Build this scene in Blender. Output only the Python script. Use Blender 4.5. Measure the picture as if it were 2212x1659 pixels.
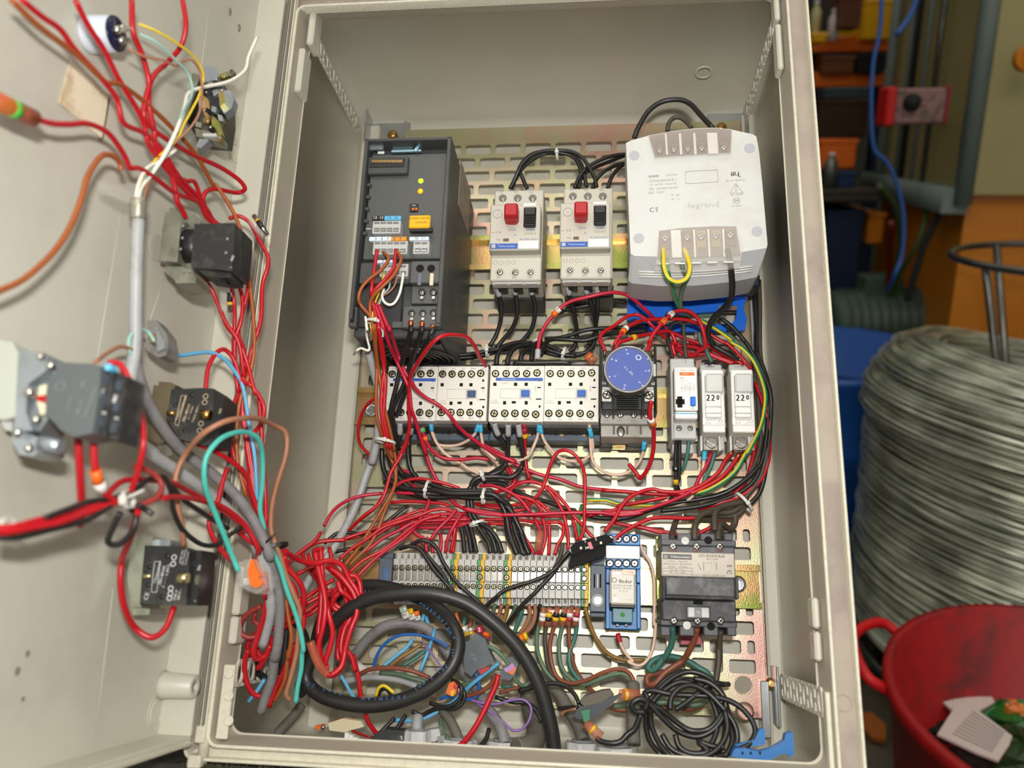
import bpy, math, random
from mathutils import Vector, Matrix
for _o in list(bpy.data.objects): bpy.data.objects.remove(_o)
random.seed(7)
SC = bpy.context.scene
COL = SC.collection
# ---------------------------------------------------------------- camera
# The cabinet has its own frame (mm): X right, Z up along the mounting plate, Y into the cabinet,
# h = -Y is the height above the plate.  The cabinet leans back, so that frame is turned into the
# world (z up) at the very end.
F = 1754.76
RB = Matrix(((0.9943860120570958, 0.10055096953251916, 0.032953930740568516),
             (0.004832107365995739, 0.2679580827878106, -0.9634184535325622),
             (-0.10570293166978517, 0.958169070881929, 0.26596789626129974)))
CP = Vector((44.6368, -711.5358, -188.6283))
dn = Vector((94, 5730, F)).normalized()          # gravity, seen from the camera (x right, y down, z ahead)
Zw = -dn
Yw = (Vector((0, 0, 1)) - Zw * Zw.z).normalized()
Xw = Yw.cross(Zw)
# camera axes are right / down / ahead (a right-handed set), rows of CW = world axes in camera coordinates
CW = Matrix((Xw, Yw, Zw))
if CW.determinant() < 0:
    CW = Matrix((-Xw, Yw, Zw))
CAMH = 1.35
CAMLOC = Vector((0, 0, CAMH))
M3 = CW @ RB                                      # cabinet frame -> world
CABM = Matrix.Translation(CAMLOC) @ M3.to_4x4() @ Matrix.Translation(-CP * 0.001)
cam_d = bpy.data.cameras.new('camera')
cam = bpy.data.objects.new('camera', cam_d)
COL.objects.link(cam)
cam_d.sensor_width = 36.0
cam_d.lens = F / 2212 * 36.0
cam_d.clip_start = 0.02
cam_d.clip_end = 60
cam_d.dof.use_dof = True
cam_d.dof.focus_distance = 0.655
cam_d.dof.aperture_fstop = 5.4
cr = CW @ Matrix(((1, 0, 0), (0, -1, 0), (0, 0, -1)))
cam.matrix_world = Matrix.Translation(CAMLOC) @ cr.to_4x4()
SC.camera = cam
# ---------------------------------------------------------------- light, world, exposure
SC.view_settings.view_transform = 'Standard'
SC.view_settings.look = 'None'
SC.view_settings.gamma = 1
SC.view_settings.use_curve_mapping = False
SC.view_settings.exposure = -0.07
FLASH_W = 4.0
AMB = 0.42
wd = bpy.data.worlds.new('hall'); SC.world = wd; wd.use_nodes = True
wd.node_tree.nodes['Background'].inputs[0].default_value = (1.0, 0.98, 0.92, 1)
wd.node_tree.nodes['Background'].inputs[1].default_value = AMB
ld = bpy.data.lights.new('camera_flash', 'AREA'); ld.shape = 'RECTANGLE'; ld.size = 0.04; ld.size_y = 0.022
ld.energy = FLASH_W; ld.color = (1.0, 0.985, 0.95)
lo = bpy.data.objects.new('camera_flash', ld); COL.objects.link(lo)
_fc = Vector((0.012, -0.075, -0.05))              # above the lens, in camera axes
lo.matrix_world = Matrix.Translation(CAMLOC + CW @ _fc) @ cr.to_4x4()
for _i, (_x, _y, _e) in enumerate([(0.1, -0.7, 52), (1.4, 1.6, 7), (2.4, 4.2, 9)]):  # large first one is an unseen lamp, added to brighten the cabinet inside
    _l = bpy.data.lights.new('fill_lamp', 'AREA'); _l.shape = 'RECTANGLE'; _l.size = 3.0 if _i == 0 else 1.5; _l.size_y = 2.2 if _i == 0 else 0.3
    _l.energy = _e; _l.color = (1.0, 0.97, 0.88)
    _b = bpy.data.objects.new('fill_lamp', _l); COL.objects.link(_b); _b.location = (_x, _y, 3.9)

# ---------------------------------------------------------------- pixel helpers (authoring aid only)
RBT = RB.transposed()
def ray(x, y):
    return RBT @ Vector(((x - 1106) / F, (y - 829.5) / F, 1.0))
def U(x, y, h):
    d = ray(x, y); t = (-h - CP.y) / d.y
    return CP + d * t
def UD(x, y, off):
    d = ray(x, y); t = (-240 + off - CP.x) / d.x
    return CP + d * t
def P3(p):
    if p[2] >= 1000: return UD(p[0], p[1], p[2] - 1000)
    q = U(p[0], p[1], p[2])
    return UD(p[0], p[1], 24) if (p[2] > 165 and q.x < -216) else q
def WP(x, y, dist):
    """world point at horizontal distance dist (m) ahead along pixel ray"""
    d = CW @ Vector(((x - 1106) / F, (y - 829.5) / F, 1.0)); t = dist / d.y
    return CAMLOC + d * t

# ---------------------------------------------------------------- materials
MATS = {}
def _n(nt, t, **kw):
    n = nt.nodes.new(t)
    for k, v in kw.items(): setattr(n, k, v)
    return n
def srgb(c):
    return tuple(((v / 255) / 12.92 if v / 255 <= 0.04045 else ((v / 255 + 0.055) / 1.055) ** 2.4) for v in c) + (1,)
def mat(name, c, rough=0.5, metal=0.0, var=0.0, vs=60, dirt=None, dirts=25, damt=0.5, bump=0.0, bs=600, alpha=1.0, trans=0.0, emit=None, es=0, spec=0.5, coat=0.0, aniso=None):
    if name in MATS: return MATS[name]
    m = bpy.data.materials.new(name); m.use_nodes = True; MATS[name] = m
    nt = m.node_tree; b = nt.nodes['Principled BSDF']
    col = srgb(c); b.inputs['Base Color'].default_value = col
    b.inputs['Roughness'].default_value = rough; b.inputs['Metallic'].default_value = metal
    b.inputs['Specular IOR Level'].default_value = spec
    if coat: b.inputs['Coat Weight'].default_value = coat
    if trans: b.inputs['Transmission Weight'].default_value = trans; b.inputs['IOR'].default_value = 1.2
    if alpha < 1: b.inputs['Alpha'].default_value = alpha
    if emit: b.inputs['Emission Color'].default_value = srgb(emit); b.inputs['Emission Strength'].default_value = es
    tc = _n(nt, 'ShaderNodeTexCoord')
    last = None
    if var > 0:
        no = _n(nt, 'ShaderNodeTexNoise'); no.inputs['Scale'].default_value = vs; no.inputs['Detail'].default_value = 5
        nt.links.new(tc.outputs['Object'], no.inputs['Vector'])
        mr = _n(nt, 'ShaderNodeMapRange'); mr.inputs[1].default_value = 0.3; mr.inputs[2].default_value = 0.7
        mr.inputs[3].default_value = 1 - var; mr.inputs[4].default_value = 1 + var * 0.5
        nt.links.new(no.outputs['Fac'], mr.inputs[0])
        mx = _n(nt, 'ShaderNodeMix', data_type='RGBA', blend_type='MULTIPLY'); mx.inputs[0].default_value = 1
        mx.inputs[6].default_value = col; nt.links.new(mr.outputs[0], mx.inputs[7]); last = mx.outputs[2]
    if dirt:
        no = _n(nt, 'ShaderNodeTexNoise'); no.inputs['Scale'].default_value = dirts; no.inputs['Detail'].default_value = 8
        no.inputs['Roughness'].default_value = 0.65
        nt.links.new(tc.outputs['Object'], no.inputs['Vector'])
        mr = _n(nt, 'ShaderNodeMapRange'); mr.inputs[1].default_value = 0.48; mr.inputs[2].default_value = 0.68
        mr.inputs[3].default_value = 0; mr.inputs[4].default_value = damt
        nt.links.new(no.outputs['Fac'], mr.inputs[0])
        mx = _n(nt, 'ShaderNodeMix', data_type='RGBA'); nt.links.new(mr.outputs[0], mx.inputs[0])
        if last: nt.links.new(last, mx.inputs[6])
        else: mx.inputs[6].default_value = col
        mx.inputs[7].default_value = srgb(dirt); last = mx.outputs[2]
    if last: nt.links.new(last, b.inputs['Base Color'])
    if bump:
        no = _n(nt, 'ShaderNodeTexNoise'); no.inputs['Scale'].default_value = bs
        nt.links.new(tc.outputs['Object'], no.inputs['Vector'])
        bp = _n(nt, 'ShaderNodeBump'); bp.inputs['Strength'].default_value = bump; bp.inputs['Distance'].default_value = 0.001
        nt.links.new(no.outputs['Fac'], bp.inputs['Height']); nt.links.new(bp.outputs[0], b.inputs['Normal'])
    return m
def chromate(name, cols, rough=0.36, scale=9):
    m = bpy.data.materials.new(name); m.use_nodes = True; MATS[name] = m
    nt = m.node_tree; b = nt.nodes['Principled BSDF']
    tc = _n(nt, 'ShaderNodeTexCoord'); no = _n(nt, 'ShaderNodeTexNoise')
    no.inputs['Scale'].default_value = scale; no.inputs['Detail'].default_value = 3; no.inputs['Distortion'].default_value = 0.6
    nt.links.new(tc.outputs['Object'], no.inputs['Vector'])
    cr_ = _n(nt, 'ShaderNodeValToRGB'); nt.links.new(no.outputs['Fac'], cr_.inputs[0])
    e = cr_.color_ramp.elements
    while len(e) < len(cols): e.new(0.5)
    for i, c in enumerate(cols):
        e[i].position = 0.3 + 0.4 * i / (len(cols) - 1); e[i].color = srgb(c)
    nt.links.new(cr_.outputs[0], b.inputs['Base Color'])
    b.inputs['Metallic'].default_value = 0.82; b.inputs['Roughness'].default_value = rough
    n2 = _n(nt, 'ShaderNodeTexNoise'); n2.inputs['Scale'].default_value = 900
    nt.links.new(tc.outputs['Object'], n2.inputs['Vector'])
    bp = _n(nt, 'ShaderNodeBump'); bp.inputs['Strength'].default_value = 0.12; bp.inputs['Distance'].default_value = 0.001
    nt.links.new(n2.outputs['Fac'], bp.inputs['Height']); nt.links.new(bp.outputs[0], b.inputs['Normal'])
    return m
CAB = mat('cabinet_beige', (200, 195, 179), 0.42, var=0.05, vs=14, bump=0.05, bs=700)
CABD = mat('cabinet_dirty_channel', (166, 153, 140), 0.6, var=0.1, vs=20, dirt=(136, 122, 116), dirts=16, damt=0.8)
CABL = mat('cabinet_lip', (214, 208, 188), 0.5, var=0.04, vs=60, dirt=(150, 140, 122), dirts=300, damt=0.25)
DOOR = mat('door_beige', (204, 200, 185), 0.36, var=0.05, vs=10, dirt=(150, 138, 128), dirts=14, damt=0.18)
CHRO = chromate('yellow_zinc', [(206, 160, 146), (202, 176, 148), (188, 188, 148), (206, 188, 164), (210, 164, 152)])
RAILM = chromate('rail_zinc', [(190, 170, 90), (150, 165, 80), (215, 170, 120), (200, 190, 110)], 0.25, 14)
ZINC = mat('zinc', (196, 200, 202), 0.3, 0.95, var=0.15, vs=60)
STEEL = mat('steel', (200, 196, 188), 0.22, 1.0, var=0.2, vs=300)
DSTEEL = mat('dark_steel', (120, 118, 112), 0.3, 0.9, var=0.2, vs=100)
DIEC = mat('die_cast', (156, 157, 142), 0.36, 0.6, var=0.15, vs=120, dirt=(90, 85, 70), dirts=90)
SILV = mat('die_cast_bright', (168, 176, 184), 0.35, 0.7, var=0.12, vs=90)
BRASS = mat('brass', (190, 150, 90), 0.3, 1.0)
COPPER = mat('copper', (214, 120, 80), 0.35, 1.0)
GRAPH = mat('graphite_plastic', (70, 71, 70), 0.5, var=0.08, vs=60, dirt=(110, 108, 100), dirts=18, damt=0.25)
GRAPH2 = mat('graphite_plastic_light', (84, 85, 83), 0.5, var=0.08, vs=60)
BLK = mat('black_plastic', (26, 26, 27), 0.42)
BLKD = mat('dusty_black_plastic', (38, 38, 38), 0.55, dirt=(110, 106, 96), dirts=70, damt=0.35)
VOID = mat('recess_black', (8, 8, 8), 0.9)
GREYB = mat('grey_breaker', (196, 190, 176), 0.45, var=0.03, vs=40)
WHITE = mat('white_plastic', (232, 230, 224), 0.4)
WHITE2 = mat('white_plastic_grey', (206, 206, 202), 0.45, dirt=(170, 160, 150), dirts=20, damt=0.3)
OFFW = mat('offwhite_contactor', (226, 220, 210), 0.42)
LGREY = mat('light_grey_plastic', (188, 188, 186), 0.45)
MGREY = mat('mid_grey_plastic', (132, 134, 134), 0.5)
SLATE = mat('slate_grey_plastic', (84, 92, 104), 0.5)
TBG = mat('terminal_grey', (190, 188, 182), 0.45, dirt=(150, 140, 130), dirts=50, damt=0.2)
TGRN = mat('terminal_green', (70, 140, 88), 0.45)
TYEL = mat('terminal_yellow', (214, 164, 30), 0.45)
REDB = mat('red_button', (176, 10, 22), 0.4)
BLUE = mat('blue_plastic', (22, 106, 222), 0.4)
RBLUE = mat('relay_blue', (52, 120, 184), 0.42)
CBLUE = mat('clip_blue', (48, 110, 172), 0.45)
LBLUE = mat('label_light_blue', (96, 178, 214), 0.5)
TEALM = mat('module_teal', (34, 110, 122), 0.4)
YSTK = mat('yellow_sticker', (240, 178, 10), 0.5)
ORNG = mat('orange_print', (232, 110, 30), 0.5)
BPRT = mat('blue_print', (46, 92, 178), 0.5)
GPRT = mat('grey_print', (100, 98, 94), 0.6)
WPRT = mat('white_print', (225, 225, 225), 0.6)
KPRT = mat('black_print', (32, 32, 34), 0.6)
FPRT = mat('faint_print', (148, 146, 138), 0.6)
DPRT = mat('cable_print', (40, 100, 150), 0.6)
NAVY = mat('dial_blue', (64, 84, 158), 0.35)
CLEAR = mat('clear_cover', (205, 194, 186), 0.1, alpha=0.16)
CLEAR2 = mat('clear_plastic', (222, 216, 208), 0.08, alpha=0.2)
DIALG = mat('dial_clear', (200, 205, 215), 0.08, alpha=0.25)
TIEW = mat('tie_clear_white', (206, 204, 196), 0.35)
TIEK = mat('tie_black', (22, 22, 22), 0.4)
W = {
 'R': mat('wire_red', (184, 18, 30), 0.36, var=0.08, vs=200),
 'r': mat('wire_red_pinkish', (184, 24, 52), 0.36, var=0.12, vs=120),
 'd': mat('wire_red_dusty', (150, 48, 44), 0.5, var=0.25, vs=90),
 'K': mat('wire_black', (34, 33, 32), 0.36, var=0.1, vs=90),
 'k': mat('wire_black_dusty', (74, 66, 56), 0.55, var=0.1, vs=60),
 'B': mat('wire_brown', (158, 82, 34), 0.4, var=0.1, vs=90),
 'b': mat('wire_brown_pale', (164, 112, 84), 0.45, var=0.1, vs=60),
 'C': mat('wire_chestnut', (130, 72, 50), 0.45, var=0.1, vs=60),
 'P': mat('wire_cream_pink', (222, 190, 168), 0.45, var=0.05),
 'w': mat('wire_white', (236, 232, 218), 0.4),
 'Y': mat('wire_yellow', (222, 192, 40), 0.4),
 'T': mat('wire_turquoise', (80, 186, 172), 0.4, var=0.08, vs=60),
 't': mat('wire_pale_teal', (150, 190, 180), 0.4),
 'L': mat('wire_light_blue', (96, 170, 212), 0.4),
 'U': mat('wire_blue', (30, 96, 168), 0.4),
 'G': mat('cable_grey', (168, 168, 168), 0.45, var=0.08, vs=50, dirt=(90, 86, 80), dirts=60, damt=0.3),
 'g': mat('cable_grey_dark', (132, 128, 128), 0.5, var=0.08, vs=50, dirt=(80, 76, 70), dirts=60, damt=0.5),
 'D': mat('conduit_dirty', (104, 100, 90), 0.7, var=0.15, vs=50, dirt=(60, 54, 46), dirts=50, damt=0.7, bump=0.3, bs=300),
 'E': mat('wire_green_grey', (92, 116, 92), 0.45, var=0.1, vs=60),
 'e': mat('wire_sea_green', (64, 112, 100), 0.45, var=0.1, vs=60),
 'M': mat('wire_mauve', (134, 100, 160), 0.4),
 'O': mat('wire_olive_brown', (140, 104, 50), 0.45, var=0.1, vs=60),
 'N': mat('wire_green', (40, 130, 80), 0.4),
 'H': mat('cable_heavy_black', (36, 35, 34), 0.42, var=0.12, vs=40, bump=0.06, bs=500),
 'S': mat('sleeve_translucent', (190, 110, 80), 0.25, alpha=0.5),
 'Z': mat('wire_orange', (216, 110, 40), 0.4),
}
WN = {'R': 'red', 'r': 'red', 'd': 'red', 'K': 'black', 'k': 'black', 'B': 'brown', 'b': 'brown', 'C': 'brown', 'P': 'cream', 'w': 'white', 'Y': 'yellow',
      'T': 'turquoise', 't': 'pale_green', 'L': 'blue', 'U': 'blue', 'G': 'grey', 'g': 'grey', 'D': 'grey', 'E': 'green', 'e': 'green', 'M': 'purple', 'O': 'brown', 'N': 'green', 'H': 'black', 'Z': 'orange'}

# ---------------------------------------------------------------- mesh builder (mm, cabinet frame, or m for the hall with s=1)
class MB:
    def __init__(s): s.v = []; s.f = []; s.mi = []; s.sm = []
    def add(s, vs, fs, mi=0, sm=False):
        o = len(s.v); s.v += [Vector(v) for v in vs]
        for f in fs: s.f.append([i + o for i in f]); s.mi.append(mi); s.sm.append(sm)
        return s
    def box(s, x0, x1, y0, y1, z0, z1, c=0.0, mi=0, T=None):
        x0, x1 = sorted((x0, x1)); y0, y1 = sorted((y0, y1)); z0, z1 = sorted((z0, z1))
        c = min(c, (x1 - x0) * .45, (y1 - y0) * .45, (z1 - z0) * .45)
        if c <= 0:
            v = [(x, y, z) for x in (x0, x1) for y in (y0, y1) for z in (z0, z1)]
            f = [(0, 1, 3, 2), (4, 6, 7, 5), (0, 4, 5, 1), (2, 3, 7, 6), (0, 2, 6, 4), (1, 5, 7, 3)]
        else:
            v = []; idx = {}
            for i, x in enumerate((x0, x1)):
                for j, y in enumerate((y0, y1)):
                    for k, z in enumerate((z0, z1)):
                        sx, sy, sz = (1 if i == 0 else -1), (1 if j == 0 else -1), (1 if k == 0 else -1)
                        for a in range(3):
                            idx[(i, j, k, a)] = len(v)
                            v.append((x + (0 if a == 0 else sx * c), y + (0 if a == 1 else sy * c), z + (0 if a == 2 else sz * c)))
            f = []
            for i in (0, 1):
                q = [(i, 0, 0, 0), (i, 1, 0, 0), (i, 1, 1, 0), (i, 0, 1, 0)]; f.append([idx[t] for t in (q if i else q[::-1])])
                q = [(0, i, 0, 1), (1, i, 0, 1), (1, i, 1, 1), (0, i, 1, 1)]; f.append([idx[t] for t in (q[::-1] if i else q)])
                q = [(0, 0, i, 2), (1, 0, i, 2), (1, 1, i, 2), (0, 1, i, 2)]; f.append([idx[t] for t in (q if i else q[::-1])])
            for i in (0, 1):
                for j in (0, 1):
                    q = [idx[(i, j, 0, 0)], idx[(i, j, 1, 0)], idx[(i, j, 1, 1)], idx[(i, j, 0, 1)]]; f.append(q if (i + j) % 2 else q[::-1])
                    q = [idx[(0, i, j, 1)], idx[(1, i, j, 1)], idx[(1, i, j, 2)], idx[(0, i, j, 2)]]; f.append(q if (i + j) % 2 else q[::-1])
                    q = [idx[(i, 0, j, 0)], idx[(i, 1, j, 0)], idx[(i, 1, j, 2)], idx[(i, 0, j, 2)]]; f.append(q if (i + j) % 2 == 0 else q[::-1])
            for i in (0, 1):
                for j in (0, 1):
                    for k in (0, 1):
                        q = [idx[(i, j, k, 0)], idx[(i, j, k, 1)], idx[(i, j, k, 2)]]; f.append(q if (i + j + k) % 2 else q[::-1])
        if T: v = [T @ Vector(p) for p in v]
        return s.add(v, f, mi)
    def prism(s, pts, d, mi=0, sm=False):
        """pts: 3D polygon, d: extrusion vector"""
        n = len(pts); d = Vector(d); pts = [Vector(p) for p in pts]
        v = pts + [p + d for p in pts]
        f = [list(range(n))[::-1], list(range(n, 2 * n))] + [(i, (i + 1) % n, n + (i + 1) % n, n + i) for i in range(n)]
        return s.add(v, f, mi, sm)
    def loft(s, rings, cap0=False, cap1=False, closed=True, mi=0, sm=True):
        n = len(rings[0]); v = [p for r in rings for p in r]; f = []
        for i in range(len(rings) - 1):
            for j in range(n if closed else n - 1):
                a = i * n + j; b = i * n + (j + 1) % n
                f.append((a, b, b + n, a + n))
        s.add(v, f, mi, sm)
        o = len(s.v) - len(v)
        if cap0: s.f.append([o + i for i in range(n)][::-1]); s.mi.append(mi); s.sm.append(False)
        if cap1: s.f.append([o + len(v) - n + i for i in range(n)]); s.mi.append(mi); s.sm.append(False)
        return s
    def lathe(s, c, ax, prof, n=16, mi=0, sm=True, cap=True):
        """prof: list of (dist along axis, radius)"""
        c = Vector(c); ax = Vector(ax).normalized()
        u = ax.orthogonal().normalized(); w = ax.cross(u)
        rings = [[c + ax * d + (u * math.cos(2 * math.pi * i / n) + w * math.sin(2 * math.pi * i / n)) * r for i in range(n)] for d, r in prof]
        return s.loft(rings, cap, cap, mi=mi, sm=sm)
    def cyl(s, a, b, r, n=12, r2=None, mi=0, sm=True):
        a = Vector(a); b = Vector(b)
        return s.lathe(a, b - a, [(0, r), ((b - a).length, r if r2 is None else r2)], n, mi, sm)
    def tube(s, pts, r, n=8, mi=0, stripe=None, caps=True):
        pts = [Vector(p) for p in pts]; rings = []; up = None
        for i, p in enumerate(pts):
            t = (pts[min(i + 1, len(pts) - 1)] - pts[max(i - 1, 0)])
            if t.length < 1e-6: t = Vector((0, 0, 1))
            t.normalize()
            if up is None: up = t.orthogonal().normalized()
            up = (up - t * up.dot(t))
            if up.length < 1e-6: up = t.orthogonal()
            up.normalize(); w = t.cross(up)
            rr = r[i] if isinstance(r, (list, tuple)) else r
            rings.append([p + (up * math.cos(2 * math.pi * k / n) + w * math.sin(2 * math.pi * k / n)) * rr for k in range(n)])
        o = len(s.f)
        s.loft(rings, caps, caps, mi=mi)
        if stripe is not None:
            for q in range((len(rings) - 1) * n):
                if (q % n) in stripe[1]: s.mi[o + q] = stripe[0]
        return s
    def torus(s, c, ax, R, r, n=20, m=8, mi=0):
        c = Vector(c); ax = Vector(ax).normalized(); u = ax.orthogonal().normalized(); w = ax.cross(u)
        pts = [c + (u * math.cos(2 * math.pi * i / n) + w * math.sin(2 * math.pi * i / n)) * R for i in range(n)]
        rings = []
        for i in range(n):
            e = (pts[i] - c).normalized()
            rings.append([pts[i] + (e * math.cos(2 * math.pi * k / m) + ax * math.sin(2 * math.pi * k / m)) * r for k in range(m)])
        rings.append(rings[0])
        return s.loft(rings, mi=mi)
    def sphere(s, c, r, n=12, mi=0, sq=(1, 1, 1)):
        c = Vector(c); rings = []
        for i in range(n // 2 + 1):
            a = math.pi * i / (n // 2) - math.pi / 2
            rr = max(math.cos(a), 0.001)
            rings.append([c + Vector((rr * math.cos(2 * math.pi * k / n) * sq[0], rr * math.sin(2 * math.pi * k / n) * sq[1], math.sin(a) * sq[2])) * r for k in range(n)])
        return s.loft(rings, mi=mi)
    # pixel based shapes on planes parallel to the plate
    def pb(s, x0, y0, x1, y1, h, t, c=0.5, mi=0):
        xm, ym = (x0 + x1) / 2, (y0 + y1) / 2
        return s.box(U(x0, ym, h).x, U(x1, ym, h).x, -h, -(h - t), U(xm, y1, h).z, U(xm, y0, h).z, c, mi)
    def pp(s, pts, h, t, mi=0):
        return s.prism([U(x, y, h) for x, y in pts][::-1], (0, t, 0), mi)
SCALE = 0.001
def emit(name, mb, mats, parent=None, loc=None, sc=SCALE, kind=None, label=None):
    """link a mesh; vertices are absolute in the working frame, loc is the object's origin"""
    if loc is None:
        if parent is not None and 'org' in parent: loc = Vector(parent['org'])
        else:
            loc = sum(mb.v, Vector()) / max(1, len(mb.v)); loc.z = min(v.z for v in mb.v)
    loc = Vector(loc)
    me = bpy.data.meshes.new(name)
    me.from_pydata([tuple((v - loc) * sc) for v in mb.v], [], mb.f)
    if not isinstance(mats, (list, tuple)): mats = [mats]
    for m in mats: me.materials.append(m)
    me.polygons.foreach_set('material_index', mb.mi); me.polygons.foreach_set('use_smooth', mb.sm)
    me.update()
    o = bpy.data.objects.new(name, me); COL.objects.link(o)
    if parent is not None:
        o.parent = parent; po = Vector(parent['org']); o.location = (loc - po) * sc
    else:
        o.location = loc * sc
    o['org'] = tuple(loc)
    if kind: o['kind'] = kind
    if label: o['label'] = label
    return o
def part(parent, name, mb, mats, label=None, kind=None, sc=SCALE):
    return emit(name, mb, mats, parent, None, sc, kind, label)
CABS = []
def thing(name, label, cat, org, group=None, hall=False):
    o = bpy.data.objects.new(name, None); COL.objects.link(o); o.empty_display_size = 0.02
    o.location = Vector(org) * (1 if hall else SCALE); o['org'] = tuple(org)
    o['label'] = label; o['category'] = cat
    if group: o['group'] = group
    if not hall: CABS.append(o)
    return o
def tag(o, label, cat, group=None, hall=False):
    o['label'] = label; o['category'] = cat
    if group: o['group'] = group
    if not hall: CABS.append(o)
    return o
def inst(parent, name, me, loc, scale=1.0, rot=None, label=None):
    o = bpy.data.objects.new(name, me); COL.objects.link(o); o.parent = parent
    o.location = (Vector(loc) - Vector(parent['org'])) * SCALE
    o.scale = (scale,) * 3 if not isinstance(scale, (tuple, list)) else scale
    if rot: o.rotation_euler = rot
    o['org'] = tuple(loc)
    if label: o['label'] = label
    return o
_tc = {}
def glyphs(s, res=1):
    k = (s, res)
    if k not in _tc:
        cu = bpy.data.curves.new('t', 'FONT'); cu.body = s; cu.size = 1.0; cu.resolution_u = res
        cu.align_x = 'CENTER'; cu.align_y = 'CENTER'
        ob = bpy.data.objects.new('t', cu); COL.objects.link(ob)
        dg = bpy.context.evaluated_depsgraph_get(); me = ob.evaluated_get(dg).to_mesh()
        _tc[k] = ([(v.co.x, v.co.y) for v in me.vertices], [tuple(p.vertices) for p in me.polygons])
        ob.evaluated_get(dg).to_mesh_clear(); bpy.data.objects.remove(ob); bpy.data.curves.remove(cu)
    return _tc[k]
def text(parent, s, o, size, m, u=(1, 0, 0), v=(0, 0, 1), rot=0, name='lettering', wx=1.0, bold=0.0):
    """flat lettering, centre o (mm), u right, v up"""
    vs, fs = glyphs(s, 3 if len(s) < 3 else 1); u = Vector(u); v = Vector(v); a = math.radians(rot); o = Vector(o)
    uu = u * math.cos(a) + v * math.sin(a); vv = v * math.cos(a) - u * math.sin(a)
    mb = MB(); mb.add([o + uu * x * size * wx + vv * y * size for x, y in vs], fs)
    if bold: mb.add([o + uu * (x * size * wx + bold) + vv * y * size for x, y in vs], fs)
    return part(parent, name, mb, m)
def ptext(parent, s, x, y, h, size_px, m, rot=0, wx=1.0, bold=0.0):
    p = U(x, y, h); k = (U(x + 10, y, h) - p).length / 10
    return text(parent, s, (p.x, -(h + 0.12), p.z), size_px * k, m, rot=rot, wx=wx, bold=bold)
def smooth(pts, k=6):
    pts = [Vector(p) for p in pts]
    if len(pts) < 3: return pts
    out = []; P = [pts[0] * 2 - pts[1]] + pts + [pts[-1] * 2 - pts[-2]]
    for i in range(1, len(P) - 2):
        p0, p1, p2, p3 = P[i - 1], P[i], P[i + 1], P[i + 2]
        for j in range(k):
            t = j / k; t2 = t * t; t3 = t2 * t
            out.append(0.5 * ((2 * p1) + (-p0 + p2) * t + (2 * p0 - 5 * p1 + 4 * p2 - p3) * t2 + (-p0 + 3 * p1 - 3 * p2 + p3) * t3))
    out.append(pts[-1]); return out
# shared screw: pan head with a cross recess, axis -Y, unit radius 1 mm
def _screw():
    mb = MB(); mb.lathe((0, 0.4, 0), (0, -1, 0), [(0, 1), (0.5, 1), (0.72, 0.85), (0.82, 0.5)], 14, 0)
    for a in (0.6, 0.6 + math.pi / 2):
        T = Matrix.Rotation(a, 4, 'Y'); mb.box(-0.62, 0.62, -0.46, -0.3, -0.12, 0.12, 0, 1, T)
    return mb
def mesh_of(name, mb, mats):
    me = bpy.data.meshes.new(name); me.from_pydata([tuple(v * SCALE) for v in mb.v], [], mb.f)
    for m in mats: me.materials.append(m)
    me.polygons.foreach_set('material_index', mb.mi); me.polygons.foreach_set('use_smooth', mb.sm); me.update(); return me
SCREW = mesh_of('screw', _screw(), [STEEL, VOID])
SCREWY = mesh_of('screw', _screw(), [mat('yellow_screw', (206, 200, 150), 0.25, 1.0), VOID])
def _well():
    mb = MB(); mb.lathe((0, 0, 0), (0, -1, 0), [(0, 1.25), (0.25, 1.2), (0.25, 1.0), (-0.0, 0.98)], 14, 0, cap=False)
    mb.lathe((0, 0.3, 0), (0, -1, 0), [(0, 1.0), (0.32, 1.0), (0.42, 0.8)], 14, 1)
    for a in (0.6, 0.6 + math.pi / 2):
        T = Matrix.Rotation(a, 4, 'Y'); mb.box(-0.7, 0.7, -0.16, -0.1, -0.14, 0.14, 0, 2, T)
    return mb
WELL = mesh_of('screw', _well(), [VOID, mat('bright_screw', (214, 206, 170), 0.22, 1.0), VOID])
def scr(parent, x, y, h, rpx, me=None, label=None):
    p = U(x, y, h); k = (U(x + 10, y, h) - p).length / 10
    return inst(parent, 'screw', me or SCREW, (p.x, -h, p.z), rpx * k, (0, random.uniform(0, 3), 0), label)
# ================================================================ hall (world metres)
def hbox(name, x0, x1, y0, y1, z0, z1, m, parent=None, c=0.004, label=None):
    mb = MB(); mb.box(x0, x1, y0, y1, z0, z1, c); return emit(name, mb, m, parent, None, 1.0, None, label)
FLOORM = mat('hall_floor', (84, 76, 58), 0.6, var=0.25, vs=2.5, dirt=(50, 46, 36), dirts=3, damt=0.6)
fl = hbox('floor', -4, 5, -2, 7, -0.05, 0, FLOORM, c=0); fl['kind'] = 'structure'
WALLM = mat('hall_wall', (70, 66, 54), 0.8, var=0.2, vs=2)
wb = hbox('wall_back', -4, 5, 6.0, 6.1, 0, 4.2, WALLM, c=0); wb['kind'] = 'structure'
wl = hbox('wall_left', -4.1, -4, -2, 6, 0, 4.2, WALLM, c=0); wl['kind'] = 'structure'
wr = hbox('wall_right', 5, 5.1, -2, 6, 0, 4.2, WALLM, c=0); wr['kind'] = 'structure'

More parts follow.
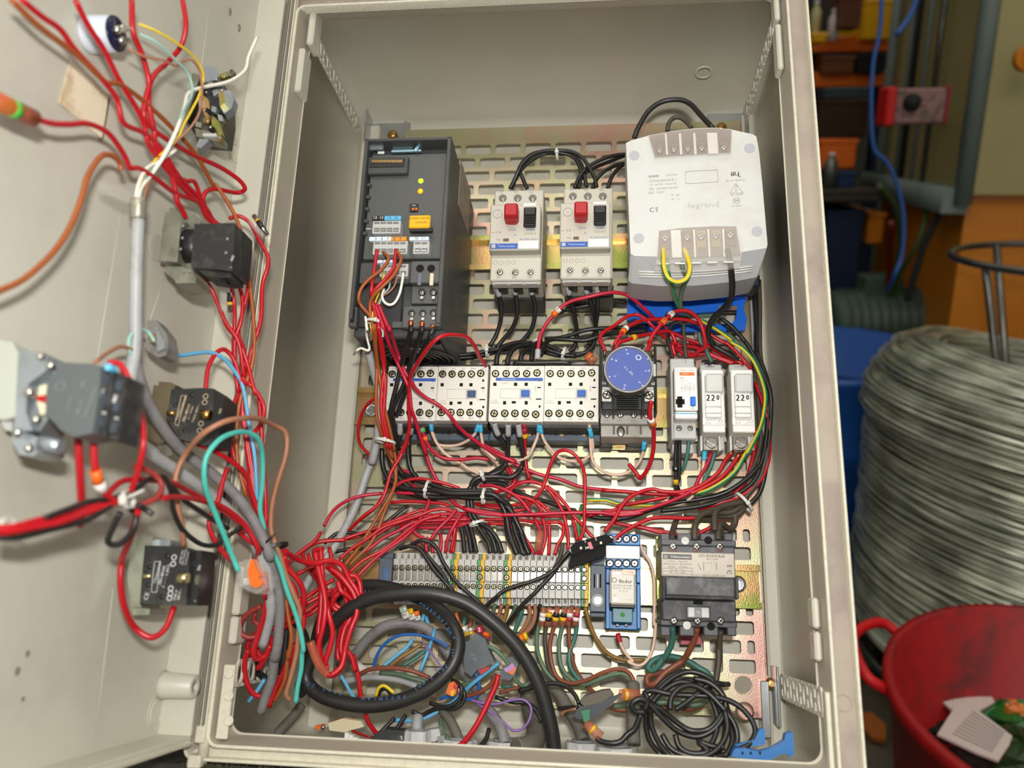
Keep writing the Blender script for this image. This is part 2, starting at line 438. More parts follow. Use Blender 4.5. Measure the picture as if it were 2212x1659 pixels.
# ================================================================ cabinet
cabinet = thing('electrical_cabinet', 'beige moulded electrical cabinet with open door, tall and leaning back', 'cabinet', (-10, 22, -299))
def rr(x0, x1, z0, z1, r, y, n=5):
    pts = []
    for cx, cz, a0 in ((x1 - r, z1 - r, 0), (x0 + r, z1 - r, 90), (x0 + r, z0 + r, 180), (x1 - r, z0 + r, 270)):
        for i in range(n + 1):
            a = math.radians(a0 + 90 * i / n); pts.append((cx + r * math.cos(a), y, cz + r * math.sin(a)))
    return pts
mb = MB()
mb.loft([rr(-227.6, 208.4, -292.5, 315, 8, -146), rr(-227.6, 208.4, -292.5, 315, 8, -140), rr(-222, 205, -296.5, 310, 12, -100), rr(-221, 205, -298, 310, 12, 30), rr(-216, 200, -293, 305, 12, 34)], cap1=True)
inner = [rr(-205, 187, -277, 303, 9, -132), rr(-209, 201, -289, 304, 10, -131), rr(-198, 194, -293, 288, 12, 0), rr(-196, 192, -291, 284, 12, 12)]
for i in range(5):
    a = math.radians(90 * i / 4); d = 9 * (1 - math.cos(a)); e = 9 * math.sin(a)
    inner.append(rr(-195 + d, 191 - d, -290 + d, 283 - d, 12, 12 + e))
mb.loft(inner, cap1=True)
part(cabinet, 'body', mb, CAB)
mb = MB()
mb.loft([rr(-226, 207, -291, 313.5, 8, -146), rr(-212, 193, -283, 299, 7, -146)], sm=False)
for i_, f_ in enumerate(mb.f):
    if sum(mb.v[k].z for k in f_) / len(f_) < -283: mb.mi[i_] = 1
part(cabinet, 'gasket_channel', mb, [CABD, CABL])
mb = MB()
for (x0, x1, z0, z1, r, w) in ((-212.8, 193.6, -284, 300.2, 8, 2.3), (-227.6, 208.4, -292.5, 315, 8, 2.2)):
    mb.loft([rr(x0, x1, z0, z1, r, -145), rr(x0, x1, z0, z1, r, -153.4), rr(x0 + .5, x1 - .5, z0 + .5, z1 - .5, r, -154.2),
             rr(x0 + w - .4, x1 - w + .4, z0 + w - .4, z1 - w + .4, r - w, -154.2), rr(x0 + w, x1 - w, z0 + w, z1 - w, r - w, -153.4),
             rr(x0 + w, x1 - w, z0 + w, z1 - w, r - w, -145)])
part(cabinet, 'rim_lip', mb, CABL)
mb = MB()
mb.loft([rr(-210.6, 191.4, -281.8, 298, 6, -153), rr(-209.5, 190, -280.5, 298.5, 6, -146), rr(-206, 188, -278, 303, 8, -131)])
part(cabinet, 'rim_return', mb, mat('rim_inner', (168, 158, 142), 0.45, var=0.06, vs=25))
# small clips along the rim
def rclip(x0, x1, y0, y1, z0, z1):
    m_ = MB(); m_.box(x0, x1, y0, y1, z0, z1, 1.4); part(cabinet, 'rim_clip', m_, CAB)
for (px, py0, py1, X) in ((683, 18, 104, -201), (655, 112, 205, -207)):
    rclip(X - 3, X + 3, -146, -128, U(px, py1, 140).z, U(px, py0, 140).z)
for (px, py0, py1) in ((545, 1225, 1330), (528, 1332, 1392)):
    rclip(-208, -202, -150, -134, U(px, py1, 145).z, U(px, py0, 145).z)
for (px, py0, py1) in ((1684, -5, 52), (1694, 60, 158), (1768, 1292, 1358), (1775, 1365, 1428)):
    rclip(184, 188.5, -146, -132, U(px, py1, 140).z, U(px, py0, 140).z)
# perforated guide rails fixed in the corners, at right angles to the plate
def guide(x, z0, z1, y0, y1, n, flip=1):
    m_ = MB(); t = 1.6; L = (y1 - y0) / n
    def q(pts): m_.prism([(x, a, b) for a, b in pts], (t * flip, 0, 0))
    zc = (z0 + z1) / 2; H = (z1 - z0) / 2
    for i in range(n):
        a = y0 + i * L; K = 12
        # cell = outer rectangle minus an oval; built as a ring of quads
        w = L * 0.56
        cen = a + w / 2
        for k in range(K):
            p = []
            for kk in (k, k + 1):
                th = 2 * math.pi * kk / K; c_, s_ = math.cos(th), math.sin(th)
                m1 = max(abs(c_), abs(s_))
                p.append(((cen + c_ * w * .38, zc + s_ * H * .74), (cen + c_ / m1 * w / 2, zc + s_ / m1 * H)))
            q([p[0][0], p[0][1], p[1][1], p[1][0]])
        b = a + w; e = a + L
        q([(b, z0), (e, z0), (e, z0 + 2), (b, z0 + 2)]); q([(b, z1 - 2), (e, z1 - 2), (e, z1), (b, z1)])
        q([(b, zc - 1.3), (e, zc - 1.3), (e, zc + 1.3), (b, zc + 1.3)])
        q([(e - 1.6, z0 + 2), (e, z0 + 2), (e, z1 - 2), (e - 1.6, z1 - 2)])
    part(cabinet, 'guide_rail', m_, CAB)
guide(187, -249, -231, -142, -22, 6)
guide(-203, -247, -229, -142, -22, 6)
guide(184, 268, 283, -134, -6, 7)
guide(-199.5, 268, 284, -134, -6, 7)
# lower guide: numbers scratched beside it, cover band
for s_, px, py in (('7', 1702, 1435), ('6', 1717, 1437), ('5', 1733, 1440), ('4', 1749, 1443)):
    p = ray(px, py); t_ = (199.0 - CP.x) / p.x; p = CP + p * t_
    text(cabinet, s_, p + Vector((-1.2, 0, 0)), 8, CABL, u=(0, 1, 0), v=(0, 0, 1), name='scratched_number')
# wide flat bands (back-corner posts)
for a in ((-197, -178.6), (182, 194)):
    mb = MB(); mb.box(a[0], a[1], -2, 20, -291, 283, 2); part(cabinet, 'corner_post', mb, CAB)

# round moulding marks
mb = MB(); p = U(1520, 153, 60); mb.torus((p.x, -60, 288.3), (0, 0.1, 1), 7, 0.8); part(cabinet, 'moulding_ring', mb, CAB)
mb = MB(); mb.torus((199.3, -146.2, U(1820, 1520, 150).z), (0, 1, 0), 5, 0.35); part(cabinet, 'moulding_ring', mb, CABD)
# round holes plate at the inner left rim
mb = MB(); mb.box(-208, -200, -150, -147, -279, -232, .6); part(cabinet, 'hinge_plate', mb, CABL)
for py in (1455, 1503, 1557):
    m_ = MB(); p = U(493, py, 151); m_.lathe((p.x, -150.2, p.z), (0, -1, 0), [(0, 3.4), (0.5, 3.3), (0.5, 2.4), (.1, 2.2)], 16); part(cabinet, 'hinge_bush', m_, CABL)
mb = MB(); mb.box(187.5, 190.5, -150, -141, -279, -233, .6); part(cabinet, 'hinge_plate', mb, CABL)
# ---- door, opened 90 degrees; inner face at X = -240
door_loc = (-240, -164, -276)
mb = MB()
mb.box(-244, -240, -604, -162, -276, 372, 0.5)
door = part(cabinet, 'door', mb, DOOR)
mb = MB()
mb.box(-243, -218, -165.5, -162, -276, 372, 0.6)       # hinge side flange
mb.box(-243, -218, -604, -163, -279, -275.5, 0.8)      # bottom flange
mb.box(-243, -218, -604, -601, -276, 372, 0.6)
mb.box(-221, -216, -604, -166, -281.5, -278, 1)
part(door, 'flange', mb, CAB)
mb = MB()
for x in (-216.6, -213.6): mb.box(x - 0.7, x + 0.7, -160, -156.2, -270, 315, 0.5)
part(door, 'gasket_rib', mb, mat('gasket_grey', (128, 122, 108), 0.6))
mb = MB(); mb.box(-219, -212.2, -157.5, -150, -281, 315, 0.8); part(door, 'hinge_strip', mb, CABL)
mb = MB(); mb.cyl((-214, -152, -290), (-214, -152, -262), 3.4, 14); mb.box(-221, -212, -160, -148, -296, -288, 1); part(door, 'hinge_pin', mb, CABL)
p = UD(352, 1480, 0); mb = MB(); mb.lathe((-240, p.y, p.z), (1, 0, 0), [(0, 9.5), (3, 8.2), (22, 7.6), (22.4, 7.2), (22.4, 2.4), (17, 2.2)], 22); part(door, 'boss', mb, DOOR)
for px, py in ((338, 1538), (507, 330)):
    p = UD(px, py, 0); mb = MB(); mb.torus((-239.9, p.y, p.z), (1, 0, 0), 7.5, 0.6); mb.torus((-239.9, p.y, p.z), (1, 0, 0), 11, 0.3); part(door, 'moulding_ring', mb, DOOR)
# thin moulding lines and marks on the door
for px0, py0, px1, py1 in ((455, 3, 415, 285), (265, 440, 190, 900), (355, 600, 325, 690), (245, 1270, 205, 1600)):
    a = UD(px0, py0, 0.15); b = UD(px1, py1, 0.15); mb = MB(); mb.cyl(a, b, 0.22, 5); part(door, 'moulding_line', mb, CAB)
for px, py in ((497, 25), (517, 60)):
    p = UD(px, py, .3); mb = MB(); mb.sphere(p, 1, 10, sq=(0.4, 2.2, 3.6)); part(door, 'chipped_mark', mb, mat('mark_grey', (150, 144, 132), 0.8, dirt=(60, 50, 60), dirts=400, damt=0.9))
# sticker with torn brown edge
mb = MB(); pts = [UD(x, y, 0.4) for x, y in ((152, 130), (232, 210), (219, 299), (126, 222))]
mb.prism(pts, (0.5, 0, 0)); part(door, 'glue_pad', mb, mat('pad_cream', (240, 228, 200), 0.5, dirt=(170, 130, 70), dirts=30, damt=0.9))
mb = MB(); pts = [UD(x, y, 0.3) for x, y in ((234, 210), (236, 214), (221, 300), (213, 302), (218, 298), (228, 240))]
mb.prism(pts, (0.6, 0, 0)); part(door, 'pad_edge', mb, mat('pad_brown', (120, 90, 50), 0.6))
# grime spots
for px, py, r in ((38, 1450, 5), (60, 1412, 4), (50, 1510, 3)):
    p = UD(px, py, 0.1); mb = MB(); mb.sphere(p, r * .4, 8, sq=(0.12, 1, 1.1)); part(door, 'grime_spot', mb, mat('grime', (120, 110, 98), 0.8, alpha=0.5))
# machine base the cabinet stands on, mossy sawdust in the gap
base = thing('machine_bed', 'beige steel machine bed under the cabinet, with a dirty ledge', 'machine', (0, 0, -340))
mb = MB(); mb.box(-420, 260, -162, 240, -420, -303.5, 3); part(base, 'bed_body', mb, mat('bed_beige', (190, 180, 150), 0.55, dirt=(90, 80, 60), dirts=20, damt=0.6))
mb = MB(); mb.box(-420, 260, -154, 200, -303.5, -299.5, .5); mb.box(-420, 260, -154, -100, -300, -294.5, .5); part(base, 'ledge', mb, mat('bed_grime', (52, 48, 40), 0.85, dirt=(28, 24, 18), dirts=50, damt=0.9))
mb = MB(); random.seed(3)
for i in range(700):
    x = random.uniform(-225, -60) if i < 560 else random.uniform(-60, 200); y = -random.uniform(153, 160); z = (-294 - random.uniform(0, 9)) if random.random() < .6 else -294
    r = random.uniform(0.4, 1.4); a = random.uniform(0, 6)
    mb.add([(x, y, z - 1), (x + r * math.cos(a), y + r * math.sin(a), z), (x + r * .5, y - r * .5, z + r * 1.6), (x - r * math.sin(a), y, z + .4)], [(0, 1, 2), (0, 2, 3), (1, 3, 2)])
part(base, 'mossy_debris', mb, mat('moss', (66, 66, 40), 0.9, dirt=(24, 20, 14), dirts=400, damt=0.9), kind='stuff')
random.seed(11)
# ================================================================ mounting plate
plate = thing('mounting_plate', 'yellow-passivated perforated steel plate at the back of the cabinet', 'plate', (0, 0, -270))
PX0, PX1 = -177.0, 181.0
def cell(m_, x0, x1, z0, z1, sx0, sx1, sz0, sz1, r=2.2, T=2.0):
    """rectangle with a rounded slot: ring of quads front/back plus the inner wall"""
    inn = []; out = []
    for cx, cz, a0, ox, oz in ((sx1 - r, sz1 - r, 0, x1, z1), (sx0 + r, sz1 - r, 90, x0, z1), (sx0 + r, sz0 + r, 180, x0, z0), (sx1 - r, sz0 + r, 270, x1, z0)):
        for i in range(4):
            a = math.radians(a0 + 30 * i); inn.append((cx + r * math.cos(a), cz + r * math.sin(a)))
            out.append((ox, oz))
    n = len(inn)
    v = [(x, 0, z) for x, z in out] + [(x, 0, z) for x, z in inn] + [(x, T, z) for x, z in inn] + [(x + (0 if True else 0), -0.0, z) for x, z in []]
    f = []
    for i in range(n):
        j = (i + 1) % n
        if out[i] == out[j]: f.append((i, n + j, n + i))
        else: f.append((i, j, n + j, n + i))
        f.append((n + i, n + j, 2 * n + j, 2 * n + i))
    m_.add(v, f)
rows = MB()
solid = MB()
solid.box(PX0 + 24, PX1, 0, 2, 259.5, 276.5, 0.3); solid.box(PX0, PX0 + 24, 0, 2, 259.5, 268, 0.3)
for k in range(0, 35):
    zc = 252 - 15 * k; z0 = zc - 7.5; z1 = zc + 7.5
    ph = -76 if k % 2 == 0 else -61
    x = PX0
    # cell borders at ph + 15 + 30n
    bs = [PX0 + 6] + [b for b in [ph + 15 + 30 * n for n in range(-5, 10)] if PX0 + 14 < b < PX1 - 14] + [PX1 - 6]
    rows.add([(PX0, 0, z0), (bs[0], 0, z0), (bs[0], 0, z1), (PX0, 0, z1)], [(0, 1, 2, 3)])
    rows.add([(bs[-1], 0, z0), (PX1, 0, z0), (PX1, 0, z1), (bs[-1], 0, z1)], [(0, 1, 2, 3)])
    for a, b in zip(bs, bs[1:]):
        so = False
        if b > 145 and zc < -232: so = True
        if b > 172 and k in (19, 24, 28, 4, 9): so = True
        if a < -170 and k in (6, 12, 17, 18, 22, 26): so = True
        if b > 172 and 247 < zc: so = True
        if so: rows.add([(a, 0, z0), (b, 0, z0), (b, 0, z1), (a, 0, z1)], [(0, 1, 2, 3)])
        else: cell(rows, a, b, z0, z1, a + 2.4, b - 2.4, z0 + 2.1, z1 - 2.1)
rows.add([(PX0, 0, -265.5), (PX1 - 8, 0, -265.5), (PX1 - 8, 0, -262), (PX0, 0, -262)], [(0, 1, 2, 3)])
# turned edge lips catch the light, as on the real plate
part(plate, 'slotted_sheet', rows, CHRO)
part(plate, 'top_edge', solid, CHRO)
mb = MB(); mb.box(PX0, PX0 + 1.5, 0, 8, -265, 262, .3); mb.box(PX1 - 1.5, PX1, 0, 8, -262, 262, .3); mb.box(PX0, PX1, 0, 8, -266.5, -265, .3)
part(plate, 'turned_edge', mb, CHRO)
p = U(1605, 1480, 0)
mb = MB(); mb.lathe((p.x, -0.3, p.z), (0, -1, 0), [(-0.2, 7.4), (0.1, 7.2), (0.1, 6.6), (-0.2, 6.4)], 22, cap=False); part(plate, 'hole_edge', mb, CHRO)
mb = MB(); mb.cyl((p.x, -0.25, p.z), (p.x, -0.1, p.z), 6.5, 22); part(plate, 'round_hole', mb, mat('seen_back_wall', (150, 142, 126), 0.6))
p = U(1608, 1537, 0)
mb = MB(); mb.lathe((p.x, 0, p.z), (0, -1, 0), [(0, 7.5), (1.2, 7.4), (1.2, 6.2), (4, 6), (4.6, 5), (3.2, 4.6)], 20); part(plate, 'bolt', mb, CHRO)
for px, py in ((802, 887), (1593, 1262)):
    p = U(px, py, 1); mb = MB(); mb.lathe((p.x, 0, p.z), (0, -1, 0), [(0, 8), (1.4, 7.8), (3.2, 6), (4, 3.5), (3.4, 3.3)], 18)
    mb.box(p.x - 3, p.x + 3, -4.2, -3.9, p.z - .5, p.z + .5); part(plate, 'bolt', mb, ZINC)
# galvanised mounting brackets of the plate
def bracket(name, label, boxes, screws):
    t = thing(name, label, 'bracket', (U(*screws[0]).x, -3, U(*screws[0]).z))
    m_ = MB()
    for b in boxes: m_.box(*b, 0.5)
    part(t, 'bent_sheet', m_, ZINC)
    for sx, sy, sh in screws:
        q = U(sx, sy, sh); m_ = MB(); m_.lathe((q.x, -sh, q.z), (0, -1, 0), [(0, 5.2), (1.2, 5), (3.4, 3.8), (3.8, 1.5)], 16); part(t, 'hex_screw', m_, BRASS)
bracket('corner_bracket', 'galvanised bracket holding the top left corner of the mounting plate', [(-188, -148, 3, 5, 262, 289), (-189, -187, -18, 5, 256, 291), (-152, -150, -5, 5, 268, 284)], [(848, 292, 0)])
bracket('corner_bracket', 'galvanised bracket holding the top right corner of the mounting plate', [(150, 188, 3, 5, 260, 287), (184, 186, -14, 5, 250, 288)], [(1558, 276, 0)])
bracket('corner_bracket', 'galvanised bracket with a rounded arm at the bottom right corner of the plate', [(174.5, 181, -6, 6, -280, -238), (181, 190, 2, 6, -276, -234), (183.5, 185.5, -24, 6, -270, -226)], [(1665, 1478, 2)])
# DIN rails
def rail(label, zc, x0, x1):
    m_ = MB(); pr = [(-17.5, 9), (-17.5, 8), (-13.5, 8), (-13.5, 1.2), (13.5, 1.2), (13.5, 8), (17.5, 8), (17.5, 9), (12.5, 9), (12.5, 2.2), (-12.5, 2.2), (-12.5, 9)]
    m_.prism([(x0, -h, zc + z) for z, h in pr], (x1 - x0, 0, 0))
    o = emit('mounting_rail', m_, RAILM); tag(o, label, 'rail', None); return o
rail('upper yellow-passivated steel rail behind the two motor breakers', 136, -105, 112)
rail('middle yellow-passivated steel rail behind the contactors and fuse holders', -14.8, -176, 170)
rail('lower yellow-passivated steel rail behind the terminal strip and switch', -165, -176, 178)
# ================================================================ devices on the plate
def org_of(x, y, h, back=9):
    p = U(x, y, h); return (p.x, -back, p.z)
def pbx(par, name, x0, y0, x1, y1, h, t, m, c=0.5, label=None):
    mb_ = MB(); mb_.pb(x0, y0, x1, y1, h, t, c); return part(par, name, mb_, m, label)
def ppx(par, name, pts, h, t, m, label=None):
    mb_ = MB(); mb_.pp(pts, h, t); return part(par, name, mb_, m, label)
# ---- electronic motor drive
d = thing('motor_drive', 'dark grey electronic motor drive with two glowing lamps, top left on the plate', 'motor drive', org_of(860, 715, 128, 1))
a = U(770, 500, 128); b = U(963, 500, 128); tz = U(877, 297, 128).z; bz = U(850, 715, 128).z
X0, X1 = a.x, b.x
mb = MB()
mb.box(X0, X1, -112, -1, bz, tz, 1.5)
mb.box(X0, X0 + 3, -128, -110, bz + 10, tz, .7); mb.box(X1 - 3.5, X1, -128, -110, bz + 6, tz, .7); mb.box(X0, X1, -128, -110, tz - 2.5, tz, .7)
part(d, 'housing', mb, GRAPH)
mb = MB(); mb.box(X1 - .2, X1 + .5, -84, -26, U(1000, 470, 60).z, U(985, 375, 60).z, .3)
part(d, 'side_label', mb, mat('rating_label', (150, 134, 118), 0.5, dirt=(100, 90, 80), dirts=60, damt=0.5))
z1 = U(877, 333, 118).z; z2 = U(850, 560, 118).z
mb = MB(); mb.box(X0 + 4, X1 - 4, -118.5, -111, z2, z1, .8); part(d, 'front_panel', mb, GRAPH2)
for k in range(7):
    zz = z1 - 6 - k * 11; mb = MB(); mb.box(X0 + 2.9, X0 + 6.5, -121, -111, zz - 3, zz, .4); part(d, 'rib', mb, GRAPH)
pbx(d, 'metal_catch', 796, 309, 828, 322, 122, 4, SILV, .8); pbx(d, 'catch_tongue', 815, 326, 831, 333, 120, 3, ZINC, .4)
mb = MB(); mb.pb(848, 308, 892, 326, 118, 5, .4); mb.pb(845, 323, 910, 328, 121, 3, .3); mb.pp([(893, 325), (905, 308), (911, 309), (899, 328)], 122, 5); part(d, 'steel_bracket', mb, mat('bluish_zinc', (140, 170, 184), 0.35, .8))
mb = MB(); mb.pb(795, 338, 881, 375, 123, 6, .7); part(d, 'port_frame', mb, GRAPH)
mb = MB(); mb.pb(799, 342, 874, 361, 123.5, 4, .3); part(d, 'port_slot', mb, BLK)
mb = MB()
for i in range(20): mb.pb(803 + i * 3.35, 345, 804.6 + i * 3.35, 351, 124.2, .8, 0)
part(d, 'contact_pins', mb, BRASS, kind='stuff')
for px, py, c1, nm in ((909, 391, (170, 255, 30), 'green'), (908, 413, (255, 150, 10), 'orange')):
    p = U(px, py, 118.5); mb = MB(); mb.sphere((p.x, -118.4, p.z), 2.3, 12, sq=(1, .7, 1)); part(d, 'indicator_lamp', mb, mat('lamp_' + nm, c1, .3, emit=c1, es=1.6), nm + ' glowing lamp')
pbx(d, 'dip_switch', 885, 440, 903, 457, 119.6, 2, BLK, .2)
for x in (892, 899): pbx(d, 'dip_lever', x - 2.6, 448.5, x + 2.6, 453.5, 120.6, 1.2, ORNG, .3)
ptext(d, 'ON', 894, 444, 119.8, 5, WPRT)
def plug(par, x0, y0, x1, y1, n, strip, cols, labs):
    mb_ = MB(); mb_.pb(x0, y0, x1, y1, 127, 9, .6); g = part(par, 'terminal_plug', mb_, LGREY)
    w = (x1 - x0 - 6) / n
    for i in range(n):
        xx = x0 + 3 + w * i
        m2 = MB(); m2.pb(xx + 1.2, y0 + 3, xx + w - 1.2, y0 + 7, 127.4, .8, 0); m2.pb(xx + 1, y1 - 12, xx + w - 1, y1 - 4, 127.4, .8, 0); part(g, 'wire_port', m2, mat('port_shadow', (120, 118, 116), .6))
        m2 = MB(); m2.pb(xx + 2, y1 - 8, xx + w - 3, y1 - 5.5, 127.9, .6, 0); part(g, 'clamp_glint', m2, STEEL)
    sx0, sy0, sx1, sy1 = strip
    for (fa, fb, mm) in cols:
        m2 = MB(); m2.pb(sx0 + (sx1 - sx0) * fa, sy0, sx0 + (sx1 - sx0) * fb, sy1, 128, 4, .3); part(g, 'marker_strip', m2, mm)
    for (tx, ty, s_, mm) in labs: ptext(g, s_, tx, ty, 128.1, 9, mm)
plug(d, 804, 476, 865, 504, 4, (804, 466, 866, 475), [(0, .42, BLK), (.42, 1, LBLUE)], [(810, 470.5, '12', WPRT), (824, 470.5, '13', WPRT), (840, 470.5, '14', BPRT), (855, 470.5, '15', BPRT)])
plug(d, 805, 520, 880, 549, 5, (797, 511, 878, 520), [(0, .59, mat('strip_white', (214, 226, 236), .5)), (.59, 1, mat('strip_orange', (220, 140, 40), .5))], [(812, 515.5, '5', SLATE), (825, 515.5, '6', SLATE), (838, 515.5, '7', SLATE), (852, 515.5, '8', GPRT), (865, 515.5, '9', GPRT)])
plug(d, 892, 520, 927, 548, 2, (884, 511, 926, 519), [(0, 1, MATS['strip_white'])], [(899, 515, '10', SLATE), (914, 515, '11', SLATE)])
plug(d, 820, 570, 881, 597, 4, (813, 561, 848, 568), [(0, 1, MATS['strip_white'])], [(827, 565, '2', SLATE), (838, 565, '3', SLATE)])
mb = MB(); mb.pb(883, 464, 929, 492, 127, 2, 1.2); part(d, 'yellow_sticker', mb, YSTK)
ptext(d, 'DYNAMOTESTED', 906, 472, 127, 5.6, KPRT); ptext(d, '19077/ORU', 910, 481, 127, 5.6, KPRT)
mb = MB(); mb.pb(885, 492, 934, 500, 126, 3, .4); part(d, 'black_lip', mb, BLK)
ppx(d, 'cover_seam', [(790, 493), (802, 493), (802, 496), (790, 496)], 119.5, 1, ZINC)
mb = MB(); mb.pb(777, 567, 886, 612, 122, 6, .6); part(d, 'lower_cover', mb, GRAPH)
mb = MB(); mb.pb(886, 563, 953, 611, 126, 9, .8); part(d, 'lower_block', mb, GRAPH2)
for x in (907.5, 931.5):
    p = U(x, 580, 126); mb = MB(); mb.cyl((p.x, -126.1, p.z), (p.x, -126.4, p.z), 3.2, 18); part(d, 'round_port', mb, VOID)
pbx(d, 'insert', 902, 590, 910, 616, 126.6, 2, mat('insert_grey', (104, 110, 118), .5), .3); pbx(d, 'insert', 928, 590, 936, 616, 126.6, 2, mat('insert_cream', (222, 204, 170), .5), .3, 'cream insert')
mb = MB(); mb.pb(889, 617, 952, 656, 121, 6, .6); part(d, 'terminal_carrier', mb, GRAPH2)
mb = MB(); mb.pb(869, 660, 951, 708, 123, 6, .8); part(d, 'terminal_carrier', mb, GRAPH2)
for x, y in ((911, 632), (936, 632), (889, 678), (913, 678), (936, 677)):
    p = U(x, y - 2, 123.2); mb = MB(); mb.cyl((p.x, -121, p.z), (p.x, -123.4, p.z), 2.9, 16); part(d, 'screw_well', mb, BLK)
    scr(d, x, y + 1, 123.4, 5.6)
    pbx(d, 'clamp', x - 4, y + 7, x + 4, y + 14, 123.8, 1.5, STEEL, .3)
pbx(d, 'front_foot', 754, 663, 771, 706, 127, 6, GRAPH, .6); pbx(d, 'foot_slot', 757, 666, 766, 697, 127.2, 1, VOID, .2)
pbx(d, 'front_foot', 940, 662, 953, 705, 127, 6, GRAPH, .6); pbx(d, 'foot_slot', 944, 665, 950, 696, 127.2, 1, VOID, .2)
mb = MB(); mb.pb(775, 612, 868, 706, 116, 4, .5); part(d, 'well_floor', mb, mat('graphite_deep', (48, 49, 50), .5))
mb = MB(); mb.pb(846, 694, 872, 708, 118, 3, .5); part(d, 'cover_latch', mb, GRAPH2)
# fan grille under the drive
gp = (X0 + X1) / 2 + 6
mb = MB(); mb.box(X0 + 6, X1 - 4, -104, -30, bz - 3, bz, 1); part(d, 'fan_frame', mb, BLK)
for r in (12, 17, 22, 27, 31):
    mb = MB(); mb.torus((gp, -66, bz - 4), (0, 0, 1), r, 0.7, 28, 5); part(d, 'grille_ring', mb, DSTEEL)
# ---- motor circuit breakers
def gv2(dx, label, drop=0):
    x0 = 1058 + dx; t = thing('motor_circuit_breaker', label, 'circuit breaker', org_of(x0 + 55, 606 - drop, 80, 9), 'grey motor circuit breakers on the upper rail')
    Y = lambda y: y - drop
    mb = MB(); mb.pb(x0 + 7, Y(411), x0 + 114, Y(606), 68, 58, .8); part(t, 'body', mb, GREYB)
    mb = MB(); mb.pb(x0, Y(441), x0 + 109, Y(540), 85, 40, 1.0); part(t, 'front_face', mb, GREYB)
    mb = MB(); mb.pb(x0 + 1, Y(555), x0 + 111, Y(606), 82, 40, 1.0); part(t, 'lower_cover', mb, GREYB)
    mb = MB(); mb.pb(x0 + 3, Y(538), x0 + 110, Y(557), 74, 30, .3); part(t, 'recess', mb, GREYB)
    for i in range(3):
        xx = x0 + 28 + i * 32.3
        p = U(xx, Y(428), 68); mb = MB(); mb.cyl((p.x, -67.6, p.z), (p.x, -68.3, p.z), 3.6, 16); part(t, 'screw_well', mb, mat('well_grey', (120, 114, 104), .6)); scr(t, xx, Y(431), 68.2, 5)
        xx = x0 + 22 + i * 33
        p = U(xx, Y(588), 82); mb = MB(); mb.lathe((p.x, -81.8, p.z), (0, -1, 0), [(0, 3.9), (.7, 3.8), (.7, 3.3), (.3, 3.2)], 18); part(t, 'well_ring', mb, GREYB); scr(t, xx, Y(588.5), 82.2, 7.2)
        ptext(t, ('1/L1', '3/L2', '5/L3')[i], x0 + 25 + i * 32.3, Y(415), 68.1, 5, GPRT)
        ptext(t, ('2/T1', '4/T2', '6/T3')[i], x0 + 20 + i * 33, Y(600), 82.1, 5.5, GPRT)
        xx = x0 + 12 + i * 33
        pbx(t, 'clamp_slot', xx, Y(609), xx + 25, Y(613), 80, 4, LGREY, .3)
        pbx(t, 'clamp_opening', xx + 6, Y(614), xx + 26, Y(626), 66, 10, BLK, .4)
    mb = MB(); mb.pb(x0 + 4, Y(605), x0 + 110, Y(614), 79, 9, .8); part(t, 'lower_lip', mb, GREYB)
    mb = MB(); mb.pb(x0 + 10, Y(620), x0 + 116, Y(648), 44, 34, .6); part(t, 'under_body', mb, BLKD)
    mb = MB(); mb.pb(x0 + 31, Y(438), x0 + 60, Y(466), 99, 15, 1.2); mb.pb(x0 + 31, Y(464), x0 + 58, Y(472), 96, 14, .8); mb.pb(x0 + 39, Y(470), x0 + 57, Y(480), 90, 7, .6); part(t, 'stop_button', mb, REDB)
    mb = MB(); mb.pb(x0 + 73, Y(447), x0 + 100, Y(490), 86.2, 3, .6); part(t, 'start_well', mb, BLK)
    mb = MB(); mb.pb(x0 + 74.5, Y(448), x0 + 98.5, Y(464), 88, 3, .6)
    for k in range(6): mb.pb(x0 + 74.5, Y(466) + k * 3.4, x0 + 98.5, Y(468.4) + k * 3.4, 89, 3, .3)
    mb.pb(x0 + 74.5, Y(484), x0 + 98.5, Y(488), 90, 4, .6); part(t, 'start_button', mb, BLK)
    pbx(t, 'label_strip', x0 + 72, Y(439), x0 + 101, Y(445), 85.6, 1, WHITE, .2)
    p = U(x0 + 17, Y(462), 85.2); mb = MB(); mb.torus((p.x, -85.1, p.z), (0, 1, 0), 3.9, .22, 24, 5); part(t, 'dial_ring', mb, FPRT)
    ptext(t, '-/-', x0 + 17, Y(463), 85.1, 6, FPRT)
    ptext(t, 'STOP', x0 + 48, Y(497), 85.1, 6.5, BPRT); ptext(t, 'START', x0 + 88, Y(496), 85.1, 6.5, BPRT)
    ptext(t, '6 - 10 A', x0 + 14, Y(502), 85.1, 6, GPRT); ptext(t, 'GV2-M14', x0 + 87, Y(505), 85.1, 6.5, FPRT)
    ptext(t, 'Ith', x0 + 55, Y(508), 85.1, 5, BPRT); ptext(t, 'Test', x0 + 19, Y(518), 85.1, 5.5, BPRT)
    pbx(t, 'test_slot', x0 + 29, Y(515), x0 + 41, Y(521), 85.4, 1, mat('test_brown', (110, 86, 70), .6), .1)
    ptext(t, 'IEC.947-2,.947-4-1', x0 + 85, Y(517), 85.1, 5.2, BPRT)
    pbx(t, 'brand_plate', x0 + 1, Y(526), x0 + 60, Y(537), 85.4, .8, BPRT, .1)
    pbx(t, 'brand_mark', x0 + 4, Y(528), x0 + 12, Y(535.5), 85.7, .6, LGREY, .1)
    ptext(t, 'Telemecanique', x0 + 36, Y(531.8), 85.5, 6, WPRT)
    pbx(t, 'name_strip', x0 + 62, Y(520), x0 + 105, Y(537), 85.4, .8, WHITE, .1)
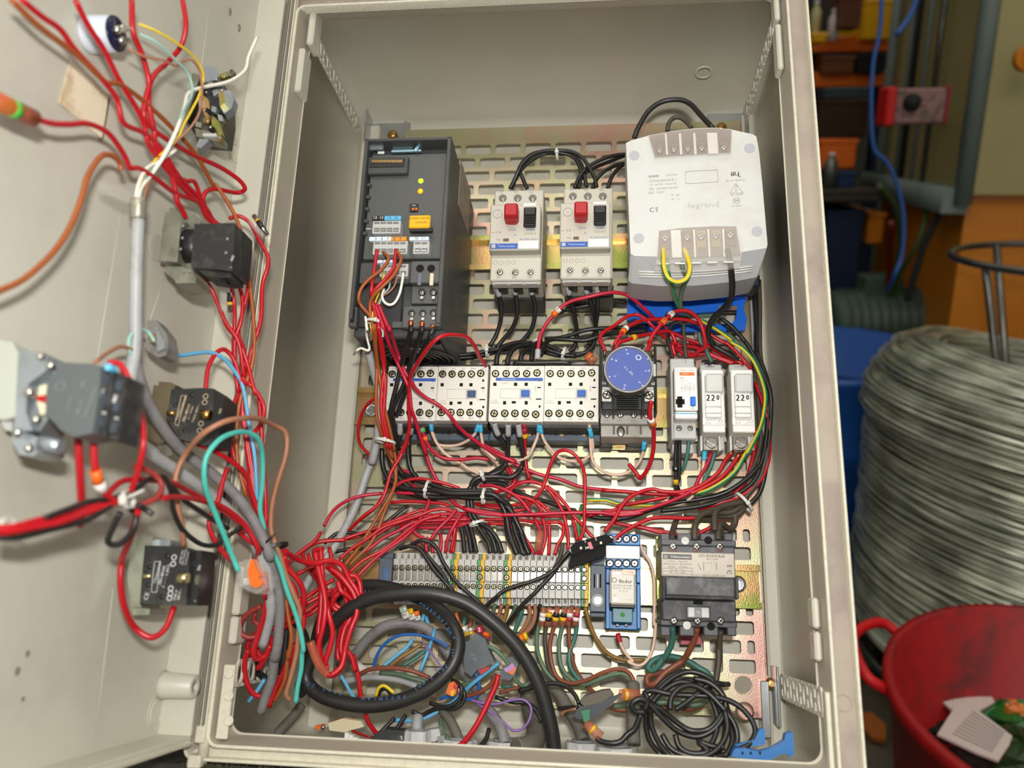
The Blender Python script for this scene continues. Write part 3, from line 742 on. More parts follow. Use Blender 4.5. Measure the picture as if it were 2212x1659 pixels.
    for k in range(4):
        p = U(x0 + 12 + k * 13, Y(567), 82.1); mb = MB(); mb.torus((p.x, -82.05, p.z), (0, 1, 0), 1.7, .14, 16, 4); part(t, 'approval_mark', mb, FPRT)
    return t
gv2(0, 'grey motor breaker with red stop button, left one, nearest the drive')
gv2(151.5, 'grey motor breaker with red stop button, right one, beside the transformer', 4)
# ---- transformer
t = thing('transformer', 'white and grey boxed transformer with clear terminal covers, top right', 'transformer', org_of(1500, 640, 60, 1))
out = [(1352, 309), (1364, 303), (1401, 293), (1450, 284), (1500, 277.5), (1545, 276), (1581, 280), (1626, 290), (1634, 295), (1640, 330), (1647, 400), (1658, 528), (1656, 536), (1600, 545), (1500, 551), (1430, 555), (1370, 553), (1362, 548)]
ppx(t, 'front_cover', out, 112, 34, WHITE2)
mb = MB()
top = [(1362, 549), (1370, 553.5), (1430, 555.5), (1500, 551.5), (1600, 545.5), (1656, 536.5), (1658, 530)]
low = [(1357, 606), (1364, 612), (1425, 618), (1500, 617), (1580, 609), (1634, 599), (1641, 592)]
A = [U(x, y, 112) for x, y in top]; B_ = [U(x, y, 96) for x, y in low]; Cc = [U(x, y, 96) + Vector((0, 36, 1)) for x, y in low]
mb.loft([A, B_, Cc], closed=False, sm=False); part(t, 'lower_bevel', mb, mat('bevel_grey', (176, 176, 176), .45))
mb = MB()
for k in range(3):
    q = []
    for i in range(9):
        s_ = i / 8; x = 1380 + 245 * s_; y = 588 + 5.2 * k + 18 * s_ * (1 - s_) * 1.2 - 12 * s_
        q.append(U(x, y, 103 - 1.2 * k) + Vector((0, -1.0, 0)))
    mb.tube(q, .55, 6)
part(t, 'vent_rib', mb, WHITE, kind='stuff')
a = U(1357, 420, 100); b = U(1640, 420, 100)
mb = MB(); mb.box(a.x + 1, b.x - 1, -80, -60, U(1500, 588, 80).z, U(1500, 300, 100).z - 2, 2); part(t, 'rear_cover', mb, mat('bevel_grey', (176, 176, 176), .45))
mb = MB(); mb.box(U(1358, 600, 60).x, U(1640, 600, 60).x, -62, -41, U(1500, 622, 60).z, U(1500, 310, 60).z, 1); mb.box(U(1362, 600, 30).x, U(1636, 600, 30).x, -41, -17, U(1500, 634, 24).z, U(1500, 330, 60).z, 1); part(t, 'iron_core', mb, mat('core_navy', (22, 26, 40), .4))
mb = MB(); mb.pp([(1355, 660), (1362, 641), (1448, 637), (1452, 650), (1470, 650), (1474, 637), (1616, 633), (1618, 640), (1608, 655), (1607, 668), (1614, 690), (1610, 712), (1580, 716), (1578, 702), (1590, 688), (1592, 666), (1556, 664), (1552, 672), (1480, 678), (1440, 674), (1432, 690), (1395, 700), (1374, 700), (1356, 692)], 16, 5)
mb.pb(1360, 700, 1570, 716, 8, 4, .4); mb.pb(1357, 636, 1450, 645, 24, 10, .6); mb.pb(1474, 632, 1617, 641, 24, 10, .6)
part(t, 'mounting_foot', mb, BLUE)
pbx(t, 'foot_slot', 1552, 660, 1592, 670, 16.6, 1, CHRO, .3)
for x, y in ((1370, 336), (1619, 320), (1380, 515), (1635, 500)):
    p = U(x, y, 112); mb = MB(); mb.cyl((p.x, -111.5, p.z), (p.x, -112.3, p.z), 4.3, 22); part(t, 'cover_plug', mb, mat('plug_grey', (176, 176, 182), .5))
def tcov(poly, bars, ys, h):
    ppx(t, 'terminal_well', [(x, y) for x, y in poly], h + .4, 1, mat('well_taupe', (128, 112, 102), .5))
    for i, (xa, xb) in enumerate(bars): ppx(t, 'barrier', [(xa, ys[0] - i * .8), (xb, ys[0] - i * .8), (xb + 3, ys[1] - i * .8), (xa + 3, ys[1] - i * .8)], h + 1.4, 2, WHITE)
tcov([(1402, 294), (1450, 285), (1500, 279), (1545, 277), (1580, 281), (1578, 329), (1480, 335), (1415, 339)], [(1436, 1440), (1466, 1471), (1497, 1502), (1527, 1549)], (289, 334), 112)
for i, x in enumerate((1425, 1456, 1486, 1516, 1564)):
    yy = 322 - i * 1.6
    p = U(x, yy - 6, 113); mb = MB(); mb.lathe((p.x, -112.8, p.z), (0, -1, 0), [(0, 3.8), (.8, 3.7), (.8, 3), (.2, 2.9)], 16); part(t, 'screw_well', mb, mat('well_taupe', (128, 112, 102), .5)); scr(t, x, yy + 3, 113.4, 7)
ppx(t, 'clear_cover', [(1400, 292), (1450, 283), (1500, 277), (1545, 275), (1582, 279), (1580, 330), (1480, 336.5), (1414, 340)], 117, 2, CLEAR)
tcov([(1424, 499), (1470, 493), (1540, 489), (1590, 489), (1600, 550), (1500, 556), (1420, 560)], [(1449, 1470), (1497, 1501), (1528, 1532), (1560, 1564)], (497, 556), 112)
for i, x in enumerate((1437, 1485, 1515, 1547, 1578)):
    yy = 515 - i * 1.7
    mb = MB(); mb.pb(x - 11, yy - 14, x + 11, yy + 24, 113.2, 1, 2)
    part(t, 'terminal_seat', mb, mat('seat_' + ('tan' if i in (2, 3) else 'brown'), (160, 144, 100) if i in (2, 3) else (122, 98, 84), .4)); scr(t, x, yy, 114, 8)
ppx(t, 'clear_cover', [(1423, 498), (1470, 492), (1540, 488), (1592, 489), (1606, 535), (1600, 562), (1500, 566), (1417, 570), (1420, 535)], 119, 2, CLEAR2)
ppx(t, 'cover_skirt', [(1416, 562), (1480, 566), (1550, 563), (1602, 556), (1598, 576), (1550, 583), (1480, 587), (1414, 584)], 116, 3, CLEAR2)
for i in range(5):
    x = 1434 + 35 * i; pbx(t, 'wire_flap', x - 11, 568 - i, x + 11, 571 - i, 119.6, 1.5, WHITE, .3)
for s_, x, y, z_ in (('42444', 1412, 381, 9), ('50/60Hz', 1451, 378, 7), ('160VA/640VA Ω 1', 1432, 390, 8), ('UL 160VA  Class105', 1432, 398, 7), ('PRI  230/400V±15V', 1434, 407, 8), ('SEC  230V', 1418, 416, 8), ('1A  gG', 1458, 421, 7), ('1A   C', 1458, 430, 7), ('AS C5 6864 N', 1588, 390, 7), ('IEC 60989', 1592, 421, 6.5), ('LR 78257', 1592, 445, 6)):
    ptext(t, s_, x, y, 112, z_, FPRT if s_ != '42444' else GPRT, rot=2.5, wx=1.0)
ptext(t, 'C', 1408, 454, 112, 15, GPRT, rot=2); ptext(t, 'E', 1419, 453, 112, 15, GPRT, rot=2, wx=.8)
ptext(t, 'legrand', 1520, 443, 112, 20, mat('emboss', (176, 176, 170), .4), rot=2.5, wx=1.15)
ptext(t, 'Я', 1582, 377, 112, 14, GPRT, rot=-6, bold=.3); ptext(t, 'U', 1591, 376, 112, 14, GPRT, bold=.3); ptext(t, 'L', 1597, 379, 112, 12, GPRT, bold=.3)
def poly_outline(par, pts, h, r, m_, name='printed_frame'):
    q = [Vector((U(x, y, h).x, -h - .1, U(x, y, h).z)) for x, y in pts]; mb_ = MB()
    for a_, b_ in zip(q, q[1:] + q[:1]): mb_.cyl(a_, b_, r, 4)
    part(par, name, mb_, m_)
poly_outline(t, [(1481, 371), (1549, 367), (1551, 393), (1481, 397)], 112, .15, FPRT)
poly_outline(t, [(1589, 396), (1605, 417), (1577, 417)], 112, .15, FPRT)
for x, y, r in ((1590, 403, 3), (1590, 411, 3), (1591, 433, 7)):
    p = U(x, y, 112); mb = MB(); mb.torus((p.x, -112, p.z), (0, 1, 0), r * .36, .16, 18, 4); part(t, 'printed_ring', mb, FPRT if r < 5 else GPRT)
ptext(t, 'SA', 1591, 433, 112, 8, GPRT)
# ---- two reversing contactor pairs
def contactors(x0, x1, y0, y1, label, left=False):
    h = 64; w = (x1 - x0)
    t = thing('reversing_contactor', label, 'contactor', org_of((x0 + x1) / 2, y1 + 40, 30, 9), 'white reversing contactor pairs on the middle rail')
    for k in range(2):
        mb = MB(); mb.pb(x0 + k * w / 2, y0, x0 + (k + 1) * w / 2 - .6, y1, h, 12, .5); part(t, 'front_plate', mb, OFFW)
    mb = MB(); mb.pb(x0 + 3, y0 - 4, x1 + 2, y1 + 14, 52, 36, .6); part(t, 'body', mb, BLKD)
    mb = MB(); mb.pb(x0 + (0 if not left else 10), y1 + 12, x1 + 4, y1 + 42, 26, 17, .8); part(t, 'base', mb, mat('base_blue_grey', (86, 100, 112), .5, dirt=(60, 64, 66), dirts=60, damt=.5))
    for i in range(2):
        for j in range(4):
            xx = x0 + w / 2 * i + 14 + j * 24
            if i == 0 or j < 4:
                p = U(xx, y1 + 26, 26); mb = MB(); mb.cyl((p.x, -26.2, p.z), (p.x, -26, p.z), 2 if j % 2 else 1.3, 12); part(t, 'base_hole', mb, BRASS if j % 2 else VOID)
    n = 10; top = [x0 + 9 + i * (w - 20) / 9.0 for i in range(10)]
    off = [13.5, 36.5, 58.5, 81, 103.5, 132, 154.5, 177, 200, 222]
    for i in range(10):
        xx = x0 + off[i] * w / 238
        scr(t, xx, y0 + 17 + (3 if i % 5 == 4 else 0) * -.5, h + .3, 6.6, WELL)
        xx2 = x0 + (off[i] - 3) * w / 238
        scr(t, xx2, y1 - 18 + (2 if i % 5 == 4 else 0), h + .3, 6.8, WELL)
        ptext(t, ('1L1', '3L2', '5L3', '13NO', 'A1')[i % 5], xx + 4, y0 + 5.5, h, 5.2, GPRT)
        ptext(t, ('2T1', '4T2', '6T3', '14NO', 'A2')[i % 5], xx2 + 2, y1 - 5, h, 5.8, GPRT)
    for k in range(2):
        bx = x0 + k * w / 2
        for fx, fy in ((12, 40), (57, 40), (80, 40), (33, 80), (53, 79), (80, 80)):
            ww, hh_ = (7, 7) if fy == 40 else ((9, 5) if fx == 53 else (6.5, 7.5))
            pbx(t, 'latch_hole', bx + fx * w / 238 - ww / 2, y0 + fy - hh_ / 2, bx + fx * w / 238 + ww / 2, y0 + fy + hh_ / 2, h + .25, .6, VOID, .1)
        for fx, fy, ww in ((108, 47, 8), (107, 72, 12)):
            pbx(t, 'edge_slot', bx + fx * w / 238 - ww / 2, y0 + fy - 1.2, bx + fx * w / 238 + ww / 2, y0 + fy + 1.2, h + .25, .6, VOID, .1)
        for fy in (31, 88): pbx(t, 'small_hole', bx + 109 * w / 238 - 2, y0 + fy - 2.5, bx + 109 * w / 238 + 2, y0 + fy + 2.5, h + .25, .6, VOID, .1)
        poly_outline(t, [(bx + 24 * w / 238, y0 + 50), (bx + 88 * w / 238, y0 + 50), (bx + 88 * w / 238, y0 + 70), (bx + 24 * w / 238, y0 + 70)], h, .12, FPRT)
        ptext(t, '220V\n50/60Hz', bx + 12, y0 + 78, h, 5.2, FPRT)
        ptext(t, 'I', bx + 67, y0 + 73, h, 5.2, GPRT); ptext(t, 'O', bx + 89, y0 + 73, h, 5.2, GPRT)
        xx = bx + (78 + k * 3) * w / 238
        if not (left and k == 0):
            pbx(t, 'shuttle_window', xx - 12, y0 + 51, xx + 12, y0 + 69, h + .6, 1, LGREY, .3)
            pbx(t, 'shuttle', xx - 9, y0 + 52, xx + 9, y0 + 67, h + 1.2, 1.4, BPRT if not left else mat('shuttle_navy', (52, 74, 110), .5), .6)
        ptext(t, 'CHINA', bx + 100, y0 + 50, h, 4.5, FPRT, rot=90)
    pbx(t, 'brand_plate', x0 + 14, y0 + 26, x0 + 116 * w / 238, y0 + 32.5, h + .3, .6, BPRT, .1)
    ptext(t, 'Telemecanique', x0 + 42, y0 + 29.3, h + .2, 5.4, WPRT)
    ptext(t, 'LC2K09', x0 + 34, y0 + 38, h, 5, FPRT)
    for i in range(9):
        if i % 5 == 4: continue
        xx = x0 + off[i] * w / 238; pbx(t, 'rib', xx + 11, y1 + 3, xx + 13, y1 + 26, 40, 6, BLKD, .3)
contactors(835, 1053, 791, 909, 'white reversing contactor pair on the left, behind the crossing red wires', True)
contactors(1057, 1294, 790, 911, 'white reversing contactor pair with two blue shuttles, left of the dial timer')
# ---- time relay on its contactor
t = thing('timer_relay', 'black time relay with round blue dial marked 0.1 to 30 s', 'relay', org_of(1356, 960, 30, 9))
mb = MB(); mb.pb(1297, 882, 1416, 916, 66, 30, .6); mb.pb(1298, 915, 1413, 944, 58, 30, .6); part(t, 'contactor_body', mb, mat('relay_base_grey', (176, 170, 160), .5, dirt=(110, 100, 84), dirts=40, damt=.5))
mb = MB(); mb.pb(1297, 942, 1322, 966, 28, 18, .5); mb.pb(1353, 946, 1398, 966, 26, 16, .5); part(t, 'base_foot', mb, BLKD)
pbx(t, 'rail_clip', 1322, 944, 1352, 968, 20, 8, RAILM, .4)
for x in (1311, 1340, 1369, 1396): scr(t, x, 896, 66.3, 8)
p = U(1341, 932, 58.5); mb = MB(); mb.sphere((p.x, -58.3, p.z), 1, 12, sq=(3.4, .6, 4.6)); part(t, 'screw_recess', mb, DSTEEL)
for s_, x in (('2 T1', 1310), ('4 T2', 1338), ('6 T3', 1368), ('14', 1390)): ptext(t, s_, x, 909, 66, 6, BPRT)
for x in (1326, 1355, 1384): pbx(t, 'partition', x - 2.2, 916, x + 2.2, 938, 59, 4, GPRT, .3)
mb = MB(); mb.pb(1295, 757, 1419, 856, 88, 24, .8); mb.pb(1300, 856, 1408, 886, 84, 22, .6); part(t, 'timer_body', mb, BLK)
for x in (1295, 1324, 1386, 1415): pbx(t, 'timer_wall', x, 742, x + 4, 892, 91, 20, BLK, .5)
for i in range(7): pbx(t, 'cooling_rib', 1332, 852 + i * 4.6, 1380, 854.6 + i * 4.6, 88, 3, BLKD, .3)
p = U(1357, 803, 92); mb = MB(); mb.lathe((p.x, -87, p.z), (0, -1, 0), [(0, 19.2), (3, 19.4), (12, 18.6), (14.5, 18.2)], 48)
part(t, 'dial_drum', mb, mat('dial_drum', (118, 110, 96), .35, alpha=.8))
p = U(1358, 797, 103); O = Vector((p.x, -103, p.z))
mb = MB(); mb.lathe((p.x, -101, p.z), (0, -1, 0), [(0, 18.2), (.9, 18.2)], 48, sm=False); part(t, 'blue_dial', mb, NAVY)
mb = MB(); mb.torus((p.x, -102.4, p.z), (0, 1, 0), 18.3, .75, 48, 8); part(t, 'dial_rim', mb, mat('dial_rim', (176, 172, 158), .2, alpha=.75))
mb = MB(); mb.torus((p.x, -102.1, p.z), (0, 1, 0), 16.6, .14, 48, 4); part(t, 'printed_ring', mb, FPRT)
for s_, dx, dy, r_, z_ in (('A', -2, -33, 0, 7), ('B', -27, -18, 45, 7), ('C', -29, 15, 110, 7), ('D', -8, 36, 5, 7), ('E', 24, 29, 60, 7), ('F', 38, 4, 90, 7), ('O', 21, -24, -10, 17), ('0.1...30s', 0, 4, -45, 8)):
    ptext(t, s_, 1358 + dx, 797 + dy, 102, z_, WPRT, rot=r_)
for dx, dy in ((-5, -41), (-36, -21), (-41, 17), (-10, 43), (30, 36), (44, 4), (38, -30), (42, -22)):
    q = U(1358 + dx, 797 + dy, 102); mb = MB(); mb.cyl((q.x, -102.2, q.z), (q.x, -101.8, q.z), .55, 8); part(t, 'dial_dot', mb, WPRT)
for s_, x, y in (('·55', 1306, 784), ('·56', 1304, 828), ('67', 1408, 785), ('68', 1411, 829)): ptext(t, s_, x, y, 88.1, 9, WPRT)
for x0_, x1_ in ((1299, 1322), (1391, 1414)):
    pbx(t, 'clamp_plate', x0_, 841, x1_, 868, 89.5, 3, STEEL, .5); pbx(t, 'clamp_frame', x0_ + 2, 836, x1_ - 2, 841, 89, 2, LGREY, .3)
scr(t, 1311, 853, 90, 10); scr(t, 1402, 854, 90, 10)
for x in (1306, 1408):
    p = U(x, 772, 80); mb = MB(); mb.torus((p.x, -90, p.z), (1, 0, 0), 2.6, .8, 12, 5); part(t, 'coil_clamp', mb, BRASS)
pbx(t, 'side_tab', 1411, 786, 1418, 813, 91, 3, LGREY, .3)
# ---- remote-control switch and fuse holders
t = thing('remote_switch', 'white modular switch with orange stripe and small blue lever, beside the fuse holders', 'switch', org_of(1478, 978, 30, 9))
mb = MB(); mb.pb(1449, 774, 1502, 950, 50, 40, .8); part(t, 'body', mb, LGREY)
mb = MB(); mb.pb(1457, 792, 1507, 887, 66, 18, 1); part(t, 'front_face', mb, WHITE)
pbx(t, 'front_step', 1458, 889, 1507, 905, 66, 18, WHITE, 1); pbx(t, 'printed_line', 1459, 892, 1505, 894, 66.4, .6, LBLUE, .1)
pbx(t, 'screw_block', 1455, 913, 1504, 948, 52, 16, LGREY, .8); pbx(t, 'lower_foot', 1452, 955, 1499, 979, 30, 20, WHITE2, .8)
scr(t, 1467, 925, 52.4, 6.5); scr(t, 1491, 925, 52.4, 6.5)
pbx(t, 'orange_stripe', 1468, 804, 1500, 811, 66.3, .6, ORNG, .1)
ptext(t, 'MERLIN GERIN', 1484, 800, 66, 4.6, ORNG); ptext(t, 'multi 9', 1480, 807.5, 66.2, 4.6, WPRT); ptext(t, 'TLI', 1473, 817, 66, 6.5, GPRT); ptext(t, '16A 250V ~', 1478, 823, 66, 3.8, FPRT)
for s_, x, y in (('1  3', 1478, 778), ('2', 1482, 782), ('A2', 1496, 882), ('A1', 1491, 829), ('4', 1474, 934), ('2', 1485, 936)): ptext(t, s_, x, y, 66 if y > 790 and y < 900 else 52, 4.5, GPRT)
ptext(t, '~~', 1463, 802, 66, 7, GPRT, rot=90)
for a_, b_ in (((1474, 828), (1471, 846)), ((1480, 828), (1477, 846)), ((1470, 838), (1500, 838)), ((1490, 833), (1490, 880))):
    poly_outline(t, [a_, b_], 66, .12, FPRT, 'printed_diagram')
poly_outline(t, [(1482, 833), (1500, 833), (1500, 842), (1482, 842)], 66, .12, FPRT)
mb = MB(); mb.pb(1463, 856, 1474, 880, 66.6, 2, .2); mb.pb(1460, 862, 1479, 873, 66.6, 2, .2); part(t, 'cross_slot', mb, VOID)
mb = MB(); mb.pb(1492, 856, 1503, 876, 68.5, 4, .6); part(t, 'blue_lever', mb, BLUE)
def fuse(x0, dy, label, digits):
    t = thing('fuse_holder', label, 'fuse holder', org_of(x0 + 24, 975, 30, 9), 'white fuse holders marked 220')
    mb = MB(); mb.pb(x0 - 3, 787 + dy, x0 + 45, 972 + dy, 36, 27, .8); part(t, 'base', mb, LGREY)
    mb = MB(); mb.pb(x0, 798 + dy, x0 + 48, 934 + dy, 58, 24, .8); part(t, 'body', mb, WHITE)
    mb = MB(); mb.pb(x0 + 7, 806 + dy, x0 + 46, 848 + dy, 64, 8, 1.4); part(t, 'pull_handle', mb, WHITE2)
    mb = MB(); mb.pb(x0 + 7, 846 + dy, x0 + 42, 902 + dy, 62, 5, .8); part(t, 'drawer', mb, WHITE)
    for yy in (877, 891): pbx(t, 'drawer_rib', x0 + 7, yy + dy, x0 + 42, yy + 1.8 + dy, 63, 2, WHITE2, .3)
    for i, s_ in enumerate(digits):
        ptext(t, s_, x0 + 12 + i * 10.5, 860 + dy + (i == 2) * -1, 62.2, 20 if i < 2 else 15, KPRT, rot=-4, wx=.8, bold=.5)
    ptext(t, 'legrand 219 01', x0 + 21, 907 + dy, 59, 4.5, GPRT); ptext(t, '32 A', x0 + 13, 914 + dy, 59, 6, GPRT); ptext(t, '~ 400V', x0 + 31, 915 + dy, 59, 3.6, FPRT)
    pbx(t, 'label_face', x0 + 1, 903 + dy, x0 + 46, 918 + dy, 59, 1, WHITE, .2)
    p = U(x0 + 40, 910 + dy, 59.2); mb = MB(); mb.torus((p.x, -59.2, p.z), (0, 1, 0), 1.4, .13, 14, 4); part(t, 'approval_mark', mb, FPRT)
    mb = MB(); mb.pb(x0 - 4, 941 + dy, x0, 974 + dy, 42, 20, .5); mb.pb(x0 + 36, 941 + dy, x0 + 40, 974 + dy, 42, 20, .5); part(t, 'terminal_cheek', mb, WHITE)
    pbx(t, 'terminal_plate', x0 + 2, 945 + dy, x0 + 34, 973 + dy, 38, 8, STEEL, .5)
    p = U(x0 + 19, 957 + dy, 38.5); mb = MB(); mb.lathe((p.x, -38, p.z), (0, -1, 0), [(0, 5), (1.6, 4.8), (2, 4.2)], 20)
    mb.box(p.x - 4.4, p.x + 4.4, -40.4, -39.9, p.z - .5, p.z + .5, 0, 0, Matrix.Translation(Vector((p.x, 0, p.z))) @ Matrix.Rotation(.6, 4, 'Y') @ Matrix.Translation(-Vector((p.x, 0, p.z)))); part(t, 'slotted_screw', mb, STEEL)
    mb = MB(); mb.pb(x0 + 2, 784 + dy, x0 + 30, 797 + dy, 36, 12, 1.5); part(t, 'top_clamp', mb, STEEL)
fuse(1517, 0, 'white fuse holder marked 220, middle module next to the orange-striped switch', '220')
fuse(1581, 0, 'white fuse holder marked 220, rightmost module on the middle rail', '220')
# ---- terminal strip
xs = 847.5; seq = 'g' * 9 + 'E' + 'ggg' + 'E' + 'ggg' + 'E' + 'g' * 11 + 'E'
def tb_mesh(w, earth):
    """one terminal block, origin at its lower back left corner (mm)"""
    m_ = MB(); H0 = 0
    def seg(z0, z1, h, c=.35):
        if earth:
            m_.box(.15, w * .48, -h, 0, z0, z1, .15, 0); m_.box(w * .48, w - .15, -h, 0, z0, z1, .15, 1)
        else: m_.box(.15, w - .15, -h, 0, z0, z1, c, 0)
    return m_, seg
def tblock(x0, w, earth, yt, first):
    h = 47 - 9
    zt = U(x0, yt, 47).z; za = U(x0, yt + 13.5, 47).z
    p0 = U(x0, yt + 40, 47); wd_ = (U(x0 + w, yt + 40, 47) - p0).length
    return p0.x, wd_
xx = xs
for i, k in enumerate(seq):
    w = 13.75 if k == 'g' else 16.6
    f = (xx - 847) / 427
    y0 = 1206.5 + 5.5 * f; P = lambda dy, h: U(xx + w / 2, y0 + dy, h).z
    xa = U(xx, y0 + 40, 47).x + .12; xb = U(xx + w, y0 + 40, 47).x - .12
    e = (k == 'E'); lab = 'green and yellow earth terminal block clamped in the grey terminal strip' if e else 'light grey terminal block in the long strip on the lower rail'
    ORD = ['first','second','third','fourth','fifth','sixth','seventh','eighth','ninth','tenth','eleventh','twelfth','thirteenth','fourteenth','fifteenth']
    lab = ('green and yellow earth terminal block, ' + ORD[seq[:i].count('E')] + ' one from the left in the strip') if e else (('light grey terminal block, ' + ORD[i] + ' block from the left end of the strip') if i < 15 else ('light grey terminal block, ' + ORD[len(seq) - 1 - i] + ' block from the right end of the strip'))
    t = thing('earth_terminal' if e else 'terminal_block', lab, 'terminal block', ((xa + xb) / 2, -9, P(100, 38)), 'earth blocks of the terminal strip' if e else 'grey blocks of the terminal strip')
    mb = MB()
    halves = ((xa, xa + (xb - xa) * .46, 0), (xa + (xb - xa) * .46, xb, 1)) if e else ((xa, xb, 0),)
    for (qa, qb, mi) in halves:
        mb.box(qa, qb, -38, -9, P(99, 38), P(-13, 38), .3, mi)
        mb.box(qa, qb, -47, -30, P(22, 47), P(0, 47), .35, mi)
        mb.box(qa, qb, -45, -30, P(48, 45), P(22.5, 45), .25, mi)
        mb.box(qa, qb, -47, -30, P(82, 47), P(48.5, 47), .35, mi)
    part(t, 'body', mb, [TGRN, TYEL] if e else TBG)
    cx_ = xx + w / 2 + (1.2 if not e else 0)
    for yy_ in (-5, 88):
        mb = MB(); p = U(cx_, y0 + yy_, 38.4); mb.sphere((p.x - .2, -38, p.z), 1, 8, sq=(1.1, .4, 2)); part(t, 'wire_funnel', mb, mat('funnel_grey', (130, 122, 116), .6))
    for dy, r in ((19, 4.7), (58, 4.7)): scr(t, cx_ - 1, y0 + dy, 47.2, r, WELL)
    if e: scr(t, cx_ - 1, y0 + 38, 45.2, 5.2, WELL)
    else:
        p = U(cx_ - 1, y0 + 36, 45.2); mb = MB()
        mb.box(p.x - 2, p.x + 2, -45.9, -45, p.z - 3.8, p.z + 3.8, .3)
        mb.lathe((p.x, -45.6, p.z + 1.9), (0, -1, 0), [(0, 1.5), (.8, 1.4)], 10); mb.lathe((p.x, -45.6, p.z - 1.9), (0, -1, 0), [(0, 1.5), (.8, 1.4)], 10)
        part(t, 'disconnect_link', mb, STEEL)
    xx += w
t = thing('end_bracket', 'dark slate end bracket at the left end of the terminal strip', 'end bracket', org_of(832, 1275, 40, 9))
pbx(t, 'body', 818, 1206, 847, 1262, 44, 34, SLATE, .6); pbx(t, 'clear_window', 826, 1226, 837, 1257, 44.6, 1, mat('window_blue', (80, 110, 150), .2), .3); pbx(t, 'upper_lug', 822, 1194, 850, 1207, 34, 24, SLATE, .5)
t = thing('end_bracket', 'dark slate end bracket between the terminal strip and the small blue relay', 'end bracket', org_of(1291, 1330, 40, 9))
pbx(t, 'body', 1275, 1221, 1308, 1322, 46, 36, SLATE, .6); pbx(t, 'upper_lug', 1278, 1196, 1306, 1221, 36, 26, SLATE, .5); pbx(t, 'lower_lug', 1275, 1322, 1307, 1333, 34, 24, SLATE, .5)
for x in (1284, 1291, 1297): pbx(t, 'slot', x - 1.6, 1240, x + 1.6, 1270, 46.5, 1, VOID if x != 1291 else LGREY, .2)
for dx in (0,): 
    p = U(1291, 1297, 46.3); mb = MB(); mb.lathe((p.x, -46, p.z), (0, -1, 0), [(0, 3.2), (.8, 3.1)], 18); part(t, 'fixing_screw', mb, STEEL); mb = MB(); mb.torus((p.x, -46.3, p.z), (0, 1, 0), 4.3, .6, 24, 6); part(t, 'screw_ring', mb, LGREY)
# ---- small relay on a blue socket
t = thing('plug_in_relay', 'small grey relay plugged into a bright blue socket, right of the terminal strip', 'relay', org_of(1346, 1360, 30, 9))
mb = MB(); mb.pb(1308, 1153, 1384, 1360, 30, 20, .7); mb.pb(1310, 1153, 1383, 1178, 42, 14, .8); mb.pb(1309, 1206, 1384, 1229, 46, 18, .8)
mb.pb(1309, 1229, 1317, 1259, 42, 16, .4); mb.pb(1375, 1229, 1383, 1259, 42, 16, .4); mb.pb(1309, 1262, 1317, 1358, 40, 16, .4); mb.pb(1376, 1262, 1383, 1358, 40, 16, .4); part(t, 'socket', mb, RBLUE)
pbx(t, 'white_label', 1309, 1179, 1382, 1207, 50, 8, WHITE, .5)
for y, hh_ in ((1164, 42.4), (1217, 46.4)):
    for i in range(4): scr(t, 1318 + i * 17.6, y, hh_, 7, WELL)
mb = MB(); mb.pb(1318, 1306, 1373, 1313, 66, 22, .6); part(t, 'relay_base', mb, BLK)
mb = MB(); mb.pb(1317.5, 1230, 1373, 1307, 74, 28, 1.4); part(t, 'relay_can', mb, mat('relay_can', (186, 178, 166), .4))
ptext(t, 'finder', 1351, 1256, 74, 12, GPRT, bold=.25); ptext(t, '55.34.8.230.0040', 1345, 1265, 74, 6, GPRT); ptext(t, '230V AC  7A 250V~', 1345, 1271, 74, 5, GPRT)
ptext(t, '14  11 12', 1347, 1277, 74, 5, GPRT); ptext(t, '1  5  9', 1358, 1296, 74, 5, GPRT); ptext(t, 'A1', 1329, 1286, 74, 5, GPRT)
p = U(1327, 1253, 74.2); mb = MB(); mb.torus((p.x, -74.1, p.z), (0, 1, 0), 1.7, .25, 16, 5); part(t, 'brand_mark', mb, GPRT)
pbx(t, 'white_window', 1323, 1237, 1338, 1242, 74.3, .6, WHITE, .1); pbx(t, 'quality_mark', 1325, 1291, 1334, 1299, 74.3, .6, WHITE, .1)
pbx(t, 'red_emblem_plate', 1345, 1230, 1373, 1242, 74.5, .8, mat('emblem_pale', (230, 200, 180), .5), .3); ptext(t, '+ CSQ', 1359, 1236, 74.6, 7, mat('emblem_red', (200, 50, 20), .5))
pbx(t, 'indicator_module', 1323, 1313, 1367, 1345, 56, 18, TEALM, .6); ptext(t, '99.02.0.230', 1345, 1318, 56, 5, FPRT); ptext(t, '6...24V AC/DC', 1345, 1337, 56, 5, FPRT)
p = U(1345, 1328, 56.2); mb = MB(); mb.sphere((p.x, -56, p.z), 1.6, 10, sq=(1, .5, 1)); part(t, 'green_lamp', mb, mat('lamp_dull_green', (60, 150, 40), .3))
scr(t, 1334, 1349, 32, 5); scr(t, 1353, 1349, 32, 5)
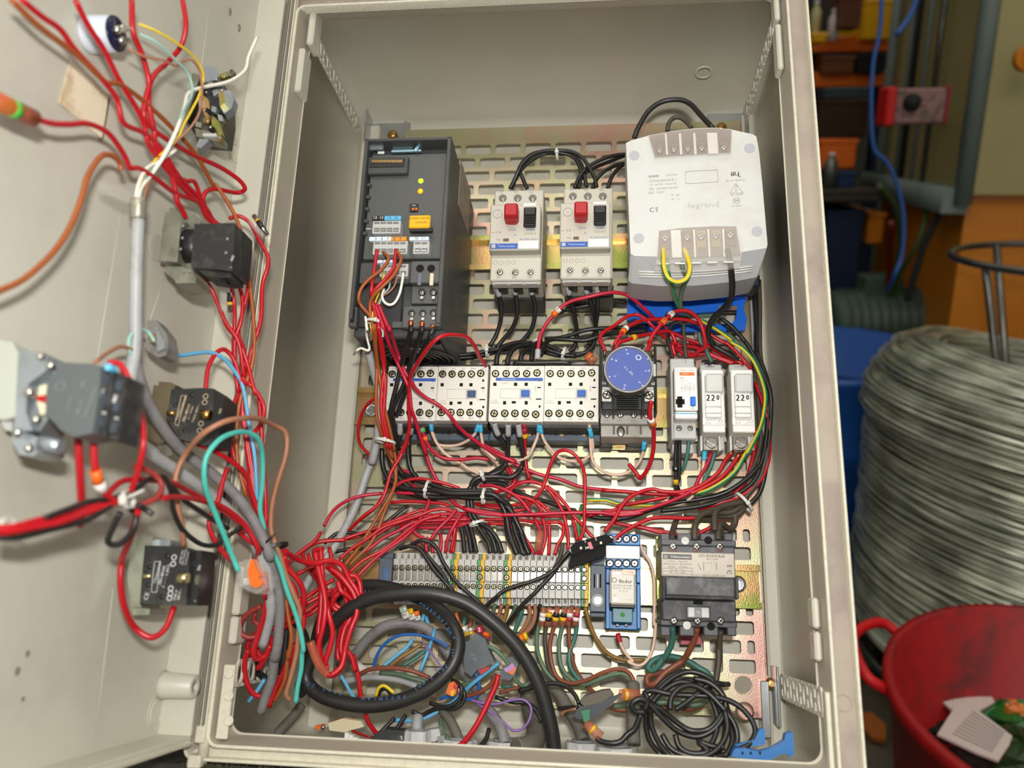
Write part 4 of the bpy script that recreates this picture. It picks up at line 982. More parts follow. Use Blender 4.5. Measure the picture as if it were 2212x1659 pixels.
# ---- fused switch with the big handle
t = thing('fused_switch', 'dusty black three-pole fused switch with wide handle, lower right', 'switch', org_of(1512, 1376, 40, 9))
mb = MB(); mb.pb(1428, 1166, 1590, 1180, 60, 50, .8)
for x0_, x1_ in ((1427, 1446), (1463, 1494), (1513, 1545), (1564, 1583)): mb.pb(x0_, 1152, x1_, 1168, 60, 50, .8)
part(t, 'upper_terminals', mb, mat('switch_grey', (74, 74, 78), .5, dirt=(110, 110, 112), dirts=70, damt=.4))
mb = MB(); mb.pb(1429, 1180, 1588, 1250, 68, 55, .8); part(t, 'body', mb, MATS['switch_grey'])
mb = MB(); mb.pb(1429, 1194, 1587, 1246, 69.5, 2, .5); part(t, 'rating_plate', mb, mat('rating_plate', (196, 186, 172), .5, dirt=(160, 150, 140), dirts=40, damt=.4))
hp = mat('handle_speckled', (66, 66, 68), .55, dirt=(128, 126, 122), dirts=120, damt=.55)
mb = MB(); mb.pb(1432, 1246, 1437, 1295, 92, 36, .8); mb.pb(1589, 1246, 1596, 1295, 92, 36, .8); mb.pb(1437, 1246, 1589, 1289, 90, 26, 1.2); mb.pb(1437, 1286, 1589, 1294, 86, 6, .8); part(t, 'handle', mb, hp)
mb = MB(); mb.pb(1430, 1292, 1590, 1342, 66, 54, 1); part(t, 'lower_body', mb, hp)
mb = MB(); mb.pb(1427, 1340, 1592, 1354, 60, 50, .8)
for x0_, x1_ in ((1427, 1448), (1468, 1500), (1520, 1552), (1571, 1591)): mb.pb(x0_, 1353, x1_, 1374, 60, 48, .8)
part(t, 'lower_terminals', mb, MATS['switch_grey'])
for x, y in ((1480, 1168), (1530, 1167), (1484, 1351), (1536, 1353)):
    p = U(x, y, 60.5); mb = MB(); mb.cyl((p.x, -60.2, p.z), (p.x, -60.6, p.z), 3, 16); part(t, 'fixing_hole', mb, DSTEEL if x < 1500 else VOID)
for x in (1454, 1505, 1555):
    scr(t, x, 1181, 68.6, 8.5); scr(t, x + 2, 1341, 66.5, 8.5)
    pbx(t, 'clamp_edge', x - 8, 1186, x + 8, 1191, 69, 1, mat('clamp_brown', (120, 70, 60), .5), .2)
ptext(t, 'LS1-D2531A65', 1538, 1201, 69.7, 8.6, KPRT, rot=-1, wx=1.05); ptext(t, '400V 10X38', 1538, 1208, 69.7, 5, GPRT)
pbx(t, 'brand_plate', 1432, 1197, 1494, 1208, 70, .6, GPRT, .1); ptext(t, 'Telemecanique', 1470, 1203, 70, 7, WPRT, bold=.12); pbx(t, 'brand_mark', 1434, 1199, 1442, 1206.5, 70.3, .5, FPRT, .1)
for s_, x, y in (('Ui 500V ~  Uimp 6kV', 1463, 1213), ('NF EN 60947-3  IEC 60947-3', 1464, 1218.5), ('AC20B      50/60Hz', 1464, 1224), ('gG   aM   Class', 1463, 1231), ('25A   20A   ≤3W', 1463, 1237), ('N   L1  L2   L3', 1533, 1216), ('1   3   5', 1527, 1237), ('DO NOT OPERATE UNDER LOAD', 1530, 1243)):
    ptext(t, s_, x, y, 69.7, 5, GPRT)
ptext(t, 'E', 1575, 1223, 69.7, 14, KPRT, rot=-90, wx=.8); ptext(t, 'C', 1575, 1236, 69.7, 14, KPRT, rot=-90)
poly_outline(t, [(1432, 1227), (1496, 1227), (1496, 1240), (1432, 1240)], 69.6, .12, GPRT); poly_outline(t, [(1432, 1233.5), (1496, 1233.5)], 69.6, .1, GPRT)
for x in (1508, 1520, 1548): poly_outline(t, [(x, 1218), (x + (6 if x == 1508 else 0), 1232)], 69.6, .2, GPRT, 'printed_diagram')
pbx(t, 'window', 1482, 1310, 1535, 1337, 68, 2, MATS['switch_grey'], .5); pbx(t, 'label_holder', 1486, 1312, 1532, 1334, 70, 2, WHITE2, .5); pbx(t, 'label_core', 1500, 1313, 1516, 1333, 70.6, .6, MGREY, .1); ptext(t, 'TE', 1508, 1323, 70.6, 7, WPRT)
pbx(t, 'upper_slot', 1498, 1298, 1518, 1306, 66.5, 1, VOID, .2)
mb = MB(); mb.pp([(1472, 1372), (1514, 1372), (1518, 1392), (1470, 1392)], 12, 6); part(t, 'red_foot', mb, mat('foot_red', (190, 80, 90), .5), 'dull red plastic rail foot')
mb = MB(); mb.pb(1418, 1158, 1430, 1376, 16, 8, .6); part(t, 'steel_backplate', mb, RAILM)
# ---- bottom: cable glands (nuts on the cabinet floor)
FZ = -291.5
def gland(px, py, h, r, hgt, label, m_=None):
    p = U(px, py, h); c = (p.x, -h, FZ); t = thing('cable_gland', label, 'cable gland', c, 'plastic gland nuts on the cabinet floor')
    m_ = m_ or LGREY; mb = MB(); n = 28; rings = []
    top = FZ + hgt
    for zz in (FZ, top - .8, top):
        rings.append([(c[0] + math.cos(2 * math.pi * i / n) * (r + (.9 if i % 4 < 2 else 0) - (.8 if zz == top else 0)), -h + math.sin(2 * math.pi * i / n) * (r + (.9 if i % 4 < 2 else 0) - (.8 if zz == top else 0)), zz) for i in range(n)])
    mb.loft(rings, sm=False); mb.lathe((c[0], -h, 0), (0, 0, 1), [(top, r - .6), (top, r * .62), (FZ, r * .6)], 28, cap=False); part(t, 'lock_nut', mb, m_)
    mb = MB(); mb.lathe((c[0], -h, 0), (0, 0, 1), [(FZ, r * .66), (top + 1.4, r * .64), (top + 1.4, r * .52), (FZ + 2, r * .5)], 24, cap=False); part(t, 'threaded_neck', mb, MGREY)
    return p
GL = [(1330, 1619, 82, 13.5, 11, 'light grey gland nut around the dusty vertical conduit left of the cable coil'), (1258, 1617, 62, 12, 10, 'grey gland nut behind the thick black cable, third from the right'),
      (1204, 1624, 100, 12, 8, 'grey gland nut around the thick black cable'), (1088, 1614, 70, 12, 9, 'grey gland nut with two dusty cables, left of the thick black cable'),
      (992, 1612, 80, 12, 10, 'grey gland nut around the thin grey cable, centre of the floor'), (900, 1606, 90, 9, 16, 'small light grey gland with a short grey tube, left of centre')]
for g in GL: gland(*g)
# blue clip, loose on the floor at the right corner
t = thing('cable_clip', 'blue plastic clip lying on the cabinet floor, bottom right corner', 'clip', org_of(1640, 1640, 105, 90))
mb = MB(); mb.pp([(1582, 1626), (1588, 1617), (1612, 1617), (1640, 1624), (1670, 1615), (1694, 1600), (1697, 1586), (1702, 1583), (1713, 1582), (1716, 1630), (1706, 1636), (1700, 1629), (1690, 1628), (1665, 1642), (1648, 1644), (1600, 1638), (1580, 1634)], 120, 7); part(t, 'clip_body', mb, CBLUE)
mb = MB(); mb.pp([(1586, 1610), (1630, 1598), (1640, 1576), (1650, 1573), (1653, 1580), (1653, 1608), (1612, 1616)], 108, 5); part(t, 'clip_lug', mb, CBLUE)
for x in (1604, 1622, 1642): pbx(t, 'clip_slot', x - 2, 1624, x + 2, 1630, 120.4, 1, VOID, .1)
# ================================================================ wires and cables
CR = {'A': (0, 0, 3.687), 'B': (0, 400, 3.687), 'C': (0, 800, 3.687), 'D': (0, 1200, 3.615), 'E': (740, 500, 6.9125), 'F': (1000, 300, 5.53), 'G': (1300, 180, 5.53),
      'H': (1300, 450, 5.53), 'I': (1000, 560, 5.53), 'J': (740, 700, 5.53), 'K': (1040, 740, 5.53), 'L': (1380, 740, 6.9125), 'M': (700, 950, 5.53), 'N': (1000, 950, 5.53),
      'O': (1300, 950, 5.53), 'Q': (800, 1150, 6.9125), 'S': (1080, 1130, 6.9125), 'T': (1280, 1130, 5.53), 'V': (440, 1150, 5.53), 'X': (440, 1350, 5.267), 'Y': (760, 1300, 4.621),
      'Z': (1120, 1350, 3.814), 'P': (0, 0, 1)}
def route(s):
    pts = []; c = CR['P']; h = 30
    for tk in s.split():
        if tk in CR: c = CR[tk]; continue
        v = [float(q) for q in tk.split(',')]
        if len(v) > 2: h = v[2]
        pts.append(P3((c[0] + v[0] / c[2], c[1] + v[1] / c[2], h)))
    return pts
REG = {}
def w(code, r, label, s, group=None, cat='wire', k=5, n=8, tip=None, mark=None, stripe=None):
    pts = smooth(route(s), k); mb_ = MB(); ms = W[code]
    if stripe: mb_.tube(pts, r, n, 0, (1, (0, 1, 2))); ms = [W[code], W[stripe]]
    else: mb_.tube(pts, r, n)
    nm = WN[code] + ('_cable' if cat == 'cable' else '_wire')
    o = emit(nm, mb_, ms, None, pts[0]); tag(o, label, cat, group); REG.setdefault(label, []).append((pts[0].x, pts[-1].x, o))
    for t_ in (tip or []):     # (end, length mm, radius, material)
        e, L_, rr_, mm = t_
        q = [pts[0]] if e == 0 else [pts[-1]]; rest = pts if e == 0 else pts[::-1]; acc = 0
        for a_, b_ in zip(rest, rest[1:]):
            acc += (b_ - a_).length; q.append(b_)
            if acc > L_: break
        m2 = MB(); m2.tube(q, rr_, 8); part(o, 'end_sleeve', m2, mm)
    for mk in (mark or []):    # (fraction, mat, width mm[, text])
        i = int(mk[0] * (len(pts) - 1)); i = max(1, min(len(pts) - 2, i)); d_ = (pts[i + 1] - pts[i - 1]).normalized()
        m2 = MB(); m2.cyl(pts[i] - d_ * mk[2] / 2, pts[i] + d_ * mk[2] / 2, r + 1.0, 10); part(o, 'marker_ring', m2, mk[1])
        if len(mk) > 3:
            u_ = Vector((1, 0, 0)); v_ = Vector((0, 0, 1)); c_ = pts[i] + Vector((0, -(r + 1.15), 0)); text(o, mk[3], c_, 3.2, KPRT if mk[1] is not BLK else WPRT, rot=math.degrees(math.atan2(d_.z, d_.x)) - 90)
    return o
FER = mat('ferrule_light_blue', (70, 178, 220), 0.4); FEG = mat('ferrule_grey', (172, 170, 172), 0.4); FEW = mat('ferrule_white', (230, 226, 224), .4); FER_R = mat('ferrule_red', (200, 24, 48), .4)
MO = mat('marker_orange', (232, 104, 20), .45); MW = mat('marker_white', (226, 222, 214), .45); MY = mat('marker_yellow', (226, 178, 20), .45); MV = mat('marker_violet', (176, 120, 178), .45); MR = mat('marker_raspberry', (170, 36, 70), .45); MG = mat('marker_green', (90, 170, 100), .45)
# --- door: red wires coming down from the upper left
g = 'red wires hanging across the top of the door'
w('R', 1.5, 'red wire entering at the top left corner, outermost of the door wires', 'A 175,0,360 330,130 480,235,350 600,400 820,640,330 930,790,315 985,980,300 1150,1060,285 1290,1190,270 1420,1400,250 1600,1600,235 B 1650,260,222 1760,340,226', g)
w('R', 1.5, 'red wire passing just in front of the round buzzer', 'A 600,0,360 700,200,350 830,400,340 950,640,330 1080,850,315 1150,1000,300 1190,1160,290 1330,1350,270 1500,1540,250 1640,1659,235 B 1700,280,222 1800,350,226', g)
w('R', 1.6, 'red wire dropping straight from the top edge, right of the buzzer', 'A 1050,0,350 1060,250,340 1130,430,330 1185,640,320 1185,830,310 1230,1050,300 1240,1160,290 1370,1400,270 1410,1600,255 B 1440,180,240 1480,260,238', g)
w('R', 1.6, 'red wire from the top edge that loops out over the door flange', 'A 1455,0,330 1480,200,325 1440,370,320 1330,500,315 1225,600,312 1170,750,310 1145,900,302 1190,1000,295 1330,1110,285 1550,1240,260 1750,1330,240 1900,1430,222 1950,1505,215 1880,1535,215 1700,1505,218 1620,1560,222 B 1640,200,224 1690,280,224 1780,340,226', g)
w('R', 1.5, 'red wire leaving the translucent orange sleeve at the left edge', 'A 275,945,360 420,985,355 560,990,350 700,985,345 860,1060,335 980,1220,320 1035,1345,310', g)
w('R', 1.5, 'short red wire crossing to the upper switch block', 'A 1040,1340,305 1120,1345,300 1250,1430,285 1400,1540,265 1580,1610,245 B 1640,240,230 1740,340,230', g)
w('R', 1.4, 'thin red wire behind the grey multicore cable end', 'A 1310,1270,280 1350,1370 1480,1440,265 1550,1450,260 1600,1580,250 B 1650,200,240 1700,280,230 1780,340,228', g)
w('B', 1.4, 'brown wire running diagonally down the door beside the red ones', 'A 90,0,370 300,200,360 600,430,350 800,620,335 860,660 950,670,325 1100,770,310 1250,900,290 1400,1050,270 1560,1230,250 1700,1480,235 B 1720,0,235 1850,200,228 1930,420,222 1990,800,215 2020,1100,210 2015,1400,206 C 1900,300,203 1890,700,200 1960,1000,196')
w('B', 1.5, 'brown wire making a wide arc over the left side of the door', 'B -60,860,350 0,840,350 200,740,345 420,540,340 560,330,335 650,100,330 A 700,1400,325 800,1250,322 880,1235,320 950,1290,318 965,1360,312')
# thin signal leads
w('Y', .75, 'thin yellow lead curving from the round buzzer to the cable end', 'A 1100,190,352 1250,250,345 1430,360,330 1560,470,315 1620,600,305 1590,750,300 1530,870,300 1460,1000,300 1400,1120,300 1230,1280,300 1130,1430,300 1090,1590,300')
w('t', .75, 'thin pale green lead curving from the round buzzer to the cable end', 'A 1110,270,352 1250,340,345 1400,480,330 1500,590,318 1530,740,312 1450,900,306 1380,1080,303 1250,1300,302 1140,1480,301 1115,1600,300')
w('b', .75, 'thin pinkish brown lead from the buzzer to the cable end', 'A 1020,390,352 1150,450,345 1300,480,335 1400,525,325 1450,490,320 1530,480,315 1600,600,305 1600,850,300 1530,1000,300 1400,1130,300 1280,1270,300 1190,1430,300 1140,1590,300')
w('w', 1.2, 'white lead with its free end standing up beside the door flange', 'A 2050,290,240 1980,450,245 1950,560,250 1820,650,262 1600,700,280 1500,745,292 1470,850,300 1420,1000,305 1330,1200,308 1220,1370,308 1120,1500,305 1095,1600,302')
w('w', 1.1, 'short white lead ending just above the grey cable end', 'A 1400,1195,295 1300,1260,300 1170,1340,303 1110,1450,303 1080,1590,302')
# grey multicore cables
gc = w('G', 3.6, 'light grey multicore cable hanging straight down the door', 'B 1110,190,300 1095,400,300 1085,700,299 1080,1000,298 1075,1300,296 C 1030,150,292 1060,480,282 1180,640,268 1350,760,248 1560,900,225 1750,1050,205 1950,1250,188 V 690,300,178 V 760,560,168 800,850,158 780,1050,150 700,1350,140', cat='cable', n=12)
mb = MB(); q = route('B 1100,110,300 1098,200,300 1096,270'); mb.tube(smooth(q, 4), 4.6, 12); part(gc, 'cable_stripping', mb, mat('braid_silver', (170, 165, 150), .35, .6, bump=.6, bs=500))
mb = MB(); mb.prism([P3((x, y, 302)) for x, y in ((210, 390), (250, 400), (296, 420), (300, 440), (262, 436), (210, 404))], (0, .6, 0)); part(gc, 'clear_tape', mb, CLEAR2)
w('g', 3.4, 'darker grey sheathed cable curving from the door into the cabinet', 'B 1070,1420,292 1130,1600,288 C 1200,300,276 1350,530,256 1500,680,238 1700,830,220 1900,1020,205 2050,1250,192 2150,1480,182 V 740,250,176 850,550,166 900,800,158 910,1000,152 890,1300,143 850,1500,137 X 810,300,133 780,600,126 710,800,120 640,1000,116', cat='cable', n=12)
w('t', 1.1, 'pale grey-green lead arching from the small grey clamp into the cable sleeve', 'B 1230,1245,290 1180,1170 1110,1150 1040,1200 1025,1290 1060,1390 1080,1430')
w('b', 1.2, 'short brown lead arching out of the dark grey cable', 'B 1095,1400,296 1060,1320,300 960,1285,310 850,1340,325 760,1410,340')
w('R', 1.5, 'thick-looking red wire arching over the near contact blocks', 'B 870,1410,358 960,1430 1030,1550 C 980,0,350 1060,150,345 1130,400,340 1140,600 1100,800,335 1040,970,330')
# bundle beside the hinge
g = 'red wires bundled beside the hinge side of the door'
w('R', 1.5, 'red wire with a clear marker sleeve curving right of the upper black switch', 'B 1830,265,222 1900,245,218 1990,300,214 2060,430,212 2130,560,210 2130,660 2090,800,208 2075,1080,206 2000,1330,204 1960,1550,202 C 1890,200,200 1830,420,198 1850,660,196 1960,900,192 2060,1180,186', g)
for i, s_ in enumerate(['B 1620,730,232 1700,860,228 1790,1080,222 1900,1250,216 1940,1500,208 C 1950,60,205 1930,300,200 1960,560,196 1990,800,192 2070,1150,186',
    'B 1760,1000,224 1810,1130,218 1900,1240,214 1970,1420,208 2030,1650,204 C 2060,200,200 2080,450,197 2090,600,194 2110,900,190 2120,1250,184',
    'B 1880,740,220 1930,900,216 1920,1080,214 1870,1250,212 1880,1500,208 C 1880,50,205 1920,300,200 1960,560,196 2000,800,192 2080,1120,186',
    'B 1930,540,222 1970,700,216 1970,860,214 1930,1020,212 1900,1180,210 1950,1350,208 1930,1560,205 C 1850,330,200 1840,520,198 1870,700,196 1990,980,190 2050,1180,186',
    'B 1830,740,222 1860,900 1870,1060,216 1860,1300,210 1890,1600,206 C 1910,200,202 1950,400,198 1980,600,195 2030,900,190 2080,1180,184']):
    w('R', 1.45, 'plain red wire in the tight bundle beside the door hinge', s_, g)
w('R', 1.5, 'red wire looping up from the middle black switch into the bundle', 'C 1640,170,236 B 1640,1600,236 1660,1450,232 1720,1340,226 1790,1310,220 1870,1400,214 1920,1560,210 C 2000,120,205 2100,280,202 2080,420,199 2020,500,197', g)
w('L', 1.3, 'light blue wire sweeping from the small grey clamp down the bundle', 'B 1345,1335,262 1450,1355,250 1650,1330,232 1780,1380,222 1880,1500,213 1940,1630,208 C 1990,480,200 2030,700,196 2050,1100,188', tip=None)
w('T', 1.7, 'turquoise wire rising in a tall loop and ending in the clear push connector', 'C 1900,1600,218 1850,1480,222 1780,1300,232 1690,1080,246 1630,900,258 1640,700,262 1740,560,258 1860,500,246 1970,495,232 2060,550,220 2090,680,208 2090,900,199 2070,1100,193 2100,1250,187 V 700,0,184 790,180,178 900,380,170 990,680,162 1090,950,155 1160,1200,150 1190,1400,146 X 1120,300,143 1110,500,138 1070,700,134 1050,880,130')
w('b', 1.7, 'pale brown wire rising in a wide arc above the turquoise loop', 'C 1465,1400,244 1450,1250,254 1410,1050,262 1400,850,266 1470,680,266 1600,520,276 1760,420,274 1900,385,262 2060,385,232 2180,440,206 P 617,935,194 618,980,190 600,1040,186 588,1090,182 585,1140,178 V 860,150,174 920,300,170 980,500,164 1080,750,158 1150,950,152 1130,1200,147 X 1060,300,143 990,600,138 940,780,134 980,850,130')
# crossing cluster on the lower door
g = 'red wires gathered on the lower half of the door'
w('R', 1.8, 'red wire dropping from the near contact blocks, left one', 'C 620,540,356 630,700,352 640,900,345 650,1100,335 640,1240,325', g)
w('R', 1.7, 'red wire with an orange and white ring below the near contact blocks', 'C 745,560,356 755,750,352 790,900,346 860,1000,338 960,1060,328', g, mark=[(.42, MO, 7), (.58, MW, 5)])
w('R', 1.7, 'lowest thick red wire crossing the left edge below the contact blocks', 'C -60,1290,400 100,1280,392 300,1240,380 500,1200,368 700,1130,350 900,1060,335 1000,1010,325', g)
w('R', 1.6, 'red wire running just above its thick neighbour at the left edge', 'C -60,1255,398 100,1250,392 330,1190,378 560,1150,360 740,1085,345 950,1010,328', g)
w('d', 1.6, 'dusty red wire looped tightly around the white tie', 'C 1070,760,318 1160,790,312 1250,850,306 1290,930,304 1240,1020,308 1120,1070,314 1060,1110,316', g)
w('R', 1.6, 'red wire rising left of the white tie and running to the hinge', 'C 860,980,335 960,890,322 1080,870,310 1350,890,280 1480,950,255 1640,1040,232 1800,1130,215 1960,1260,200 V 420,0,192 600,150,184 720,400,176 760,700,168', g)
w('R', 1.6, 'red wire from the tie running below its twin to the hinge', 'C 1290,1015,300 1450,1010,275 1620,1040,245 1780,1090,224 1950,1230,204 2060,1430,194 V 640,260,182 700,480,175 735,800,166', g)
w('R', 1.6, 'red wire leaving the middle black switch toward the hinge', 'C 1580,590,246 1700,640,234 1850,730,220 1960,830,208 2000,960,200 2070,1160,190', g)
w('R', 1.6, 'red wire dropping beside the turquoise loop to the clear connector', 'C 1810,780,216 1770,900,218 1730,1060,220 1670,1180,222 1680,1290,220 1760,1430,214 1850,1520,208', g)
w('R', 1.8, 'red wire hanging in a deep U below the lowest black switch', 'C 1100,1110,316 1040,1330,300 970,1500,285 D 950,50,262 940,200,258 970,400,256 1050,560,254 1180,640,250 1290,570,244 1360,400,240', g)
w('K', 1.5, 'black wire running with the red ones at the left edge', 'C -60,1330,396 150,1330,388 400,1270,372 700,1190,352 900,1060,335', None)
w('K', 1.5, 'black wire wrapping behind the white tie, upper strand', 'C 350,1180,378 560,1100,362 700,1050,348 900,1020,334 1100,930,318 1180,870,308 1300,850,296 1360,960,284 1380,1110,272 1440,1250,256 1530,1340,244 1620,1390,234 1720,1390,224 1800,1330,218 1920,1250,208')
w('K', 1.5, 'black wire end dangling below the white tie', 'C 1100,1070,318 1160,1110,314 1220,1150,312')
w('K', 1.6, 'black wire hanging in a small loop below the white tie', 'C 960,1130,330 900,1250,328 860,1370,325 960,1380,320 1060,1270,314 1080,1150,314 1010,1080,320')
w('K', 1.5, 'black wire crossing behind the brown arc on the door', 'C 1350,900,284 1450,1020,262 1560,1100,244 1680,1180,230 1820,1260,216')
# --- lower left inside: wires dropping past the black tie
g = 'red wires hanging in loops in the lower left corner'
for s_ in ['V 720,360,172 770,600,166 740,900,158 660,1200,150 600,1400,146 620,1500,142 700,1500,138 790,1380,134 820,1250,130',
           'V 690,880,150 540,960,146 450,1080,142 440,1190,140 520,1250,138 620,1240,136 660,1120,136 600,1050,138 620,960,140',
           'V 960,280,168 1000,420,162 1120,560,156 1190,700,150 1190,850,146 1150,1000,140 1040,1080,136 930,1140,132 700,1160,130 560,1280,128 530,1400,126 660,1480,124 760,1440,122',
           'V 940,1130,132 1010,940,134 980,850,136 930,1000,134',
           'X 760,230,140 700,370,136 640,470,132 610,490,130',
           'X 510,280,138 470,400,134 470,560,130 510,700,126 580,790,122 640,810,120',
           'X 1040,220,132 990,400,128 900,560,124 830,700,120 740,930,116',
           'X 960,600,120 920,680,118 860,740,116',
           'V 1130,780,132 1180,950,130 1190,1100,130 1080,1400,130 1020,1500,130 X 1010,300,128']:
    w('d' if 'V 690' in s_ else 'R', 1.95, 'dusty red wire looping in the lower left corner of the cabinet', s_, g)
g = 'red wires tied into the skein below the terminal strip'
for s_ in ['V 960,220,166 1080,300,150 1200,350,140 1350,370,132 1500,340,126 1650,390,120 1740,560,116 1830,700,114 1880,850,112 1830,940,110 1700,940,110 1560,850,112 1560,720,114 1640,640,114',
           'V 1420,200,124 1330,220,122 1340,330,122 1400,600,124 1400,900,124 1370,1200,124 1400,1500,124 X 1340,450,124 1400,560,122 1500,560,120 1590,430,118 1560,250,116 1600,50,114 V 1740,1050,112 1790,850,112 1720,650,114 1600,500,116 1480,380,118',
           'V 1400,210,126 1410,400,128 1440,700,130 1500,1000,130 1540,1200,128 1500,1400,126 1440,1600,124 X 1420,480,122',
           'V 1330,240,128 1360,400,130 1450,800,132 1430,1100,132 1370,1350,130 1380,1550,128 X 1330,480,126 1430,570,124 1560,480,122 1600,340,120 V 1700,1350,120 1760,1150,120 1830,960,118 1800,750,118 1650,540,120 1500,420,120',
           'V 1470,400,120 1700,620,116 1790,760,114 1740,1000,112 1640,1200,112 1600,1450,112 X 1550,400,112',
           'V 1640,700,116 1560,780,116 1540,880,114 1640,960,112 1740,960,110 1700,800,112 1700,560,114 1800,520,112 1860,600,110 1880,760,110',
           'V 1600,590,120 1640,700,120 1700,740,118 1850,880,112']:
    w('R', 2.05, 'red wire folded into the thick skein left of the terminal strip', s_, g)
w('R', 1.7, 'red wire leaving the skein and running down to the floor', 'V 1700,1380,112 1770,1500,110 1810,1659,108 X 1700,350,108 1760,600,104 1790,820,100 1850,1050,98 1930,1190,94 2040,1310,88 2120,1360,84')
w('R', 1.4, 'red wire held in a clear brown sleeve with a bare tip', 'X 1210,190,136 1260,340,134 1310,450,132 1380,540,128 1450,580,126', tip=[(0, 26, 3.2, MATS['sleeve_translucent'])])
g = 'red wires entering the lower left corner behind the cables'
for s_ in ['V 1400,0,66 1330,100,70 1200,200,74 1090,290,78 1000,400,84 960,560,90', 'V 1700,90,58 1500,100,62 1330,130,66 1190,230,72 1210,330,76 1280,460,82 1350,560,88 1390,640,92', 'V 1120,500,96 1240,440,92 1400,380,88',
  'V 1210,790,108 1330,700,104 1420,640,100 1560,560,96', 'V 1210,860,104 1400,760,100 1540,680,96', 'V 1200,960,108 1330,870,104 1430,780,100', 'V 1190,1010,104 1300,960,100 1420,840,98', 'V 1010,560,150 1100,700,146 1090,900,142 1000,1040,138 900,1120,134',
  'V 700,1240,130 640,1380,128 690,1480,126 790,1420,124', 'V 560,1400,120 540,1560,118 X 470,400,116 480,600,114', 'V 1180,900,136 1190,1100,134 1100,1350,132 1010,1550,130 X 930,450,126 880,600,122', 'V 1250,260,84 1300,420,88 1420,600,92 1500,760,96', 'V 1500,180,90 1560,400,94 1700,560,98']:
    w('R', 1.6, 'red wire entering the lower left corner behind the grey cables', s_, g)
for s_ in ['V 1210,890,102 1400,680,98 1520,580,94', 'V 2000,0,54 1870,160,58 1680,400,66']: w('B', 1.4, 'brown wire running with the red harness toward the lower left corner', s_, 'brown wires in the lower left harness')
w('K', 3.0, 'thick black strand standing behind the turquoise wire at the lower left', 'V 1010,1000,128 1180,1180,118 1240,1400,108 X 1170,300,104 1150,500,102 1080,700,98 1130,800,94', cat='cable')
w('K', 2.6, 'black strand behind the dusty red loops, lower left corner', 'V 600,1500,112 640,1659,108 X 640,560,104 720,620,100', cat='cable')
# remaining strands in the lower left
w('B', 1.5, 'copper-brown wire hanging between the grey cable and the turquoise wire', 'V 980,800,150 1010,1000,148 1050,1250,145 1010,1500,140 X 960,300,136 930,600,130 860,770,124 810,860,120')
w('K', 2.2, 'dark cable strand behind the brown wire in the lower left', 'V 1000,1000,122 980,1300,120 940,1600,118 X 900,400,116 860,560,114')
w('L', 1.4, 'light blue wire end pointing down at the lower left corner', 'X 690,620,124 620,730,122 550,820,120 510,870,118')
w('L', 1.3, 'light blue wire slanting behind the red skein, lower left', 'X 1530,540,92 1600,640,90 1680,780,88 1720,830,86')
# --- heavy black cable
hc = w('H', 5.2, 'thick black printed power cable coiled in a loop at the bottom', 'P 1198,1632,100 1190,1570,102 1165,1480,106 1120,1400,110 1060,1340,114 1000,1300,117 930,1282,120 860,1283,120 800,1293,118 750,1320,114 700,1370,108 668,1430,104 662,1470,103 690,1500,105 740,1518,108 800,1524,110 870,1512,112 930,1484,113 975,1440,112 990,1390,108 975,1345,102 940,1310,96 890,1285,88 840,1270,82 790,1266,78 740,1280,74 710,1310,70 690,1360,66 680,1420,62', cat='cable', n=16, k=7)
def along(parent, s_, x0, y0, x1, y1, h, size, m_, flip=False, sag=0):
    n_ = len(s_)
    for i, ch in enumerate(s_):
        if ch == ' ': continue
        f_ = (i + .5) / n_; x = x0 + (x1 - x0) * f_; y = y0 + (y1 - y0) * f_ + sag * 4 * f_ * (1 - f_)
        dx = x1 - x0; dy = (y1 - y0) + sag * 4 * (1 - 2 * f_); a_ = -math.degrees(math.atan2(dy, dx))
        ptext(parent, ch, x, y, h, size, m_, rot=a_)
for s_, a_ in (('PRYSMIAN', (880, 1503, 778, 1508, 118.2)), ('- 2017 29', (765, 1507, 660, 1476, 115)), ('4HARD', (905, 1301, 942, 1328, 105.5)), ('H07', (945, 1330, 965, 1352, 109.5)), ('RN-F', (965, 1356, 982, 1382, 112.5)), ('255', (978, 1400, 978, 1420, 115.5)), ('3G1.5 mm2', (968, 1436, 895, 1492, 118.6)), ('FLEXTREME', (785, 1279, 862, 1278, 83.6))):
    along(hc, s_, *a_, 10 if s_ != '255' else 8, DPRT, sag=3 if 'PRY' in s_ else 0)
# --- dusty conduits and cables at the bottom
g = 'dusty grey cables rising from the floor glands'
w('D', 5.0, 'dusty vertical conduit with brown and green wires coming out of its top', 'Z 950,990,82 945,800,76 948,600,66 945,490,58', cat='cable', n=12)
w('D', 5.0, 'dusty conduit curving up behind the thick black cable', 'Z 540,960,62 480,800,52 400,680,42 330,560,34 270,500,30', cat='cable', n=12)
w('D', 7.5, 'broad dirty conduit bending along the floor under the thick black cable', 'Z 90,540,34 110,700,44 150,850,60 130,960,80 60,1010,92 -20,1025,98', cat='cable', n=14)
w('g', 4.2, 'grey cable curving in a big arc behind the thick black loop', 'Y -120,640,40 20,540,46 150,380,50 300,260,52 450,215,52 600,215,50 750,270,46 880,400,42 1000,560,40 1120,700,44 1230,850,52 1350,1050,62 1480,1250,72 1530,1420,78', cat='cable', n=12)
w('G', 2.6, 'light grey cable lying behind the lower side of the black loop', 'Y -100,800,52 100,760,55 300,755,56 500,790,56 650,840,56', cat='cable', n=10)
w('D', 3.6, 'old grey cable standing in the gland left of the centre', 'Y 1080,1420,80 1040,1300,78 980,1180,74 900,1080,70', cat='cable', n=10)
w('G', 3.9, 'short upright light grey tube left of centre on the floor', 'Y 650,1390,90 650,1220,86 660,1150,82', cat='cable', n=12)
